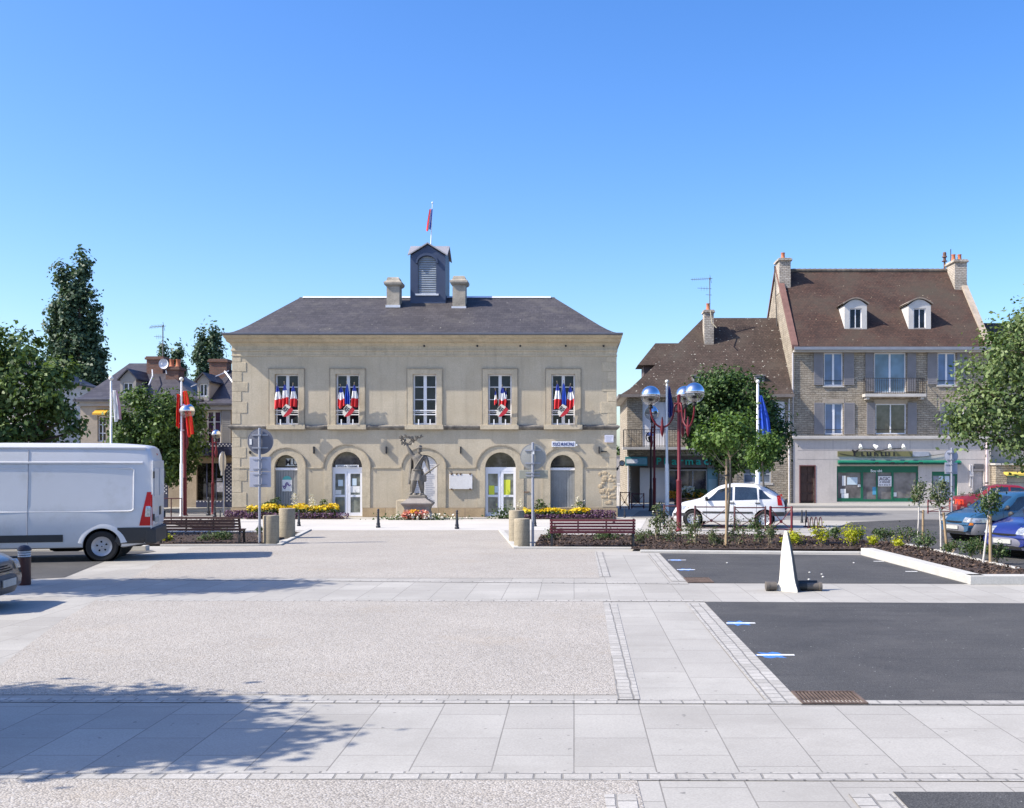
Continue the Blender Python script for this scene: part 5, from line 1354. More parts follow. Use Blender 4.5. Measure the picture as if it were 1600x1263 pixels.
mb = MB(); mb.box(qx(1049), qx(1125), yF + .22, yF + .27, qz(731), qz(713)); mb.box(qx(1012), qx(1049), yF + .22, yF + .27, qz(731), qz(713)); mb.build('fascia', M('fascia_brown', (.13, .10, .085), .7), PHm)
pharma_green = M('pharmacy_green', (.03, .40, .30), .5, .08)
ph = thing('pharmacy_lettering', 'green cut-out letters reading Pharma on the dark pharmacy fascia', 'sign lettering', (qx(1065), yF + .2, qz(721)))
for ch, cxp, w in (('P', 1030, 7), ('h', 1041.5, 7), ('a', 1054, 8), ('r', 1065.5, 6), ('m', 1077.5, 12), ('a', 1092, 8), ('c', 1104, 7), ('i', 1111, 2), ('e', 1117, 7)):
    mb = MB(); tall = ch in 'Phi'
    text_mesh(mb, ch, qx(cxp), yF + .17, qz(720.8 if tall else 722.5), .37 if tall else .27, w * PD / F, .03, True); mb.build('letter', pharma_green, ph)
ps_ = thing('pharmacy_box_sign', 'teal and white box sign projecting at the pharmacy corner', 'sign', (qx(993), yF - .4, qz(722)))
mb = MB(); mb.box(qx(976.5), qx(1010.5), yF - .5, yF - .2, qz(728), qz(714)); mb.build('case', M('teal_sign', (.03, .20, .21), .5), ps_)
mb = MB(); mb.box(qx(978), qx(1009.5), yF - .53, yF - .501, qz(726), qz(716)); mb.build('face', M('teal_face', (.14, .30, .33), .4), ps_)
mb = MB(); mb.box(qx(978), qx(995), yF - .545, yF - .531, qz(724.2), qz(718)); mb.prism([(qx(989), qz(718)), (qx(997), qz(721)), (qx(989), qz(724))], lambda x, z: (x, yF - .55, z), lambda x, z: (x, yF - .546, z)); mb.build('white_arrow', white_m, ps_)
mb = MB(); mb.tube([(x0 + .05, yF - .06, qz(713)), (x0 + .05, yF - .06, .12)], .04, 8); mb.tube([(qx(1232.5), yF - .07, zE - .2), (qx(1232.5), yF - .07, .12)], .04, 8); mb.build('downpipe', M('pipe_white', (.62, .60, .60), .6), PHm)
# --- house at the right edge with stone garage
ED = 57.0
ex = lambda px: X(px, ED); ez = lambda py: Z(py, ED)
EH = thing('edge_house', 'plastered house with brown roof behind the tree at the right edge', 'house', (ex(1600), ED + 1.5, 0))
yf = ED + 1.5
mb = MB(); house_box(mb, X(1546.5, yf), X(1760, yf), yf, yf + 8, Z(560, yf), [rect_pts(X(1585, yf), X(1610, yf), Z(700, yf), Z(650, yf))]); mb.build('wall', M('beige_plaster', (.45, .385, .31), .9, .1, .8, .08, 20), EH)
mb = MB(); hip_roof(mb, X(1546.5, yf), X(1760, yf), yf, yf + 8, Z(560, yf), X(1565, yf) , X(1700, yf), yf + 4, Z(505, yf + 4), .2); mb.build('roof', tile_brn, EH)
window(EH, X(1585, yf), X(1610, yf), Z(700, yf), Z(650, yf), yf + .1, 2, 1, M('dark_red_shutter', (.13, .05, .05), .6), dglass)
GA = thing('stone_garage', 'low stone garage with grey door and yellow awning at the right edge', 'garage', (ex(1590), ED - 1, 0))
yf = ED - .5
mb = MB(); gx = lambda p: X(p, yf); gz = lambda p: Z(p, yf)
house_box(mb, gx(1556), gx(1700), yf, yf + 1.95, gz(727), [rect_pts(gx(1573), gx(1640), .02, gz(743))]); mb.build('wall', rubble, GA)
mb = MB(); mb.box(gx(1554), gx(1702), yf - .1, yf + 1.95, gz(726.9), gz(724)); mb.build('coping', conc, GA)
mb = MB()
for k in range(6): mb.box(gx(1573), gx(1640), yf + .15, yf + .2, .03 + .3 * k, .31 + .3 * k)
mb.build('garage_door', M('garage_grey', (.30, .31, .30), .6), GA)
ya_ = thing('yellow_awning', 'narrow yellow awning over the stone garage door at the right edge', 'awning', (gx(1600), yf, gz(740)))
mb = MB(); mb.prism([(yf, gz(737.5)), (yf - .5, gz(740.5)), (yf - .5, gz(743.5)), (yf - .03, gz(741))], lambda y_, z: (gx(1568), y_, z), lambda y_, z: (gx(1660), y_, z)); mb.build('fabric', M('awning_yellow', (.60, .45, .08), .8), ya_)
mb = MB(); mb.box(gx(1568), gx(1660), yf - .52, yf - .505, gz(745), gz(743.4)); mb.build('valance', M('valance_green', (.07, .12, .08), .8), ya_)
pp_ = thing('drain_post', 'pale pink drainpipe post at the right corner of the green shop house', 'drainpipe', (ex(1543), ED - .1, 0))
mb = MB(); mb.tube([(ex(1543), ED + .1, .12), (ex(1543), ED + .1, Z(690, ED))], [.07, .055], 10); mb.build('pipe', M('pipe_pink', (.62, .50, .50), .6), pp_, smooth=60)
mb = MB()
for zz in (1.2, 3.0): mb.lathe((ex(1543), ED + .1, zz), [(.085, -.03), (.09, 0), (.085, .03)], 10)
mb.build('clips', iron, pp_)
# --- gap between the town hall and the pharmacy: lane wall, gate, hedge
lw = thing('lane_wall', 'low pale wall across the lane between town hall and pharmacy', 'wall', (X(975, 75), 75, 0))
mb = MB(); mb.box(X(950, 75), X(1010, 75), 75, 75.3, 0, Z(713, 75)); mb.build('panel', M('lane_render', (.46, .43, .40), .9, .1), lw); mb = MB(); mb.box(X(950, 75), X(1010, 75), 74.95, 75.35, Z(713, 75) + .001, Z(712, 75)); mb.build('coping', conc, lw)
gt = thing('picket_gate', 'white picket gate in the lane beside the town hall', 'gate', (X(973, 66), 66, 0))
mb = MB()
for k in range(7): xx = X(965 + 2.6 * k, 66); mb.box(xx - .035, xx + .035, 66, 66.03, .1, Z(759 + (k % 2) * 1.0, 66) + .0)
mb.build('pickets', white_m, gt); mb = MB()
for z in (.35, .95): mb.box(X(964, 66), X(982, 66), 66.031, 66.06, z, z + .07)
mb.build('rails', white_m, gt)
# ------------------------------------------------------------------ VEHICLES
tyre_m = M('tyre_rubber', (.016, .016, .017), .85, .15, 6, .1, 40)
rim_m = M('wheel_silver', (.48, .49, .51), .35, .05, 4, metal=.6, spec=.5)
steel_m = M('steel_rim', (.40, .40, .42), .45, .08, 4, metal=.4)
plastic = M('dark_plastic', (.035, .036, .038), .6, .08, 4, .06, 40)
carglass = glass_mat('car_glass', (.018, .028, .04), .03, 1.0, var=.4, scale=2)
redl = M('tail_lamp_red', (.42, .008, .008), .3, .1, 4, spec=.35); orl = M('indicator_orange', (.65, .20, .02), .25, .1, 4)
lampg = M('headlamp_glass', (.42, .44, .46), .12, .45, 14, metal=.4, spec=.8)
plate_m = M('number_plate', (.42, .42, .39), .5, .04, 8); chrome = M('chrome', (.7, .7, .72), .12, .02, 4, 0, metal=1)
under_m = M('underbody', (.010, .010, .010), .9)
def interp(pts, x):
    if x <= pts[0][0]: return pts[0][1]
    for i in range(len(pts) - 1):
        (a, u), (b, v) = pts[i], pts[i + 1]
        if x <= b:
            t = (x - a) / (b - a)
            # Catmull-like smoothing with monotone limits
            def sl(k):
                if k <= 0 or k >= len(pts) - 1: return None
                (x0, y0), (x1, y1), (x2, y2) = pts[k - 1], pts[k], pts[k + 1]
                s0, s1 = (y1 - y0) / (x1 - x0), (y2 - y1) / (x2 - x1)
                return 0 if s0 * s1 <= 0 else 2 * s0 * s1 / (s0 + s1)
            d = (v - u) / (b - a); m0 = sl(i); m1 = sl(i + 1)
            m0 = d if m0 is None else m0; m1 = d if m1 is None else m1
            h = b - a
            return (2 * t ** 3 - 3 * t ** 2 + 1) * u + (t ** 3 - 2 * t ** 2 + t) * h * m0 + (-2 * t ** 3 + 3 * t ** 2) * v + (t ** 3 - t ** 2) * h * m1
    return pts[-1][1]
class Body:
    """car body lofted along x (nose at +x): top(x), belt(x), bottom, plan width"""
    def __init__(s, L, W, top, belt, bot=.2, tumble=.28, nose=.2, tail=.14, edge=.1, crown=.03):
        s.L, s.W, s.top, s.belt, s.bot, s.tumble, s.nose, s.tail, s.edge, s.crown = L, W, top, belt, bot, tumble, nose, tail, edge, crown
    def zt(s, x): return interp(s.top, x)
    def zb(s, x): return min(interp(s.belt, x), s.zt(x) - .015)
    def w(s, x):
        q = x / (s.L / 2); k = s.nose if q > 0 else s.tail
        return s.W / 2 * (1 - k * abs(q) ** 5 - .03 * q * q)
    def bz(s, x):
        q = abs(x / (s.L / 2)); return s.bot + .10 * max(0, q - .8) / .2
    def section(s, x):
        w, zt, zb, z0 = s.w(x), s.zt(x), s.zb(x), s.bz(x)
        h = zt - zb; r = min(s.edge, h * .6); wr = w * .97 - s.tumble * h
        zt_e = zt - s.crown
        return [(w * .80, z0), (w * .95, z0 + .03), (w * .985, z0 + .12), (w, z0 + (zb - z0) * .55), (w * .992, z0 + (zb - z0) * .86), (w * .97, zb),
                (w * .97 - s.tumble * h * .5, zb + h * .5), (wr + .012, zt_e - r), (wr - .03, zt_e - r * .3), (wr - .10, zt_e + s.crown * .3), (wr * .5, zt_e + s.crown * .85)]
    def side(s, x, z):
        sec = s.section(x)[:8]
        for (y0, z0), (y1, z1) in zip(sec[:-1], sec[1:]):
            if z <= z1 or (y1, z1) == sec[-1]:
                t = (z - z0) / max(1e-6, z1 - z0); return y0 + (y1 - y0) * min(1.3, max(0, t))
    def mesh(s, n=64):
        mb = MB(); rings = []
        for i in range(n + 1):
            x = -math.cos(PI * i / n) * s.L / 2
            x = .35 * x + .65 * (i / n * 2 - 1) * s.L / 2
            if i in (0, n): x = math.copysign(s.L / 2, x)
            sec = s.section(x)
            rings.append([(x, y, z) for y, z in sec] + [(x, 0, s.zt(x))] + [(x, -y, z) for y, z in reversed(sec)])
        mb.loft(rings, True, True, True)
        return mb
    def side_patch(s, mb, sgn, xb0, xb1, xt0, xt1, zlo, zhi, off=.006, nu=10, nv=6):
        def fn(u, v):
            x = (xb0 + (xb1 - xb0) * u) * (1 - v) + (xt0 + (xt1 - xt0) * u) * v
            a = zlo(x) if callable(zlo) else zlo; b = zhi(x) if callable(zhi) else zhi
            z = a + (b - a) * v
            return (x, sgn * (s.side(x, z) + off), z)
        mb.grid(fn, nu, nv); return mb
    def front_x(s, y, z, rear=False):
        """x of the body's end face at lateral y and height z"""
        sg = -1 if rear else 1; x = s.L / 2
        y = abs(y)
        while x > 0:
            if z <= s.zt(sg * x) - s.crown * .4 and z >= s.bz(sg * x) and y <= s.side(sg * x, z) * .995: break
            x -= .005
        return sg * x
    def top_patch(s, mb, x0, x1, inset=.12, off=.006, nu=8, nv=10, k0=1.0, k1=1.0):
        def fn(u, v):
            x = x0 + (x1 - x0) * u; z = s.zt(x); h = z - s.zb(x)
            dz = (s.zt(x + .01) - s.zt(x - .01)) / .02; n = Vector((-dz, 0, 1)).normalized()
            wr = s.w(x) * .97 - s.tumble * h - inset
            wr *= k0 + (k1 - k0) * u
            y = wr * (2 * v - 1)
            zz = z - s.crown * .9 * abs(2 * v - 1) ** 2.2
            return (x + n.x * off, y, zz + n.z * off)
        mb.grid(fn, nu, nv); return mb
def cut_arches(body_o, xs, r, hw, z):
    for xx in xs:
        mb = MB(); mb.lathe((xx, 0, z), [(r, -hw), (r, hw)], 32, 'y')
        cu = mb.build('cutter', under_m, None, fix=True)
        md = body_o.modifiers.new('b', 'BOOLEAN'); md.operation = 'DIFFERENCE'; md.object = cu; md.solver = 'EXACT'
        me = evaluated(body_o, body_o.name)
        body_o.modifiers.clear(); old = body_o.data; body_o.data = me; bpy.data.meshes.remove(old)
        bpy.data.objects.remove(cu)
def wheel(parent, x, y, r, w, sgn, style='hub', spokes=9):
    """tyre with a rim part; sgn points to the outside"""
    mb = MB(); ri = r * .64
    mb.lathe((x, y, r), [(ri, -w / 2 * .9), (r * .9, -w / 2), (r * .98, -w / 2 * .8), (r, -w / 2 * .4), (r, w / 2 * .4), (r * .98, w / 2 * .8), (r * .9, w / 2), (ri, w / 2 * .9), (ri * .98, w / 2 * .2)], 28, 'y', cap=True)
    t = mb.build('wheel', tyre_m, parent, smooth=35)
    mb = MB(); s = sgn; yo = w / 2 * .86
    prof = [(.015, s * (yo - .01)), (r * .13, s * (yo - .012)), (r * .16, s * (yo - .03)), (r * .44, s * (yo - .035)), (r * .5, s * (yo - .03)), (r * .59, s * (yo - .01)), (ri, s * yo)]
    mb.lathe((x, y, r), prof, 28, 'y', cap=False); rm = mb.build('rim', rim_m if style == 'hub' else steel_m, t, smooth=40)
    mb = MB()
    for k in range(spokes):
        a = 2 * PI * k / spokes + .2; b_ = PI / spokes * (.42 if style == 'hub' else .30)
        r0, r1 = (r * .40, r * .53) if style == 'hub' else (r * .24, r * .36)
        pts = [(r0, a - b_), (r1, a - b_ * .9), (r1, a + b_ * .9), (r0, a + b_)]
        yy = y + s * (yo - .024 if style == 'hub' else yo - .024)
        mb.add([(x + q * math.cos(t_), yy, r + q * math.sin(t_)) for q, t_ in pts], [(0, 1, 2, 3)])
    mb.build('slots', under_m, rm)
    return t
def panel_line(mb, pts, r=.006): mb.tube(pts, r, 4)

def make_car(name, label, loc, rot, paint, L, W, top, belt, wx, wr, group=None, ws=None, rs=None, sides=(), lower=None, strip=None, style='hub', spokes=9, cat='car', edge=.1, tumble=.28, nose=.2, tail=.14, bot=.2, extras=None):
    root = thing(name, label, cat, (0, 0, 0), group)
    B = Body(L, W, top, belt, bot=bot, tumble=tumble, nose=nose, tail=tail, edge=edge)
    bo = B.mesh().build('body', paint, root, fix=True)
    hw = W
    cut_arches(bo, wx, wr * 1.16, hw, wr * 1.02)
    bo.data.polygons.foreach_set('use_smooth', [True] * len(bo.data.polygons)); bo.data.set_sharp_from_angle(angle=R(34))
    bo.data.materials.clear(); bo.data.materials.append(paint)
    mb = MB(); mb.box(-L / 2 + .25, L / 2 - .25, -W / 2 + .26, W / 2 - .26, bot + .02, bot + .35)
    for xx in wx: mb.lathe((xx, 0, wr * 1.02), [(wr * 1.15, -W / 2 + .06), (wr * 1.15, W / 2 - .06)], 28, 'y', cap=False)
    mb.build('wheel_arch_liner', under_m, root)
    for xx in wx:
        for s in (-1, 1): wheel(root, xx, s * (W / 2 - .12), wr, .19, s, style, spokes)
    if ws:
        mb = MB(); B.top_patch(mb, ws[0], ws[1], .09); mb.build('windscreen', carglass, root, smooth=60)
    if rs:
        mb = MB(); B.top_patch(mb, rs[0], rs[1], .10); mb.build('rear_window', carglass, root, smooth=60)
    for s in (-1, 1):
        for (xb0, xb1, xt0, xt1, zlo, zhi) in sides:
            mb = MB(); B.side_patch(mb, s, xb0, xb1, xt0, xt1, zlo, zhi); mb.build('side_window', carglass, root, smooth=60)
    if strip:
        for s in (-1, 1):
            mb = MB(); B.side_patch(mb, s, strip[0], strip[1], strip[0], strip[1], strip[2], strip[3], .012, 12, 2); mb.build('rubbing_strip', plastic, root)
    if extras: extras(root, B)
    root.location = loc; root.rotation_euler = (0, 0, rot)
    return root
def paint_mat(name, col, var=.03, rough=.28): return M(name, col, rough, var, .8, .0, 30, coat=.6, spec=.5)
def mirrors(root, B, x, z, mat):
    for s in (-1, 1):
        mb = MB(); y = s * (B.side(x, z) + .09); mb.sphere((x, y, z + .04), .1, 12, 8, sc=(.55, .85, .72)); mb.tube([(x + .02, s * (B.side(x, z) - .01), z), (x, y, z + .02)], .025, 6); mb.build('mirror', mat, root, smooth=60)
def handles(root, B, xs, z, mat):
    for s in (-1, 1):
        for x in xs:
            mb = MB(); y = B.side(x, z); mb.box(x - .085, x + .085, s * (y + .004), s * (y + .035), z - .016, z + .016); mb.build('door_handle', mat, root, bevel=.006)
def seams(root, B, xs, zlo, zhi, name='door_seam'):
    for s in (-1, 1):
        mb = MB()
        for x in xs:
            a = zlo; b = zhi(x) if callable(zhi) else zhi
            mb.tube([(x, s * (B.side(x, z) + .0015), z) for z in np.linspace(a, b, 9)], .004, 4)
        mb.build(name, under_m, root)

# --- small white hatchback with a bubble roof in front of the pharmacy
def c_extra(root, B):
    handles(root, B, (-.15, -1.12 + .1), .86, plastic); mirrors(root, B, .72, .97, plastic)
    seams(root, B, (.72, -.2, -.98), .34, lambda x: B.zb(x))
    for s in (-1, 1):
        mb = MB(); B.side_patch(mb, s, -1.86, -1.70, -1.78, -1.66, .78, 1.12, .008, 4, 6); mb.build('tail_lamp', redl, root, smooth=60)
        mb = MB(); B.side_patch(mb, s, 1.52, 1.80, 1.42, 1.70, .62, .75, .008, 6, 4); mb.build('headlamp', lampg, root, smooth=60)
        mb = MB(); mb.sphere((1.36, s * (B.side(1.36, .70) + .002), .70), .03, 8, 6, sc=(1, .4, .6)); mb.build('indicator', orl, root)
    for s in (-1, 1):
        for a_, b_, c_, d_ in ((-1.92, -1.45, .42, .56), (1.45, 1.9, .40, .5)): mb = MB(); B.side_patch(mb, s, a_, b_, a_, b_, c_, d_, .014, 8, 2); mb.build('bumper_strip', plastic, root)
    for bx_ in ((-1.945, -1.92, -.66, .66, .40, .56), (1.918, 1.94, -.6, .6, .36, .5)): mb = MB(); mb.box(*bx_); mb.build('bumper_strip', plastic, root)
    mb = MB(); mb.box(-1.97, -1.93, -.58, .58, .62, .96); mb.build('tailgate_panel', plastic, root)
    mb = MB(); mb.box(-1.985, -1.972, -.26, .26, .66, .76); mb.build('number_plate', plate_m, root)
    mb = MB(); mb.tube([(-.2, .2, 1.53), (-.45, .2, 1.68)], .008, 4); mb.build('aerial', black_m, root)
wcar = paint_mat('white_car_paint', (.62, .62, .63))
top_c = [(-1.925, .80), (-1.88, .96), (-1.72, 1.13), (-1.50, 1.29), (-1.2, 1.43), (-.85, 1.51), (-.25, 1.535), (.2, 1.475), (.52, 1.33), (1.0, 1.01), (1.3, .93), (1.6, .86), (1.8, .72), (1.88, .60), (1.925, .48)]
belt_c = [(-1.925, .84), (-1.6, .97), (-1.0, .955), (0, .92), (.8, .90), (1.1, .86), (1.925, .50)]
zt_c = lambda x: interp(top_c, x)
carw = make_car('white_hatchback', 'small white hatchback with round roof parked in front of the pharmacy', (X(1140, 38.2), 38.2, 0), PI - R(13), wcar, 3.85, 1.68, top_c, belt_c, (1.20, -1.25), .30,
    group=None, ws=(.40, .98), rs=(-1.84, -1.25),
    sides=((-.16, .82, -.16, .34, lambda x: interp(belt_c, x) + .02, lambda x: min(1.40, zt_c(x) - .13)), (-1.02, -.24, -.98, -.24, lambda x: interp(belt_c, x) + .02, lambda x: min(1.41, zt_c(x) - .12)), (-1.50, -1.08, -1.16, -1.05, lambda x: interp(belt_c, x) + .03, lambda x: min(1.38, zt_c(x) - .14))),
    strip=(-.86, .86, .50, .56), extras=c_extra)

# --- big white panel van on the left
vanp = M('van_white_paint', (.58, .58, .595), .35, .04, .8, .0, 30, coat=.25, spec=.4, dirt=(.44, .43, .41), dscale=1.1, dlo=.52, dhi=.85)
vy = D(877)
VL, VW = 6.0, 2.05
top_v = [(-3.0, 2.40), (-2.97, 2.54), (-2.85, 2.63), (-2.0, 2.68), (0, 2.68), (1.2, 2.64), (1.6, 2.5), (2.1, 1.75), (2.4, 1.35), (2.8, 1.12), (2.95, .85), (3.0, .6)]
belt_v = [(-3.0, 1.3), (0, 1.3), (2.0, 1.25), (2.6, 1.0), (3.0, .7)]
def van_extra(root, B):
    for s in (-1, 1):
        mb = MB()
        pts = [(x, s * (B.side(x, z) + .001), z) for x, z in [(1.1, 2.10), (-2.55, 2.10), (-2.62, 2.07)] + [(-2.62, z) for z in np.linspace(1.97, 1.18, 8)] + [(-2.58, 1.14), (-2.5, 1.13), (1.1, 1.13)]]
        mb.tube(pts, .022, 6); mb.build('panel_swage', vanp, root, smooth=60)
        mb = MB(); mb.tube([(x, s * (B.side(x, 2.22) + .001), 2.22) for x in np.linspace(-2.8, 1.4, 20)], .03, 6); mb.tube([(x, s * (B.side(x, 2.54) - .02), 2.56) for x in np.linspace(-2.85, 1.4, 20)], .035, 6); mb.build('roof_swage', vanp, root, smooth=60)
        mb = MB(); B.side_patch(mb, s, -1.15, 1.35, -1.15, 1.35, .46, .62, .014, 16, 2); mb.build('rubbing_strip', plastic, root)
        mb = MB()
        for x_, r_ in ((-.42, .008), (.95, .008)): mb.tube([(x_, s * (B.side(x_, z) + .0005), z) for z in np.linspace(.42, 2.5, 16)], r_, 4)
        mb.build('panel_seam', M('seam_grey', (.22, .22, .25), .7), root)
        # wheel-arch flare
        for xx in (-1.95, 1.75):
            mb = MB()
            r_ = .345 * 1.18
            mb.loft([[(xx + (r_ + o) * math.cos(t), s * (B.side(xx, .7) + q), .345 * 1.02 + (r_ + o) * math.sin(t)) for t in np.linspace(.15, PI - .15, 24)] for o, q in ((.0, -.04), (0.0, .008), (.085, .006), (.13, -.015))], False)
            mb.build('wheel_arch_flare', vanp, root, smooth=50)
        # tall rear lamps wrapping the corner
        mb = MB(); B.side_patch(mb, s, -2.975, -2.74, -2.985, -2.90, .80, 1.56, .012, 8, 10); mb.box(-3.012, -2.985, s * (.78), s * (B.w(-2.99) * .985), .80, 1.50); tl = mb.build('tail_lamp', redl, root, smooth=40)
        mb = MB(); B.side_patch(mb, s, -2.97, -2.86, -2.98, -2.88, 1.0, 1.24, .018, 4, 4); mb.box(-3.018, -3.013, s * .72, s * .88, .93, 1.10); mb.build('reversing_lamp', lampg, tl)
        mb = MB(); B.side_patch(mb, s, -2.98, -2.30, -2.98, -2.28, .40, .76, .016, 10, 5); B.side_patch(mb, s, -2.36, -2.2, -2.36, -2.3, .36, .70, .015, 3, 4); mb.build('bumper_corner', plastic, root)
        mb = MB(); mb.box(-3.03, -3.0, s * .02, s * .92, .78 if False else .8, 2.28); rd = mb.build('rear_door', vanp, root, bevel=.02)
        mb = MB(); mb.box(-3.05, -3.032, s * .12, s * .80, 1.45, 2.1); mb.build('door_pressing', vanp, rd, bevel=.01)
        mb = MB()
        for z in (.98, 1.95):
            mb.tube([(-3.045, s * .93, z - .08), (-3.045, s * .93, z + .08)], .022, 6)
        mb.build('hinges', plastic, rd)
    mb = MB(); mb.box(-3.09, -2.85, -.98, .98, .38, .74); mb.build('rear_bumper', plastic, root, bevel=.05)
    mb = MB(); mb.box(-3.045, -3.032, -.3, -.05, 1.0, 1.2); mb.build('door_handle', plastic, root)
    mb = MB(); mb.box(-3.05, -3.034, .1, .62, .85, .97); mb.build('number_plate', plate_m, root)
    mb = MB(); mb.sphere((-2.95, .0, 2.42), .06, 8, 6, sc=(1, 2, .7)); mb.build('high_brake_lamp', redl, root)
    mb = MB(); B.side_patch(mb, -1, 1.62, 2.15, 1.5, 1.75, 1.32, 1.95); mb.build('cab_window', carglass, root); mb = MB(); B.side_patch(mb, 1, 1.62, 2.15, 1.5, 1.75, 1.32, 1.95); mb.build('cab_window', carglass, root)
    mb = MB(); B.top_patch(mb, 1.66, 2.36, .12); mb.build('windscreen', carglass, root, smooth=60)
    mirrors(root, B, 2.1, 1.35, plastic)
    for s in (-1, 1):
        mb = MB(); B.side_patch(mb, s, 2.55, 2.9, 2.45, 2.8, .85, 1.05, .01); mb.build('headlamp', lampg, root)
    mb = MB(); mb.lathe((-1.1, .1, .35), [(.14, -.3), (.17, -.2), (.17, .3), (.14, .4)], 14, 'x'); mb.tube([(-2.2, -.4, .34), (-.9, -.4, .34)], .05, 8); mb.build('exhaust', under_m, root)
def place_rear(px, d, L, rot):
    """centre of a vehicle of length L whose rear middle is at (px, d)"""
    return None
yaw = R(180 + 13.5)       # nose to the left and towards the camera
fwd = Vector((math.cos(yaw), math.sin(yaw), 0)); lat = Vector((-math.sin(yaw), math.cos(yaw), 0))
# near rear wheel contact point read from the photograph
wpt = Vector(G(160, 877.5)); near = 1 if lat.y < 0 else -1
ctr = wpt + fwd * 1.95 - lat * near * (VW / 2 - .12) 
van = make_car('panel_van', 'large white panel van with dark lower trim parked at the left behind the brown bollard', (ctr.x, ctr.y, 0), yaw, vanp, VL, VW, top_v, belt_v, (-1.95, 1.75), .345,
    sides=(), style='steel', spokes=5, cat='van', edge=.17, tumble=.085, nose=.22, tail=.035, bot=.30, extras=van_extra)

# --- older hatchbacks in the car park at the right
def car_front(root, B, L, grille_z=(.5, .62), lamp=((.42, .74), (.57, .72)), orange=True, badge=False, bump=(.24, .5), face=.0):
    xn = L / 2
    for s in (-1, 1):
        mb = MB()
        def fn(u, v):
            yy = lamp[0][0] + (lamp[0][1] - lamp[0][0]) * u; z = lamp[1][0] + (lamp[1][1] - lamp[1][0]) * v
            z = z - .015 * u
            return (B.front_x(yy, z) + .012, s * (yy + .006), z)
        mb.grid(fn, 12, 5)
        mb.build('headlamp', lampg, root, smooth=60)
        if orange:
            mb = MB()
            def fo(u, v):
                yy = lamp[0][1] - .12 + .14 * u; z = lamp[1][0] - .085 + .075 * v
                return (B.front_x(yy, z) + .016, s * yy, z)
            mb.grid(fo, 4, 2); mb.build('indicator', orl, root)
    mb = MB()
    n = 18
    def bumper(u, v):
        yy = (u * 2 - 1) * (B.W / 2 + .012); q = abs(u * 2 - 1)
        x = xn + .035 - .30 * q ** 4 - .25 * max(0, q - .93) / .07
        t = v * 2 - 1
        return (x - .05 * t * t, yy, bump[0] + (bump[1] - bump[0]) * v)
    mb.grid(bumper, 28, 6)
    for s in (-1, 1): B.side_patch(mb, s, L / 2 - .75, L / 2 - .28, L / 2 - .75, L / 2 - .24, bump[0], bump[1], .014, 6, 3)
    return mb
blue1 = paint_mat('teal_blue_paint', (.022, .075, .15)); blue2 = paint_mat('violet_blue_paint', (.014, .024, .15)); redp = paint_mat('dark_red_paint', (.20, .012, .016)); greyp = paint_mat('dark_grey_paint', (.06, .066, .078))
bump_grey = M('bumper_grey', (.15, .15, .17), .55, .08, 3, .06, 40)
top_h = [(-1.86, .74), (-1.84, .90), (-1.70, 1.12), (-1.45, 1.32), (-1.1, 1.39), (-.4, 1.41), (.1, 1.385), (.42, 1.27), (.95, .95), (1.15, .885), (1.5, .82), (1.74, .72), (1.83, .62), (1.86, .50)]
belt_h = [(-1.86, .78), (-1.5, .90), (0, .885), (1.0, .87), (1.4, .78), (1.86, .50)]
zt_h = lambda x: interp(top_h, x)
side_h = ((-.3, .88, -.3, .25, lambda x: interp(belt_h, x) + .02, lambda x: min(1.30, zt_h(x) - .11)), (-1.42, -.38, -1.15, -.38, lambda x: interp(belt_h, x) + .02, lambda x: min(1.30, zt_h(x) - .11)))
def hatch_extra(bmat, big=False):
    def f(root, B):
        mb = car_front(root, B, 3.72, lamp=((.40, .78), (.57, .70)) if not big else ((.34, .78), (.58, .74)), bump=(.22, .52))
        mb.build('front_bumper', bmat, root, smooth=50)
        mb = MB(); mb.grid(lambda u, v: (1.855 + .022 - .03 * abs(u * 2 - 1) ** 2, (u * 2 - 1) * .36, .545 + .04 * v), 10, 2); mb.build('grille', under_m, root)
        mb = MB(); mb.grid(lambda u, v: (1.90 - .05 * abs(u * 2 - 1) ** 2, (u * 2 - 1) * .5, .25 + .06 * v), 10, 2); mb.build('air_intake', under_m, root)
        mb = MB(); mb.box(1.905, 1.918, -.26, .26, .36, .46); mb.build('number_plate', plate_m, root)
        mb = MB()
        for y0 in (-.1, .45): mb.tube([(1.12, y0, zt_h(1.12) + .02), (.98, y0 - .1, zt_h(.98) + .03), (.72, y0 - .42, zt_h(.72) + .03)], .011, 5)
        mb.build('wipers', black_m, root)
        mirrors(root, B, .72, .93, plastic); handles(root, B, (-.12,), .76, plastic); seams(root, B, (.82, -.34), .3, lambda x: B.zb(x))
        mb = MB()
        mb.tube([(x, y, zt_h(x) + .0 - .03 * .3) for x, y in ((1.1, .62), (1.4, .60), (1.7, .56))], .005, 4); mb.tube([(x, -y, zt_h(x) - .009) for x, y in ((1.1, .62), (1.4, .60), (1.7, .56))], .005, 4); mb.build('bonnet_seam', under_m, root)
        for s in (-1, 1):
            mb = MB(); B.side_patch(mb, s, -1.83, -1.7, -1.8, -1.68, .66, .95, .008, 3, 4); mb.build('tail_lamp', redl, root)
    return f
def nose_at(px, py, L, rot, lift=0):
    n = Vector(G(px, py)); return (n.x - math.cos(rot) * L / 2, n.y - math.sin(rot) * L / 2, lift)
rot1 = R(180 + 16)
make_car('blue_hatchback', 'teal blue hatchback with grey bumper parked nose left behind the small staked trees', nose_at(1490, 846, 3.72, rot1), rot1, blue1, 3.72, 1.63, top_h, belt_h, (1.16, -1.3), .285,
    group='blue cars in the car park', ws=(.36, .98), rs=(-1.76, -1.42), sides=side_h, strip=(-.9, .8, .48, .54), nose=.16, extras=hatch_extra(bump_grey))
rot2 = R(180 + 24)
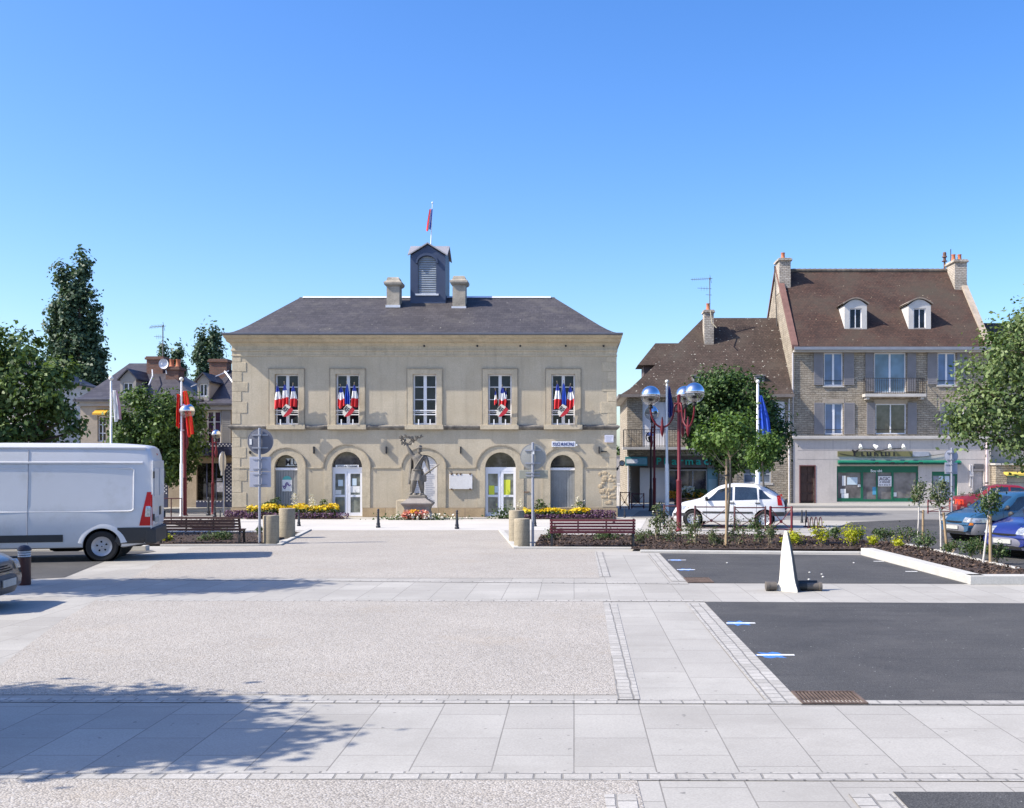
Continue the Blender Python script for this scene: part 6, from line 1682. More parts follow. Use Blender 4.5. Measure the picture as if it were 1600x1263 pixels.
make_car('blue_hatchback', 'violet blue car with orange indicators at the right edge', nose_at(1568, 873, 3.72, rot2), rot2, blue2, 3.72, 1.66, top_h, belt_h, (1.16, -1.3), .285,
    group='blue cars in the car park', ws=(.36, .98), rs=(-1.76, -1.42), sides=side_h, nose=.22, extras=hatch_extra(M('bumper_violet_grey', (.13, .13, .17), .5, .06, 3), True))
# --- dark red saloon behind them, tail to the left
top_r = [(-2.05, .62), (-2.03, .80), (-1.95, .90), (-1.55, .96), (-1.25, 1.02), (-.75, 1.32), (-.3, 1.39), (.3, 1.37), (.65, 1.22), (1.1, .96), (1.5, .88), (1.95, .76), (2.05, .55)]
belt_r = [(-2.05, .75), (-1.5, .90), (0, .88), (1.1, .86), (1.5, .8), (2.05, .55)]
zt_r = lambda x: interp(top_r, x)
def red_extra(root, B):
    for s in (-1, 1):
        mb = MB(); mb.grid(lambda u, v: (-2.055 + .12 * u ** 3, s * (.38 + .38 * u), .60 + .2 * v), 8, 4); B.side_patch(mb, s, -2.02, -1.80, -2.02, -1.82, .60, .80, .008, 4, 3); mb.build('tail_lamp', M('tail_lamp_bright', (.62, .05, .02), .2, .35, 9), root)
    mb = MB(); mb.grid(lambda u, v: (-2.09 + .25 * abs(u * 2 - 1) ** 4 + .04 * (v * 2 - 1) ** 2, (u * 2 - 1) * .84, .25 + .27 * v), 20, 4)
    for s in (-1, 1): B.side_patch(mb, s, -1.95, -1.5, -1.95, -1.5, .26, .5, .014, 5, 3)
    mb.build('rear_bumper', M('bumper_maroon', (.07, .03, .035), .6), root, smooth=60)
    mb = MB(); mb.box(-2.075, -2.06, -.26, .26, .62, .72); mb.build('number_plate', plate_m, root)
    mirrors(root, B, .9, .95, plastic); handles(root, B, (-.9, .05), .8, plastic); seams(root, B, (.95, .0, -.95), .3, lambda x: B.zb(x))
rotr = R(-6); tail = Vector(G(1497, 812))
make_car('red_saloon', 'dark red saloon seen from its rear lamp, parked behind the teal blue hatchback', (tail.x + math.cos(rotr) * 2.05, tail.y + math.sin(rotr) * 2.05 + .6, 0), rotr, redp, 4.1, 1.68, top_r, belt_r, (1.3, -1.2), .30,
    ws=(.60, 1.08), rs=(-1.26, -.80), sides=((-.02, .98, -.02, .48, lambda x: interp(belt_r, x) + .02, lambda x: min(1.30, zt_r(x) - .10)), (-1.1, -.1, -.78, -.1, lambda x: interp(belt_r, x) + .02, lambda x: min(1.30, zt_r(x) - .10))), extras=red_extra)
# --- dark grey car entering the frame at the left edge
def grey_extra(root, B):
    mb = car_front(root, B, 4.2, lamp=((.42, .80), (.58, .72)), bump=(.22, .54)); mb.build('front_bumper', M('bumper_dark', (.07, .072, .078), .5, .1, 3), root, smooth=50)
    mb = MB()
    for k in range(4): mb.grid(lambda u, v: (2.115 - .02 * k - .05 * abs(u * 2 - 1) ** 2, (u * 2 - 1) * .40, .565 + .035 * k + .018 * v), 8, 1)
    mb.build('grille', under_m, root)
    mb = MB(); mb.box(2.145, 2.158, -.26, .26, .34, .45); mb.build('number_plate', M('plate_grey', (.42, .42, .40), .5), root)
    mirrors(root, B, .9, .93, plastic); seams(root, B, (.95, -.2), .3, lambda x: B.zb(x))
top_g = [(-2.1, .74), (-2.05, .92), (-1.6, 1.18), (-1.2, 1.38), (-.4, 1.42), (.2, 1.39), (.6, 1.22), (1.1, .96), (1.35, .90), (1.75, .84), (2.0, .75), (2.08, .64), (2.1, .5)]
belt_g = [(-2.1, .8), (-1.5, .92), (0, .9), (1.1, .88), (1.6, .82), (2.1, .5)]
zt_g = lambda x: interp(top_g, x)
rg = R(8); nz = Vector(G(34, 962))
make_car('grey_car', 'dark grey car whose nose enters at the left edge beside the brown bollard', (nz.x - .62 - math.cos(rg) * 2.1, nz.y - math.sin(rg) * 2.1 + .75, 0), rg, greyp, 4.2, 1.72, top_g, belt_g, (1.3, -1.3), .30,
    ws=(.55, 1.08), rs=(-1.9, -1.45), sides=((-.15, 1.0, -.15, .45, lambda x: interp(belt_g, x) + .02, lambda x: min(1.32, zt_g(x) - .10)), (-1.4, -.22, -1.1, -.22, lambda x: interp(belt_g, x) + .02, lambda x: min(1.32, zt_g(x) - .10))), extras=grey_extra)
# ------------------------------------------------------------------ STREET FURNITURE
red_paint = M('dark_red_paint_metal', (.115, .010, .017), .45, .12, 3, .06, 30, spec=.3)
dkred = M('brown_red_paint', (.07, .018, .02), .5, .15, 3, .08, 30)
galv = M('galvanised_steel', (.33, .34, .38), .5, .08, 3, .06, 30, metal=.35)
sign_back = M('sign_back_grey', (.13, .135, .165), .6, .06, 3, .04, 30, metal=.2)
panel_back = M('panel_back_pale', (.40, .41, .47), .55, .06, 3, .04, 30, metal=.2)
bol_m = M('cast_iron', (.028, .03, .038), .5, .15, 5)
conc_cyl = M('cast_stone', (.31, .265, .19), .9, .14, 3, .15, 30, .6, 25, .012, dirt=(.17, .14, .095), dscale=3.2, dlo=.5, dhi=.8)
mirror_m = M('mirror_dome', (.80, .82, .85), .05, .0, 3, 0, metal=1)
def clear_mat():
    m, nt, N, L, bs = new_mat('clear_globe')
    tr = N.new('ShaderNodeBsdfTransparent'); tr.inputs[0].default_value = (.86, .86, .85, 1)
    gl = N.new('ShaderNodeBsdfGlossy'); gl.inputs['Roughness'].default_value = .04
    fr = N.new('ShaderNodeLayerWeight'); fr.inputs[0].default_value = .35
    mr = maprange(nt, fr.outputs['Facing'], 0, 1, .10, .65)
    ms = N.new('ShaderNodeMixShader'); L.new(mr, ms.inputs[0]); L.new(tr.outputs[0], ms.inputs[1]); L.new(gl.outputs[0], ms.inputs[2])
    L.new(ms.outputs[0], [n for n in N if n.type == 'OUTPUT_MATERIAL'][0].inputs[0]); return m
clear_m = clear_mat()
# cylinders of cast stone
def stone_post(px, py, wpx, top, label):
    d = D(py); r = wpx / 2 * d / F; c = G(px, py); d += r; c = (X(px, d), d, 0)
    h = Z(top, d - r)
    p = thing('stone_bollard', label, 'bollard', c, 'cast stone cylinders at the mouth of the square')
    mb = MB(); mb.lathe(c, [(r * .98, .0), (r, .02), (r, h - .03), (r * .97, h - .008), (r * .9, h)], 32); o = mb.build('drum', conc_cyl, p, smooth=40)
    mb = MB()
    for k in range(3): mb.lathe(c, [(r * 1.002, h * (.3 + .24 * k)), (r * 1.006, h * (.3 + .24 * k) + .006), (r * 1.002, h * (.3 + .24 * k) + .012)], 32, cap=False)
    mb.build('casting_lines', M('casting_line', (.26, .225, .165), .9), p)
stone_post(423.5, 851, 25, 806, 'shorter stone cylinder beside the left sign pole')
stone_post(448.5, 842, 25, 795, 'taller stone cylinder behind the shorter one at the left sign pole')
stone_post(815.5, 856, 25, 811, 'stone cylinder in front, beside the right sign pole')
stone_post(807, 849, 24, 798, 'paler stone cylinder behind the one at the right sign pole')
# brown bollard with white rings
d = D(914.5); c = G(38, 914.5); r = .112
b = thing('brown_bollard', 'brown bollard with domed cap and white rings at the left roadside', 'bollard', c)
mb = MB(); mb.lathe(c, [(r * .95, 0), (r, .02), (r, .50), (r * .92, .505)], 28); mb.build('post', M('bollard_brown', (.075, .026, .022), .4, .15, 3, .05, 30), b, smooth=40)
mb = MB(); mb.lathe(c, [(r * .88, .505), (r * .88, .63)], 28, cap=False); mb.build('neck', black_m, b, smooth=40)
mb = MB()
for z in (.515, .555, .595): mb.lathe(c, [(r * .9, z), (r * .96, z + .004), (r * .96, z + .024), (r * .9, z + .028)], 28, cap=False)
mb.build('white_rings', M('ring_white', (.6, .6, .62), .5), b, smooth=40)
mb = MB(); mb.lathe(c, [(r * .9, .628), (r * 1.08, .63), (r * 1.08, .645), (r * .95, .68), (r * .6, .715), (.01, .728)], 28); mb.build('cap', M('cap_dark', (.05, .04, .05), .5), b, smooth=50)
# small cast-iron bollards
def iron_post(px, py, top, label, dd=None):
    d = dd or D(py); c = (X(px, d), d, 0 if not dd else 0); h = Z(top, d)
    o = MB(); w = h / .70
    o.lathe(c, [(.075 * w, 0), (.085 * w, .02 * w), (.085 * w, .06 * w), (.06 * w, .1 * w), (.075 * w, .14 * w), (.055 * w, .2 * w), (.042 * w, .42 * w), (.036 * w, .55 * w), (.05 * w, .565 * w), (.05 * w, .585 * w), (.03 * w, .6 * w), (.044 * w, .635 * w), (.044 * w, .66 * w), (.025 * w, .69 * w), (.002, .70 * w)], 16)
    return tag(o.build('iron_bollard', bol_m, None, smooth=45), label, 'bollard', 'small cast iron bollards')
iron_post(591, 825, 795, 'small iron bollard left of the statue')
iron_post(714, 827, 797, 'small iron bollard right of the statue')
iron_post(467, 822.5, 797, 'small iron bollard beside the taller left stone cylinder')
iron_post(836, 823, 800, 'small iron bollard just behind the right sign pole')
iron_post(325.5, 806, 777, 'iron bollard left of the slender lamp by the lattice shop', None)
iron_post(335.5, 808, 783.5, 'iron bollard right of the slender lamp by the lattice shop')
iron_post(344, 811, 797, 'lowest iron bollard near the left corner of the town hall')
iron_post(959, 817, 801, 'iron bollard at the right corner of the town hall')
iron_post(976, 809, 793, 'iron bollard on the pavement before the lane')
iron_post(1253, 817, 797, 'left one of the two iron bollards behind the yellow shrubs')
iron_post(1259.5, 816.5, 797, 'right one of the two iron bollards behind the yellow shrubs')
# benches seen from behind
def bench(x0p, x1p, py, top, slat_m, label):
    d = D(py); x0, x1 = X(x0p, d), X(x1p, d); h = Z(top, d); L_ = x1 - x0
    b = thing('bench', label, 'bench', ((x0 + x1) / 2, d, 0), 'slatted benches facing the town hall')
    ends = [x0 + .05, x1 - .05]
    for k, xx in enumerate(ends):
        mb = MB()
        mb.loft([[(xx - .025, d + a - .025, z), (xx + .025, d + a - .025, z), (xx + .025, d + a + .03, z), (xx - .025, d + a + .03, z)] for a, z in ((.04, 0), (.06, .2), (.10, .40), (.05, .6), (-.01, h))], True, True, True)
        mb.loft([[(xx - .025, d + a - .025, z), (xx + .025, d + a - .025, z), (xx + .025, d + a + .03, z), (xx - .025, d + a + .03, z)] for a, z in ((.50, 0), (.48, .2), (.46, .39))], True, True, True)
        mb.box(xx - .022, xx + .022, d + .09, d + .52, .365, .40); mb.box(xx - .05, xx + .05, d + .02, d + .09, 0, .02); mb.box(xx - .05, xx + .05, d + .46, d + .54, 0, .02)
        mb.build('leg', black_m, b)
    mb = MB(); n = 5
    for k in range(n):
        z = .44 + (h - .44 - .03) * k / (n - 1) - .02; a = .10 - .13 * (z - .42) / (h - .42) + .0
        mb.box(x0, x1, d + a - .055, d + a - .028, z - .028, z + .03)
    mb.build('backrest', slat_m, b, bevel=.005)
    mb = MB()
    for k in range(5): mb.box(x0, x1, d + .10 + .085 * k, d + .17 + .085 * k, .402, .43)
    mb.build('seat', slat_m, b, bevel=.005)
    for t in (.33, .66): mb = MB(); mb.box(x0 + L_ * t - .02, x0 + L_ * t + .02, d + .06, d + .09, .40, h - .02); mb.build('back_strut', black_m, b)
bench(247, 376, 852.5, 806.5, M('bench_dark_wood', (.062, .030, .026), .6, .2, 4, .1, 30, stretch=(.3, 3, 3)), 'dark brown slatted bench beside the white van')
bench(859, 993, 857.5, 810.5, M('bench_red_wood', (.13, .022, .03), .55, .2, 4, .1, 30, stretch=(.3, 3, 3)), 'red slatted bench right of the right stone cylinders')
# round traffic signs seen from the back
def sign_post(px, py, top, disc, panels, label, pm=galv, dm=sign_back, pn=None, dd=None, pw=.035):
    d = dd or D(py); c = (X(px, d), d, 0); zt = Z(top, d)
    s = thing('traffic_sign', label, 'traffic sign', c)
    mb = MB(); mb.lathe(c, [(pw, 0), (pw, zt - .01), (pw * .6, zt)], 14); mb.build('pole', pm, s, smooth=50)
    cx_, cy_, r = X(disc[0], d), Z(disc[1], d), (disc[2] if len(disc) > 2 else 20) * d / F
    mb = MB(); mb.lathe((cx_, d + .055, cy_), [(r * .96, 0), (r, .004), (r, .022), (r * .985, .03)], 40, 'y'); di = mb.build('disc', dm, s, smooth=30)
    mb = MB(); mb.lathe((cx_, d + .052, cy_), [(r * 1.005, 0), (r * 1.02, .0), (r * 1.02, .012), (r * 1.005, .012)], 40, 'y', cap=False); mb.build('rim', galv, di)
    for q in (-.5, .5):
        mb = MB(); zz = cy_ + r * q; mb.box(c[0] - r * .62, c[0] + r * .62, d + .035, d + .053, zz - .018, zz + .018); mb.box(c[0] - pw - .015, c[0] + pw + .015, d - pw - .012, d + .04, zz - .015, zz + .015); mb.build('clamp', galv, s)
    for (a, b_, t, bt) in panels:
        mb = MB(); mb.box(X(a, d), X(b_, d), d + .05, d + .068, Z(bt, d), Z(t, d)); pnl = mb.build('panel', pn or panel_back, s, bevel=.008)
        for z_ in (Z(t, d) - .07, Z(bt, d) + .07): mb = MB(); mb.box(c[0] - .19, c[0] + .19, d + .036, d + .0495, z_ - .014, z_ + .014); mb.box(c[0] - pw - .013, c[0] + pw + .013, d - pw - .01, d + .04, z_ - .012, z_ + .012); mb.build('clamp', galv, pnl)
    return s, d
s_, d_ = sign_post(405.5, 851, 669, (406, 690), [(389, 422.5, 714, 737), (389, 422.5, 737.6, 761.5)], 'sign seen from behind, grey disc over two pale panels, by the left stone cylinders', dd=None)
mb = MB(); mb.box(X(389, d_), X(392.5, d_), d_ + .045, d_ + .054, Z(695, d_), Z(686, d_)); mb.build('sticker', paper, s_)
s_, d_ = sign_post(832.5, 855, 691.5, (833, 714), [(811, 856, 735, 748)], 'sign seen from behind, disc over one wide panel, by the right stone cylinders', dm=M('sign_back_olive', (.30, .30, .28), .6, .06, metal=.2), pn=M('panel_olive', (.27, .27, .22), .6, .06))
mb = MB(); mb.box(X(832.4, d_), X(835, d_), d_ - .041, d_ - .036, Z(710, d_), Z(704, d_)); mb.build('sticker', paper, s_)
sign_post(1487, 818, 700, (1487, 713, 10.5), [(1477, 1497, 723, 741)], 'slim pale sign seen from behind in front of the green shop side window', dd=38, dm=panel_back)
# sign seen edge-on near the lattice shop
d = 46.5; c = (X(349.5, d), d, 0)
s = thing('traffic_sign', 'sign seen edge-on on a slim pole at the left corner of the town hall', 'traffic sign', c)
mb = MB(); mb.lathe(c, [(.035, 0), (.035, Z(706, d))], 12); mb.build('pole', galv, s, smooth=50)
mb = MB(); mb.lathe((c[0] - .05, d, Z(722, d)), [(.42, -.02), (.44, -.015), (.44, .015), (.42, .02)], 32, 'x'); mb.box(c[0] - .06, c[0] - .035, d - .2, d + .2, Z(743, d), Z(735, d)); di = mb.build('disc', M('sign_edge', (.50, .51, .54), .5), s, smooth=30)
di.rotation_euler = (0, 0, 0)
# emblem sign at the lane
d = 50; e = thing('lane_sign', 'small round dark-rimmed sign on an arm over the lane beside the town hall', 'sign', (X(970, d), d, 0))
mb = MB(); mb.lathe((X(972, d), d, Z(724, d)), [(.10, -.01), (.135, -.012), (.135, .012), (.10, .01)], 24, 'y', cap=False); mb.tube([(X(966, d), d, Z(731, d)), (X(963, d), d, Z(735, d))], .05, 8); mb.tube([(X(968.5, d), d, Z(727, d)), (X(963, d), d, Z(734, d))], .02, 6); mb.build('ring', black_m, e)
mb = MB(); mb.lathe((X(972, d), d, Z(724, d)), [(.101, -.005), (.101, .005)], 24, 'y'); mb.tube([(X(970.5, d), d - .02, Z(726, d)), (X(973.5, d), d - .02, Z(722, d))], .015, 5); mb.build('face', M('clock_face', (.5, .5, .5), .6), e)
# ------------------------------------------------------------------ lamps with half-mirrored globes
def globe(parent, c, r, pole_m):
    mb = MB(); mb.sphere(c, r, 32, 10, lo=0.0, hi=PI / 2); g = mb.build('globe', mirror_m, parent, smooth=180)
    mb = MB(); o = len(mb.v)
    rings = []
    for i in range(11):
        a = -PI / 2 * .93 + (PI / 2 * .93) * i / 10
        rings.append([(c[0] + r * .992 * math.cos(a) * math.cos(2 * PI * k / 32), c[1] + r * .992 * math.cos(a) * math.sin(2 * PI * k / 32), c[2] - .001 + r * .992 * math.sin(a)) for k in range(32)])
    mb.loft(rings, True); mb.build('clear_bowl', clear_m, g, smooth=180)
    mb = MB(); mb.lathe((c[0], c[1], c[2] - r), [(.07, -.09), (.085, -.05), (.06, .0), (.075, .03), (.075, .2), (.05, .24)], 14); mb.build('lamp_holder', black_m, g, smooth=40)
    mb = MB(); mb.lathe((c[0], c[1], c[2] - .006), [(r * 1.0, -.004), (r * 1.012, 0), (r * 1.0, .006)], 32, cap=False); mb.build('seam_ring', galv, g)
def arm(mb, p, ang, reach, z_in, z_low, z_out, r):
    dx, dy = math.cos(ang), math.sin(ang)
    P2 = [(.05, z_in + .06), (.13, z_in), (.17, z_in - .12)]
    pts = []
    n = 16
    a0 = .17; a1 = reach
    for k in range(n + 1):
        t = PI * k / n
        u = (a0 + a1) / 2 - (a1 - a0) / 2 * math.cos(t); z = z_low + (1 - math.sin(t)) * ((z_in - .12 if k < n / 2 else z_out) - z_low)
        pts.append((u, z))
    path = [(p[0] + u * dx, p[1] + u * dy, z) for u, z in P2[:2] + pts]
    mb.tube(path, r, 8)
def lamp(name, label, px, py, arms, gr, hz_top, r0=.085, r1=.058, pm=red_paint, zglobe=None, zlow=None, reach=.94, dd=None, group='red street lamps with mirrored globes'):
    d = dd or D(py); p = (X(px, d), d, 0); zt = Z(hz_top, d); ztrans = zt * .36
    o = thing(name, label, 'street lamp', p, group)
    mb = MB(); mb.lathe(p, [(r0 * 1.6, 0), (r0 * 1.6, .03), (r0 * 1.15, .06), (r0, .1), (r0, ztrans), (r0 * 1.12, ztrans + .01), (r0 * 1.12, ztrans + .05), (r1, ztrans + .1), (r1, zt - .05), (r1 * 1.25, zt - .04), (r1 * .5, zt)], 18); mb.build('pole', pm, o, smooth=40)
    for i, (ang, zg) in enumerate(arms):
        zg_ = zg; a = R(ang)
        mb = MB(); arm(mb, p, a, reach, zt - .35, zg_ - gr - .95 if zlow is None else zlow, zg_ - gr - .05, .032)
        u = (.17 + reach) / 2; q = (p[0] + u * math.cos(a), p[1] + u * math.sin(a)); zl = (zg_ - gr - .95 if zlow is None else zlow)
        mb.lathe((q[0], q[1], zl), [(.01, -.32), (.05, -.2), (.075, -.03), (.05, .05), (.04, .2), (.012, .34)], 8)
        for zz in (zt - .30, zt - .55): mb.tube([(p[0], p[1], zz), (p[0] + .17 * math.cos(a), p[1] + .17 * math.sin(a), zz)], .028, 6)
        ar = mb.build('arm', pm, o, smooth=50)
        globe(o, (p[0] + reach * math.cos(a), p[1] + reach * math.sin(a), zg_), gr, pm)
    return o, d
dL = D(830)
lamp('street_lamp', 'tall red lamp with three mirrored globes on curved arms, nearest lamp, in the rose bed', 1061, 830, [(184, Z(619, dL)), (-64, Z(614, dL - .85)), (72, Z(618.5, dL + .9))], .325, 616.5, zlow=Z(668, dL))
lamp('street_lamp', 'slender red lamp with one mirrored globe behind the three-globe lamp', 1022.5, 802, [(200, Z(645.5, 48.3))], .33, 657, reach=.12, r0=.07, r1=.05, zlow=Z(690, 48.6))
lamp('street_lamp', 'red lamp with one mirrored globe beside the red flag, left of the town hall', 288.5, 806, [(-30, Z(642.5, 46))], .33, 648, reach=.14, r0=.09, r1=.07, zlow=Z(690, 46))
lamp('street_lamp', 'thin red lamp with a small mirrored globe in front of the lattice shop', 332.5, 804, [(-20, Z(679, 47))], .21, 672, reach=.17, r0=.06, r1=.04, zlow=Z(705, 47))
d = 50.5; p = (X(1017, d), d, 0); o = thing('dark_lamp', 'dark lamp with a small globe in a ring in front of the white pharmacy doors', 'street lamp', p)
mb = MB(); zt = Z(692, d); mb.lathe(p, [(.12, 0), (.09, .1), (.08, 1.0), (.055, 1.1), (.045, zt), (.07, zt + .05), (.03, zt + .15)], 14); mb.build('pole', M('lamp_brown', (.04, .02, .022), .5), o, smooth=40)
gc = (X(1016, d), d, Z(681.5, d)); mb = MB(); mb.sphere(gc, .17, 20, 8, lo=0, hi=PI / 2); mb.build('globe', M('lilac_globe', (.42, .45, .75), .2, .1, 3, metal=.5), o, smooth=180)
mb = MB(); mb.tube([(gc[0] + .2 * math.cos(t), gc[1], gc[2] - .05 + .23 * math.sin(t)) for t in np.linspace(.3 + PI / 2, PI * 1.45, 14)], .022, 6); mb.lathe((gc[0], gc[1], gc[2] - .2), [(.05, -.08), (.12, .14), (.02, .2)], 10); mb.build('ring', black_m, o)
# ------------------------------------------------------------------ flagpoles
def flagpole(px, dd, top, label, cloth, sw=.055, pm=white_m):
    p = (X(px, dd), dd, 0); zt = Z(top, dd)
    o = thing('flagpole', label, 'flagpole', p, 'white flagpoles round the square')
    mb = MB(); mb.lathe(p, [(sw * 1.6, 0), (sw * 1.6, .02), (sw * 1.2, .04), (sw * 1.2, zt * .38), (sw * .8, zt * .39), (sw * .65, zt - .1), (sw * .3, zt - .02)], 14); mb.build('pole', pm, o, smooth=40)
    mb = MB(); mb.sphere((p[0], p[1], zt + .04), .085, 14, 9); mb.build('finial', M('finial_white', (.7, .68, .62), .4), o, smooth=60)
    return o
def hung(o, px0, dd, top, h, w0, w1, mats, label, cat='flag', lean=0, bands=((2, 0),), side=1, folds=2.2, amp=.07, ph=0):
    f = thing('hanging_flag', label, cat, (X(px0, dd), dd, Z(top, dd)), 'flags hanging on the poles')
    mb = MB(); drape(mb, (X(px0, dd) + side * (.07 + w0 * .3), dd - .02, Z(top, dd)), h, w0 * side, w1 * side, lean, folds, amp, 20, 14, bands, ph, True); mb.build('cloth', mats, f, smooth=180)
    mb = MB()
    for q in (.01, .85): mb.tube([(X(px0, dd), dd, Z(top, dd) - h * q), (X(px0, dd) + side * .12, dd, Z(top, dd) - h * q)], .012, 5)
    mb.build('cords', white_m, f)
o = flagpole(173.5, 40, 593, 'white flagpole rising behind the white van', None)
hung(o, 173.5, 40, 610, 1.15, .16, .28, [white_fl, M('flag_pink', (.62, .35, .36), .8)], 'mostly white flag hanging limp on the pole behind the van', bands=((.8, 0), (2, 1)), lean=.08)
o = flagpole(283.5, 46, 594, 'white flagpole with a red flag left of the town hall', None, .055)
hung(o, 283.5, 46, 611, 1.95, .16, .30, [M('flag_scarlet', (.72, .03, .02), .75, .15, 6), M('flag_orange', (.75, .30, .03), .8)], 'long red and orange flag hanging left of the town hall', bands=((.4, 0), (.62, 1), (2, 0)), side=1, lean=.22)
hung(o, 283.5, 46, 616, 1.45, .12, .17, [MATS['flag_scarlet']], 'red flag fold hanging on the left side of the same pole', side=-1, lean=-.02)
o = flagpole(1042, 47, 598, 'white flagpole with a narrow dark blue flag beside the three-globe lamp', None, .075)
hung(o, 1042, 47, 604, 1.35, .06, .24, [M('flag_navy', (.03, .05, .22), .8)], 'narrow dark blue flag hanging beside the three-globe lamp', lean=.05)
o = flagpole(1184, 44.5, 598, 'white flagpole with a blue flag behind the white hatchback', None, .08)
hung(o, 1184, 44.5, 618, 1.65, .10, .42, [eu_f, M('flag_blue_light', (.05, .16, .55), .8)], 'blue flag hanging on the pole behind the white hatchback', bands=((.42, 0), (.56, 1), (2, 0)), lean=.18)
# ------------------------------------------------------------------ red railings with crossed bars
def barrier(x0p, x1p, dd, top, label, mat=dkred, posts=(1, 1), bot=None, cross=True):
    x0, x1 = X(x0p, dd), X(x1p, dd); h = Z(top, dd)
    b = thing('cross_railing', label, 'railing', ((x0 + x1) / 2, dd, 0), 'crossed-bar railings')
    for xx, k in ((x0, posts[0]), (x1, posts[1])):
        mb = MB(); mb.lathe((xx, dd, 0), [(.03 * k, 0), (.03 * k, h), (.015, h + .02)], 10); mb.build('post', mat, b, smooth=50)
    mb = MB(); mb.tube([(x0, dd, h - .03), (x1, dd, h - .03)], .02, 8); mb.build('top_rail', mat, b)
    mb = MB(); mb.tube([(x0, dd, .1), (x1, dd, .1)], .016, 8); mb.build('bottom_rail', mat, b)
    mb = MB(); xm = (x0 + x1) / 2; zm = h * .42
    for a, z in ((x0, h - .05), (x1, h - .05), (x0, .1), (x1, .1)): mb.tube([(a, dd, z), (xm, dd, zm)], .013, 6)
    mb.lathe((xm, dd, zm), [(.05, -.012), (.05, .012)], 12, 'y'); mb.build('cross_bars', mat, b)
barrier(1086, 1137, 35.6, 791, 'crossed-bar railing before the front wheel of the white hatchback')
barrier(1148, 1196, 35.4, 792, 'crossed-bar railing before the rear door of the white hatchback')
barrier(1204, 1237, 34.9, 792, 'red-posted crossed-bar railing behind the tail of the white hatchback', red_paint, (1.4, 1.3))
barrier(1062, 1038, 36.6, 789.5, 'dark crossed-bar railing just left of the three-globe lamp pole')
barrier(969, 983, 52.6, 769, 'red railing at the steps left of the pharmacy', red_paint)
barrier(987, 1006, 53.4, 771, 'red railing at the steps in front of the pharmacy panel doors', red_paint)
barrier(1450, 1496, 48, 782, 'dark red railing behind the small staked trees at the green shop', red_paint)
def thin_rail(x0p, x1p, dd, top, label):
    x0, x1 = X(x0p, dd), X(x1p, dd); h = Z(top, dd)
    b = thing('thin_railing', label, 'railing', ((x0 + x1) / 2, dd, 0))
    for xx in (x0, (x0 + x1) / 2, x1): mb = MB(); mb.tube([(xx, dd, 0), (xx, dd, h)], .02, 6); mb.build('post', dkred, b)
    mb = MB(); mb.tube([(x0, dd, h), (x1, dd, h)], .018, 6); mb.build('rail', dkred, b)
thin_rail(251, 284, 40, 779, 'thin railing behind the dark bench and the van')
# bicycle stand hoops
bs_ = thing('bike_stand', 'low row of dark red cycle hoops behind the yellow shrubs', 'bike stand', (X(1275, 37.5), 37.5, 0))
for k in range(4):
    mb = MB(); xx = X(1261 + 7 * k, 37.5); mb.tube([(xx, 37.5 + .25 * math.cos(t), .02 + .34 * math.sin(t)) for t in np.linspace(0, PI, 12)], .018, 6); mb.build('hoop', dkred, bs_)
mb = MB(); mb.box(X(1258, 37.5), X(1287, 37.5), 37.2, 37.24, .0, .04); mb.box(X(1258, 37.5), X(1287, 37.5), 37.76, 37.8, .0, .04); mb.build('rails', dkred, bs_)
# ------------------------------------------------------------------ white marker spike on a dark tube
d = D(924); c = G(1229, 924)
ms = thing('marker_spike', 'tall pointed white marker on a dark horizontal tube standing on the paved strip', 'parking marker', c)
spike_m = M('weathered_white', (.66, .62, .54), .6, .08, 3, .06, 30, dirt=(.42, .38, .31), dscale=2.5, dlo=.55, dhi=.8)
zz = lambda py: Z(py, d); sc_ = d / F
prof = [(926, -17.0, 12.5, .16), (919, -15.5, 12.2, .155), (913, -12.2, 10.3, .145), (905, -10.6, 8.8, .13), (890, -9.6, 7.2, .11), (870, -8.6, 5.3, .085), (850, -6.6, 2.6, .055), (838, -4.9, .6, .035), (831, -3.6, -1.0, .02), (829.5, -2.9, -1.8, .006)]
mb = MB()
mb.loft([[(c[0] + a * sc_, d + h * .35, max(.006, zz(y))), (c[0] + b_ * sc_, d - h * 1.5, max(.006, zz(y))), (c[0] + b_ * sc_ * 1.0 + .015, d - h * 1.3, max(.006, zz(y))), (c[0] + a * sc_ * .8, d + h * .6, max(.006, zz(y)))] for y, a, b_, h in prof], True, True, True)
mb.build('spike', spike_m, ms, smooth=35)
mb = MB()
mb.loft([[(c[0] + (b_ + .8) * sc_ + .012, d - h * 1.25, max(.01, zz(y) - .01)), (c[0] + (b_ + 5.5 * max(0, (y - 829) / 95) + 1.2) * sc_ + .03, d - h * .2, max(.01, zz(y) - .01)), (c[0] + (b_ + 1) * sc_ + .034, d + h * .95, max(.01, zz(y) - .01))] for y, a, b_, h in prof[:-1]], True, True, True)
mb.build('shaded_hollow', M('hollow_shade', (.05, .045, .045), .6), ms)  # dark wedge stands in for the shade inside the spike's hollow right side
tube_m = M('tube_brown_grey', (.115, .10, .085), .6, .15, 5, .1, 30)
mb = MB()
y0 = c[1] + .02
mb.lathe((c[0], y0, .085), [(.06, -.36), (.078, -.355), (.078, -.30), (.07, -.295), (.07, -.17)], 18, 'x'); mb.lathe((c[0], y0 + .14, .08), [(.055, -.34), (.07, -.335), (.07, -.16)], 18, 'x')
mb.lathe((c[0], y0, .08), [(.065, .35), (.065, .56), (.078, .565), (.078, .61), (.06, .615)], 18, 'x'); mb.build('tube', tube_m, ms, smooth=40)
mb = MB(); mb.lathe((c[0], y0, .08), [(.068, .14), (.068, .35)], 18, 'x'); mb.lathe((c[0], y0 + .15, .10), [(.07, .13), (.07, .56)], 18, 'x'); mb.build('dark_tube', M('tube_dark', (.03, .03, .028), .6), ms, smooth=40)
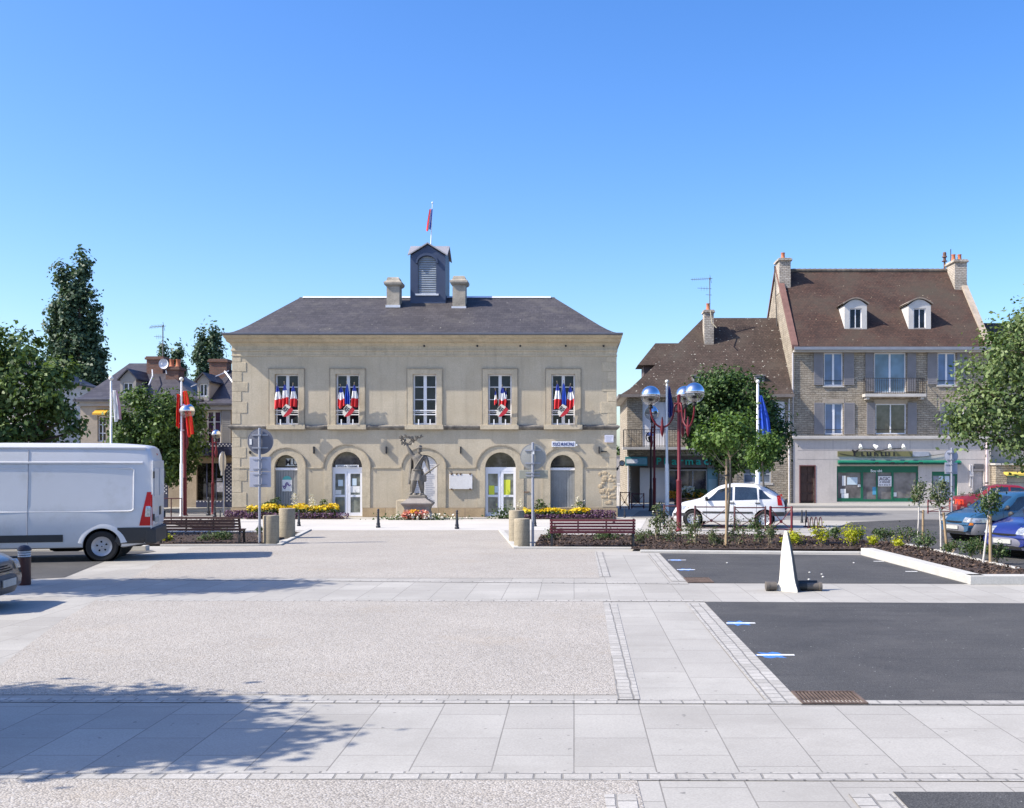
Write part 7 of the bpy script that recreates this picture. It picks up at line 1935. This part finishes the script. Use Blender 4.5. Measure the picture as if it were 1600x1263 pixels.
# bright litter on the asphalt
for i, (px, py) in enumerate(((1265, 896), (1286, 903), (1136, 881), (1264, 907), (1284, 899), (1242, 898), (1334, 881))):
    d = D(py); mb = MB(); rr = .022; cc_ = (X(px, d), d, .02); mb.lathe(cc_, [(rr * (1 + .3 * math.sin(3 * i)), -.009), (rr * 1.1, .002), (rr * .5, .012)], 7)
    tag(mb.build('pebble', M('pale_pebble', (.55, .54, .50), .8)), 'small pale stone lying on the farther asphalt bay', 'pebble', 'pale stones on the asphalt')
# ------------------------------------------------------------------ VEGETATION
lf_chest = leaf_mat('leaf_chestnut', (.030, .062, .016), (.17, .25, .075), .32)
lf_dark = leaf_mat('leaf_lime_dark', (.020, .050, .012), (.13, .21, .055), .3)
lf_young = leaf_mat('leaf_young', (.05, .108, .02), (.155, .245, .057), .35)
lf_deep = leaf_mat('leaf_deep_green', (.014, .038, .010), (.085, .15, .036), .22)
lf_pop = leaf_mat('leaf_poplar', (.025, .06, .035), (.10, .155, .085), .28)
lf_right = leaf_mat('leaf_plane', (.04, .085, .02), (.25, .32, .13), .33)
lf_shrub = leaf_mat('leaf_shrub', (.035, .07, .02), (.10, .15, .05), .3)
lf_rose = leaf_mat('leaf_rose', (.045, .075, .028), (.13, .16, .065), .3)
lf_yel = leaf_mat('leaf_golden', (.30, .36, .015), (.58, .56, .035), .4)
bark = M('bark', (.085, .065, .048), .95, .3, 6, .2, 40, .8, 25, .02)
bark_l = M('young_bark', (.25, .20, .14), .9, .2, 6, .15, 40, .4, 30, .008)
bamboo = M('stake_wood', (.34, .24, .14), .7, .12, 5, .1, 30, stretch=(4, 4, .4))
pale_bark = M('pale_bark', (.50, .47, .43), .85, .15, 5, .12, 30)
def trunk(mb, base, h, r0, r1, crown, n=7, seed=0, bend=.08):
    r = random.Random(seed); b = Vector(base)
    path = [b + Vector((bend * math.sin(2.5 * t + seed), bend * math.cos(2 * t + seed) - bend, h * t)) for t in np.linspace(0, 1, 7)]
    mb.tube(path, [r0 * 1.35] + [r0 + (r1 - r0) * t for t in np.linspace(.1, 1, 6)], 9)
    top = path[-1]
    for k in range(n):
        c, rad = crown[k % len(crown)]
        tgt = Vector(c) + Vector((r.uniform(-.75, .75) * rad[0], r.uniform(-.75, .75) * rad[1], r.uniform(-.3, .75) * rad[2]))
        st = path[-1 - (k % 2)]
        mid = (st + tgt) / 2 + Vector((r.uniform(-.15, .15), r.uniform(-.15, .15), -.12)) * rad[0]
        pts = [st.lerp(mid, t).lerp(mid.lerp(tgt, t), t) for t in np.linspace(0, 1, 6)]
        mb.tube(pts, [r1 * .62 * (1 - .82 * t) for t in np.linspace(0, 1, 6)], 6)
        for q in range(2):
            s0 = pts[3 + q]; e = s0 + Vector((r.uniform(-1, 1), r.uniform(-1, 1), r.uniform(-.2, .8))) * rad[0] * .4
            mb.tube([s0, (s0 + e) / 2 + Vector((0, 0, .05)), e], [r1 * .2, r1 * .13, r1 * .05], 5)
def tree(name, label, base, h, r0, r1, blobs, clumps, per, sig, leaf, mat, seed, group=None, inner=.25, bmat=None, branches=8, cat='tree', aspect=.62, extra=None):
    t = thing(name, label, cat, base, group)
    mb = MB(); trunk(mb, base, h, r0, r1, blobs, branches, seed); tr = mb.build('trunk', bmat or bark, t, smooth=60)
    P, O = crown_points(blobs, clumps, per, sig, inner, seed)
    leaf_object('crown', mat, t, P, leaf, O, .3, aspect)
    return t
def blob(px, py, d, rx, rz, ry=None, dy=0): return ((X(px, d + dy), d + dy, Z(py, d + dy)), (rx * d / F, (ry or rx) * d / F, rz * d / F))
# big tree at the left edge behind the van
d = 33
tree('broad_tree', 'big broad-leaved tree at the left edge behind the white van', (X(15, d), d, 0), 2.6, .2, .13,
     [blob(15, 580, d, 62, 66), blob(72, 612, d, 40, 48, dy=-.3), blob(-45, 600, d, 70, 90), blob(48, 672, d, 62, 44), blob(-10, 680, d, 80, 50), blob(106, 585, d, 17, 24), blob(112, 665, d, 17, 24)], 250, 62, .17, .17, lf_chest, 3, branches=12)
# round tree in front of the left houses
d = 49.2
tree('round_tree', 'round dense dark tree in front of the left slate house', (X(243, d), d, 0), 2.2, .19, .13,
     [blob(240, 655, d, 62, 52), blob(200, 690, d, 36, 46), blob(280, 680, d, 38, 56), blob(240, 720, d, 64, 36), blob(292, 645, d, 18, 26)], 280, 70, .19, .18, lf_dark, 5, branches=10)
# poplars far behind
def poplar(label, cxs, d, seed, cl=150):
    bl = []
    for (px, top, bot, w) in cxs:
        n = 5
        for k in range(n):
            t = (k + .5) / n; y = top + (bot - top) * t; ww = w * (.22 + .62 * math.sin(PI * min(1, t * .62 + .06)))
            bl.append(blob(px + 2 * math.sin(k * 2 + seed), y, d, ww, (bot - top) / n * .8))
    px = cxs[0][0]
    tree('poplar', label, (X(px, d), d, 0), Z(cxs[0][1], d) * .8, .4, .1, bl, cl, 42, .24, .30, lf_pop, seed, 'poplars beyond the houses', branches=4, inner=.35)
poplar('tall dark poplar towering behind the tree at the left edge', [(128, 398, 660, 24), (96, 412, 640, 18), (143, 470, 660, 22), (112, 430, 660, 28), (84, 470, 640, 15), (150, 540, 670, 22)], 80, 21, 620)
poplar('pair of poplar tops behind the brick chimney nearest the town hall', [(316, 518, 640, 13), (336, 514, 640, 17)], 92, 22, 200)
poplar('slim poplar top between the chimneys of the left slate house', [(279, 536, 640, 8)], 95, 23, 60)
poplar('lowest poplar tip behind the roof aerial of the left slate house', [(257, 545, 640, 7)], 95, 24, 60)
# dark round tree right of the town hall
d = 46.5
tree('round_tree', 'round dark green tree between the town hall and the green shop', (X(1141, d), d, 0), 2.5, .18, .13,
     [blob(1140, 636, d, 66, 58), blob(1100, 662, d, 32, 42), blob(1185, 668, d, 38, 50), blob(1158, 702, d, 48, 34), blob(1130, 605, d, 34, 24), blob(1215, 690, d, 16, 26)], 310, 75, .22, .17, lf_deep, 9, branches=10)
# two young staked trees before it
d = D(855)
t = tree('young_tree', 'young pale green tree on a thin trunk in the rose bed, near the three-globe lamp', (X(1136, d), d + .02, 0), 2.35, .038, .024,
     [blob(1128, 682, d, 36, 24), blob(1102, 696, d, 18, 12), blob(1158, 676, d, 20, 26), blob(1134, 662, d, 14, 10)], 80, 32, .11, .11, lf_young, 12, 'young trees', .3, bark_l, 9)
st = thing('tree_stake', 'tall straight wooden stake beside the young tree in the rose bed', 'stake', (X(1134.5, d), d - .06, 0)); mb = MB(); mb.lathe((X(1134.5, d), d - .06, 0), [(.032, 0), (.03, 2.3), (.02, 2.33)], 10); mb.build('pole', bamboo, st, smooth=50); mb = MB(); mb.lathe((X(1134.8, d), d - .03, 1.9), [(.07, -.02), (.07, .02)], 12, cap=False); mb.build('tie', black_m, st)
d = 37.6
tree('young_tree', 'young green tree on a thin trunk before the tail of the white hatchback', (X(1191, d), d, 0), 2.6, .04, .03,
     [blob(1192, 705, d, 19, 24), blob(1185, 722, d, 13, 13), blob(1203, 692, d, 13, 16)], 70, 34, .12, .12, lf_young, 14, 'young trees', .3, bark_l, 6)
# large tree hanging in at the right edge
d = 24.5
tree('broad_tree', 'large light-leaved tree hanging into the picture at the right edge', (X(1668, d), d, 0), 2.6, .17, .12,
     [blob(1560, 575, d, 55, 55), blob(1612, 545, d, 62, 72), blob(1520, 640, d, 40, 48), blob(1572, 640, d, 50, 45), blob(1630, 650, d, 55, 60), blob(1500, 668, d, 22, 26), blob(1575, 690, d, 45, 14), blob(1592, 500, d, 22, 20), blob(1640, 505, d, 30, 30), blob(1600, 712, d, 18, 12)], 330, 36, .15, .105, lf_right, 17, branches=16, inner=.3)
# trees outside the frame on the left that throw the two long shadows over the square
tree('broad_tree', 'tree just outside the left edge throwing the near shadow over the paving', (-9.75, 7.95, 0), 2.6, .14, .1,
     [((-9.35, 7.95, 4.1), (1.8, 1.35, 1.3)), ((-8.4, 7.6, 4.35), (1.2, .95, 1.0)), ((-10.4, 8.3, 4.2), (1.4, 1.1, 1.2)), ((-7.8, 7.2, 4.7), (.6, .4, .6))], 430, 70, .2, .17, lf_chest, 31, branches=9)
tree('broad_tree', 'tree outside the left edge throwing the farther shadow across the paving', (-13.6, 17.9, 0), 4.6, .15, .1,
     [((-13.3, 17.9, 5.6), (1.5, 1.1, 1.1)), ((-12.4, 17.9, 6.1), (1.2, .9, 1.0)), ((-14.8, 18.0, 5.4), (1.4, 1.1, 1.1)), ((-16.2, 18.1, 5.2), (1.2, 1.0, 1.0))], 300, 60, .2, .17, lf_chest, 33, branches=9)
# far hedge seen through the lane
hd = thing('lane_hedge', 'green hedge behind the lane wall between town hall and pharmacy', 'hedge', (X(975, 82), 82, 0))
P, O = crown_points([((X(966 + 9 * k, 82), 82, Z(724 - 2 * k, 82)), (.9, .9, 1.0)) for k in range(4)], 60, 40, .3, .3, 41); leaf_object('foliage', lf_shrub, hd, P, .3, O)
mb = MB(); mb.tube([(X(972, 82), 82, 0), (X(972, 82), 82, 2)], .1, 6); mb.build('stems', bark, hd)
# ------------------------------------------------------------------ planting beds
def bed(name, loops, z, seed, chips=2500, edge=None):
    pts = [(G(*p)[0], G(*p)[1]) for p in loops]
    mb = MB(); mb.tri_poly([pts], lambda x, y: (x, y, z)); o = structure(name, mb, mulch_m)
    # bark chips strewn over it
    xs = [p[0] for p in pts]; ys = [p[1] for p in pts]; r = np.random.default_rng(seed); out = []
    def inside(x, y):
        c = False; j = len(pts) - 1
        for i in range(len(pts)):
            (xi, yi), (xj, yj) = pts[i], pts[j]
            if (yi > y) != (yj > y) and x < (xj - xi) * (y - yi) / (yj - yi) + xi: c = not c
            j = i
        return c
    while len(out) < chips:
        x, y = r.uniform(min(xs), max(xs)), r.uniform(min(ys), max(ys))
        if inside(x, y): out.append((x, y, z + .012 + .05 * max(0, noise.noise(Vector((x * 1.3, y * 1.3, seed)))) + r.uniform(0, .02)))
    tag(leaf_object('bark_chips', chip_m, None, np.array(out), .075, np.tile([0, 0, .8], (chips, 1)), 0, .5), kind='stuff')
    return o
chip_m = leaf_mat('bark_chip', (.022, .014, .010), (.125, .082, .06), 0, .9)
bed('planting_bed', [(985, 861.5), (1345, 861.5), (1352, 862), (1512, 905), (2600, 905), (2600, 902), (1596, 893), (1500, 872), (1446, 860), (1400, 851), (1290, 843), (1230, 838), (1000, 838)], .05, 51, 6500)
bed('planting_bed', [(-900, 858), (404, 853), (430, 846), (470, 834), (-900, 834)], .05, 52, 4500)
bed('planting_bed', [(835, 857), (992, 857), (1000, 838), (845, 838)], .045, 53, 1500)
bed('flower_bed_soil', [(384, 812), (536, 812), (536, 808.6), (384, 808.6)], .03, 54, 400)
bed('flower_bed_soil', [(818, 812), (962, 812), (962, 808.6), (818, 808.6)], .03, 55, 400)
bed('planting_bed', [(366, 826), (300, 826), (250, 816), (366, 812)], .03, 56, 600)
# kerbs of the beds
def kerb(path, w, h, mat=kerb_m, z0=0.0):
    mb = MB(); P_ = [Vector(G(*p)) for p in path]
    rings = []
    for i, p in enumerate(P_):
        t = (P_[min(i + 1, len(P_) - 1)] - P_[max(i - 1, 0)]).normalized(); n = Vector((-t.y, t.x, 0))
        rings.append([(p.x, p.y, z0), (p.x + n.x * w, p.y + n.y * w, z0), (p.x + n.x * w, p.y + n.y * w, h), (p.x, p.y, h)])
    mb.loft(rings, True, True, True)
    return structure('kerb', mb, mat, bevel=.012)
kerb([(1000, 863.5), (1344, 866.5)], .16, .06)
kerb([(1345, 867), (1515, 913.5)], .3, .165)
kerb([(1516, 914), (2600, 914)], .3, .165)
kerb([(1594, 892.5), (1500, 871), (1446, 859), (1400, 850)], .12, .075)
kerb([(779, 830), (802, 857.5), (1000, 858.5)], .16, .05)
kerb([(250, 854), (405, 853.5), (440, 853), (487, 829)], .14, .05)
# shrubs
def shrub(name, label, px, py, wpx, hpx, mat, seed, n=420, leaf=.055, group=None, cat='shrub', z0=.05, flowers=None, lump=4):
    d = D(py); c = Vector((X(px, d), d, z0)); w = wpx / 2 * d / F; h = hpx * d / F
    s = thing(name, label, cat, tuple(c), group)
    r = random.Random(seed)
    bl = [((c.x + r.uniform(-.55, .55) * w, c.y + r.uniform(-.5, .5) * w, c.z + h * r.uniform(.35, .72)), (w * r.uniform(.4, .6), w * r.uniform(.4, .6), h * r.uniform(.25, .38))) for k in range(lump)]
    mb = MB()
    for k in range(7):
        e = Vector(bl[k % lump][0]) + Vector((r.uniform(-.3, .3) * w, r.uniform(-.3, .3) * w, r.uniform(0, .35) * h)); mb.tube([c + Vector((r.uniform(-.05, .05), r.uniform(-.05, .05), -.04)), c.lerp(e, .5) + Vector((r.uniform(-.04, .04), 0, 0)), e], [.012, .008, .004], 4)
    mb.build('stems', bark_l, s)
    P, O = crown_points(bl, max(14, n // 14), 14, min(.07, w * .2), .5, seed, .3)
    P[:, 2] = np.maximum(P[:, 2], c.z + .01)
    leaf_object('foliage', mat, s, P, leaf, O)
    if flowers:
        k = flowers[1]; idx = npr.integers(0, len(P), k)
        leaf_object('flowers', flowers[0], s, P[idx] + O[idx] * .03, flowers[2], O[idx], 0, 1.0)
    return s
petal_w = leaf_mat('petal_white', (.62, .58, .50), (.75, .72, .66), .3); petal_y = leaf_mat('petal_yellow', (.66, .40, .01), (.75, .60, .03), .3); petal_p = leaf_mat('petal_purple', (.07, .03, .09), (.20, .11, .17), .2)
petal_r = leaf_mat('petal_coral', (.50, .10, .08), (.62, .36, .28), .3); petal_o = leaf_mat('petal_orange', (.60, .25, .02), (.72, .42, .05), .3)
g = 'rose bushes in the bed'
shrub('rose_bush', 'tallest rose bush, standing before the slender lamp pole beside the red bench', 1026, 845, 42, 60, lf_rose, 61, 620, .07, g, flowers=(petal_w, 25, .07))
shrub('rose_bush', 'low rose bush right beside the red bench', 1004, 851, 34, 24, lf_rose, 62, 360, .06, g)
shrub('rose_bush', 'rose bush at the foot of the three-globe lamp', 1052, 849, 38, 32, lf_rose, 63, 420, .06, g)
shrub('rose_bush', 'rose bush right of the three-globe lamp, before the front wheel of the hatchback', 1088, 853, 44, 48, lf_rose, 64, 520, .06, g, flowers=(petal_w, 15, .06))
shrub('rose_bush', 'rose bush left of the young tree in the bed', 1116, 857, 34, 30, lf_rose, 65, 380, .06, g)
shrub('rose_bush', 'sparse rose bush right of the young tree in the bed', 1153, 855, 44, 44, lf_rose, 66, 400, .06, g)
shrub('rose_bush', 'rose bush before the rear wheel of the white hatchback', 1187, 852, 40, 44, lf_shrub, 67, 520, .06, g)
shrub('rose_bush', 'dense rose bush at the red railing post', 1203, 855, 30, 34, lf_rose, 68, 400, .06, g)
g = 'golden yellow shrubs'
for i, (px, py, w, h, l) in enumerate(((1246, 854, 34, 24, 'golden yellow shrub just right of the white spike marker'), (1282, 855, 32, 32, 'second golden yellow shrub from the white spike marker'), (1330, 856, 40, 36, 'largest golden yellow shrub in the middle of its row'), (1363, 854, 20, 16, 'small golden yellow shrub at the kerb corner'), (1404, 857, 22, 14, 'small golden yellow shrub right of the kerb corner'), (1226, 853, 14, 15, 'smallest golden tuft, left of the white spike marker'), (262, 848, 18, 12, 'golden yellow tuft under the dark bench'))):
    shrub('golden_shrub', l, px, py, w, h, lf_yel, 71 + i, int(240 + 9 * w), .06, g)
g = 'green shrubs in the bed'
for i, (px, py, w, h, l) in enumerate(((1304, 846, 22, 24, 'green shrub between the second and the largest golden shrubs'), (1344, 846, 26, 18, 'green shrub behind the largest golden shrub'), (1385, 848, 34, 22, 'low green shrub left of the first staked tree'), (1418, 848, 40, 24, 'green shrub under the first staked tree'), (1448, 862, 40, 26, 'green shrub between the first two staked trees'), (1488, 868, 26, 20, 'low green shrub at the second staked tree'), (1518, 876, 46, 30, 'green shrub between the second and third staked trees'), (1556, 882, 40, 28, 'green shrub at the foot of the third staked tree'), (1534, 866, 40, 24, 'green shrub in front of the teal blue car'), (1368, 841, 14, 12, 'small dark shrub at the back of the bed'), (866, 846, 30, 20, 'dusty shrub behind the left end of the red bench'), (950, 846, 60, 14, 'low shrub glimpsed under the red bench'), (338, 846, 60, 12, 'low plants glimpsed under the dark bench'), (404, 842, 14, 22, 'thin twiggy plant behind the left sign pole'))):
    shrub('green_shrub', l, px, py, w, h, lf_shrub, 81 + i, int(200 + 8 * w), .06, g)
shrub('shop_shrub', 'thin greyish shrub before the side wall of the green shop house', 1514, 812, 34, 40, lf_rose, 99, 300, .09)
# little standard trees with stakes
def standard(label, slabel, px, py, tx_, crown, seed, stakepx, tm):
    d = D(py); base = (X(px, d), d, .03); cx_, cyp, rx, rz = crown
    topx = X(cx_, d); h = Z(cyp + rz * .8, d)
    t = thing('standard_tree', label, 'tree', base, 'small staked standard trees')
    mb = MB(); mb.tube([base, (base[0] * .5 + topx * .5 + .01, d, h * .55), (topx, d, h), (topx + .01, d, h + .25)], [.026, .023, .02, .012], 8)
    for k in range(6):
        a = k * 1.05; mb.tube([(topx, d, h), (topx + .12 * math.cos(a), d + .12 * math.sin(a), h + .22), (topx + .2 * math.cos(a), d + .2 * math.sin(a), h + .5)], [.012, .009, .004], 5)
    mb.build('trunk', tm, t, smooth=60)
    P, O = crown_points([blob(cx_, cyp, d, rx, rz), blob(cx_ + rx * .3, cyp - rz * .5, d, rx * .6, rz * .6), blob(cx_ - rx * .35, cyp + rz * .1, d, rx * .6, rz * .7)], 46, 15, .07, .4, seed)
    leaf_object('crown', lf_rose if seed != 113 else lf_shrub, t, P, .075, O, 0, .5)
    sx_, sy_, stop = stakepx; ds = d - .05
    s = thing('tree_stake', slabel, 'stake', (X(sx_, ds), ds, .03), 'wooden stakes of the standard trees')
    mb = MB(); mb.tube([(X(sx_, ds), ds, .02), (X(sy_, ds), ds, Z(stop, ds))], [.035, .033], 10); mb.build('post', bamboo, s, smooth=50)
    mb = MB(); zt = Z(stop, ds) - .06; mb.tube([(X(sy_, ds) - .05, ds - .03, zt), (topx, d + .03, zt), (X(sy_, ds) + .05, ds + .03, zt + .01)], .012, 5); mb.build('tie', black_m, s)
standard('first staked standard tree, farthest of the three by the car park', 'stake of the first standard tree', 1434, 842, 0, (1436, 770, 12, 17), 111, (1442, 1442.5, 797), pale_bark)
standard('second staked standard tree, in the middle, right of the first', 'leaning stake of the second standard tree', 1470.5, 866, 0, (1468, 772, 15, 22), 112, (1480.5, 1474, 801), pale_bark)
standard('third staked standard tree, nearest, between the two blue cars', 'thick stake of the third standard tree', 1536, 883, 0, (1545, 784, 19, 18), 113, (1547.5, 1547.5, 805), pale_bark)
# flower beds under the town hall windows
def flowerbed(px0, px1, ytop, ybase, d, label, seed, spikes):
    x0, x1 = X(px0, d), X(px1, d); r = np.random.default_rng(seed)
    root = thing('flower_bed', label, 'flower bed', ((x0 + x1) / 2, d, 0))
    zt = Z(ytop, d)
    n = 2600; P = np.stack([r.uniform(x0, x1, n), d + r.uniform(-.35, .45, n), r.uniform(.05, zt * .8, n)], 1); leaf_object('foliage', lf_shrub, root, P, .09)
    n = int(900 * (x1 - x0) / 4); xs = r.uniform(x0, x1, n); zz = zt * (.62 + .42 * r.random(n)) + .05 * np.sin(xs * 5); P = np.stack([xs, d + r.uniform(-.3, .3, n), zz], 1)
    leaf_object('yellow_flowers', petal_y, root, P, .11, np.tile([0, -.6, .5], (n, 1)), 0, 1.0)['kind'] = 'stuff'
    n = 900; P = np.stack([r.uniform(x0, x1 + .5, n), d - .38 + r.uniform(-.18, .1, n), r.uniform(.03, zt * .48, n)], 1)
    leaf_object('purple_edging', petal_p, root, P, .085)['kind'] = 'stuff'
    for (a, h, w) in spikes:
        xx = X(a, d); k = 130; t = r.random(k); P = np.stack([xx + r.normal(0, .05 + w * .1, k) * (1.2 - t) * 2, d + .1 + r.normal(0, .08, k), zt * .6 + t * (Z(h, d) - zt * .6)], 1)
        leaf_object('tall_plant', lf_shrub if w > .5 else petal_w, root, P, .09 if w > .5 else .065)
flowerbed(386, 529, 790, 812, 43.9, 'bed of yellow flowers with purple edging under the left arched door', 121, ((432, 777, .9), (418, 785, .8), (459, 770, .1), (486, 773, .1), (489, 782, .1), (505, 781, .8), (425, 781, .9)))
flowerbed(818, 922, 796, 813, 43.9, 'bed of yellow flowers under the right arch, behind the red bench', 122, ((842, 781, .9), (846, 786, .9), (903, 776, .1), (905, 784, .9), (812, 780, .3)))
n = 700; r = np.random.default_rng(5); x0_, x1_ = X(915, 43.8), X(962, 43.8)
lp = thing('low_plants', 'dark purple leaved low plants at the right foot of the town hall', 'plants', ((x0_ + x1_) / 2, 43.8, 0)); leaf_object('foliage', petal_p, lp, np.stack([r.uniform(x0_, x1_, n), 43.8 + r.uniform(-.25, .25, n), r.uniform(.02, .34, n)], 1), .09)
lp = thing('low_plants', 'dark purple leaved low plants at the left foot of the town hall', 'plants', (X(370, 43.8), 43.8, 0)); leaf_object('foliage', petal_p, lp, np.stack([r.uniform(X(352, 43.8), X(388, 43.8), n), 43.8 + r.uniform(-.25, .25, n), r.uniform(.02, .32, n)], 1), .09)
lp = thing('door_plant', 'small green bush left of the right glazed door foot', 'plants', (X(795, 43.6), 43.6, 0)); n = 420; leaf_object('foliage', lf_shrub, lp, np.stack([X(789, 43.6) + r.normal(0, .28, n), 43.6 + r.uniform(-.2, .2, n), np.abs(r.normal(.05, .2, n))], 1), .10)
# bouquets laid at the statue
bq = thing('bouquets', 'coral and white bouquets laid at the foot of the statue', 'flowers', (X(650, 42.7), 42.7, 0))
n = 300; leaf_object('coral_flowers', petal_r, bq, np.stack([X(650, 42.7) + r.uniform(-.5, .5, n), 42.6 + r.uniform(-.2, .2, n), .05 + r.random(n) * .32 * (1 - .3 * r.random(n))], 1), .13, np.tile([0, -.7, .4], (n, 1)), 0, 1.0)
n = 40; leaf_object('orange_flowers', petal_o, bq, np.stack([X(648, 42.7) + r.normal(0, .16, n), 42.55 + r.uniform(-.1, .1, n), .2 + r.random(n) * .2], 1), .13, np.tile([0, -.7, .4], (n, 1)), 0, 1.0)
n = 190; leaf_object('white_flowers', petal_w, bq, np.stack([X(660, 42.7) + r.normal(0, .55, n), 42.5 + r.uniform(-.15, .15, n), .05 + r.random(n) * .2], 1), .09, np.tile([0, -.7, .4], (n, 1)), 0, 1.0)
n = 500; leaf_object('greenery', lf_shrub, bq, np.stack([X(652, 42.7) + r.normal(0, .75, n), 42.6 + r.uniform(-.2, .25, n), np.abs(r.normal(.05, .1, n))], 1), .1)
# planter before the pharmacy window
pl = thing('flower_planter', 'planter of white and orange flowers before the pharmacy window', 'planter', (X(1075, 52), 52, 0))
mb = MB(); mb.loft([[(X(1056, 52) - q, 51.7 - q, z), (X(1103, 52) + q, 51.7 - q, z), (X(1103, 52) + q, 52.4 + q, z), (X(1056, 52) - q, 52.4 + q, z)] for q, z in ((-.1, 0), (0, .06), (.04, .5), (.08, .52), (.08, .58))], True, True, True); mb.build('trough', M('planter_terracotta', (.30, .14, .09), .85, .15, 3), pl)
def puff(px0, px1, y0, y1, mat, n, nm, sz=.12): leaf_object(nm, mat, pl, np.stack([r.uniform(X(px0, 52), X(px1, 52), n), 52 + r.uniform(-.4, .3, n), r.uniform(Z(y1, 52), Z(y0, 52), n)], 1), sz, None, 0, .9)
puff(1054, 1104, 765, 788, lf_shrub, 800, 'foliage'); puff(1060, 1084, 760, 774, petal_w, 160, 'white_flowers'); puff(1072, 1098, 770, 783, petal_o, 220, 'orange_flowers'); puff(1045, 1056, 768, 779, petal_o, 110, 'orange_flowers')
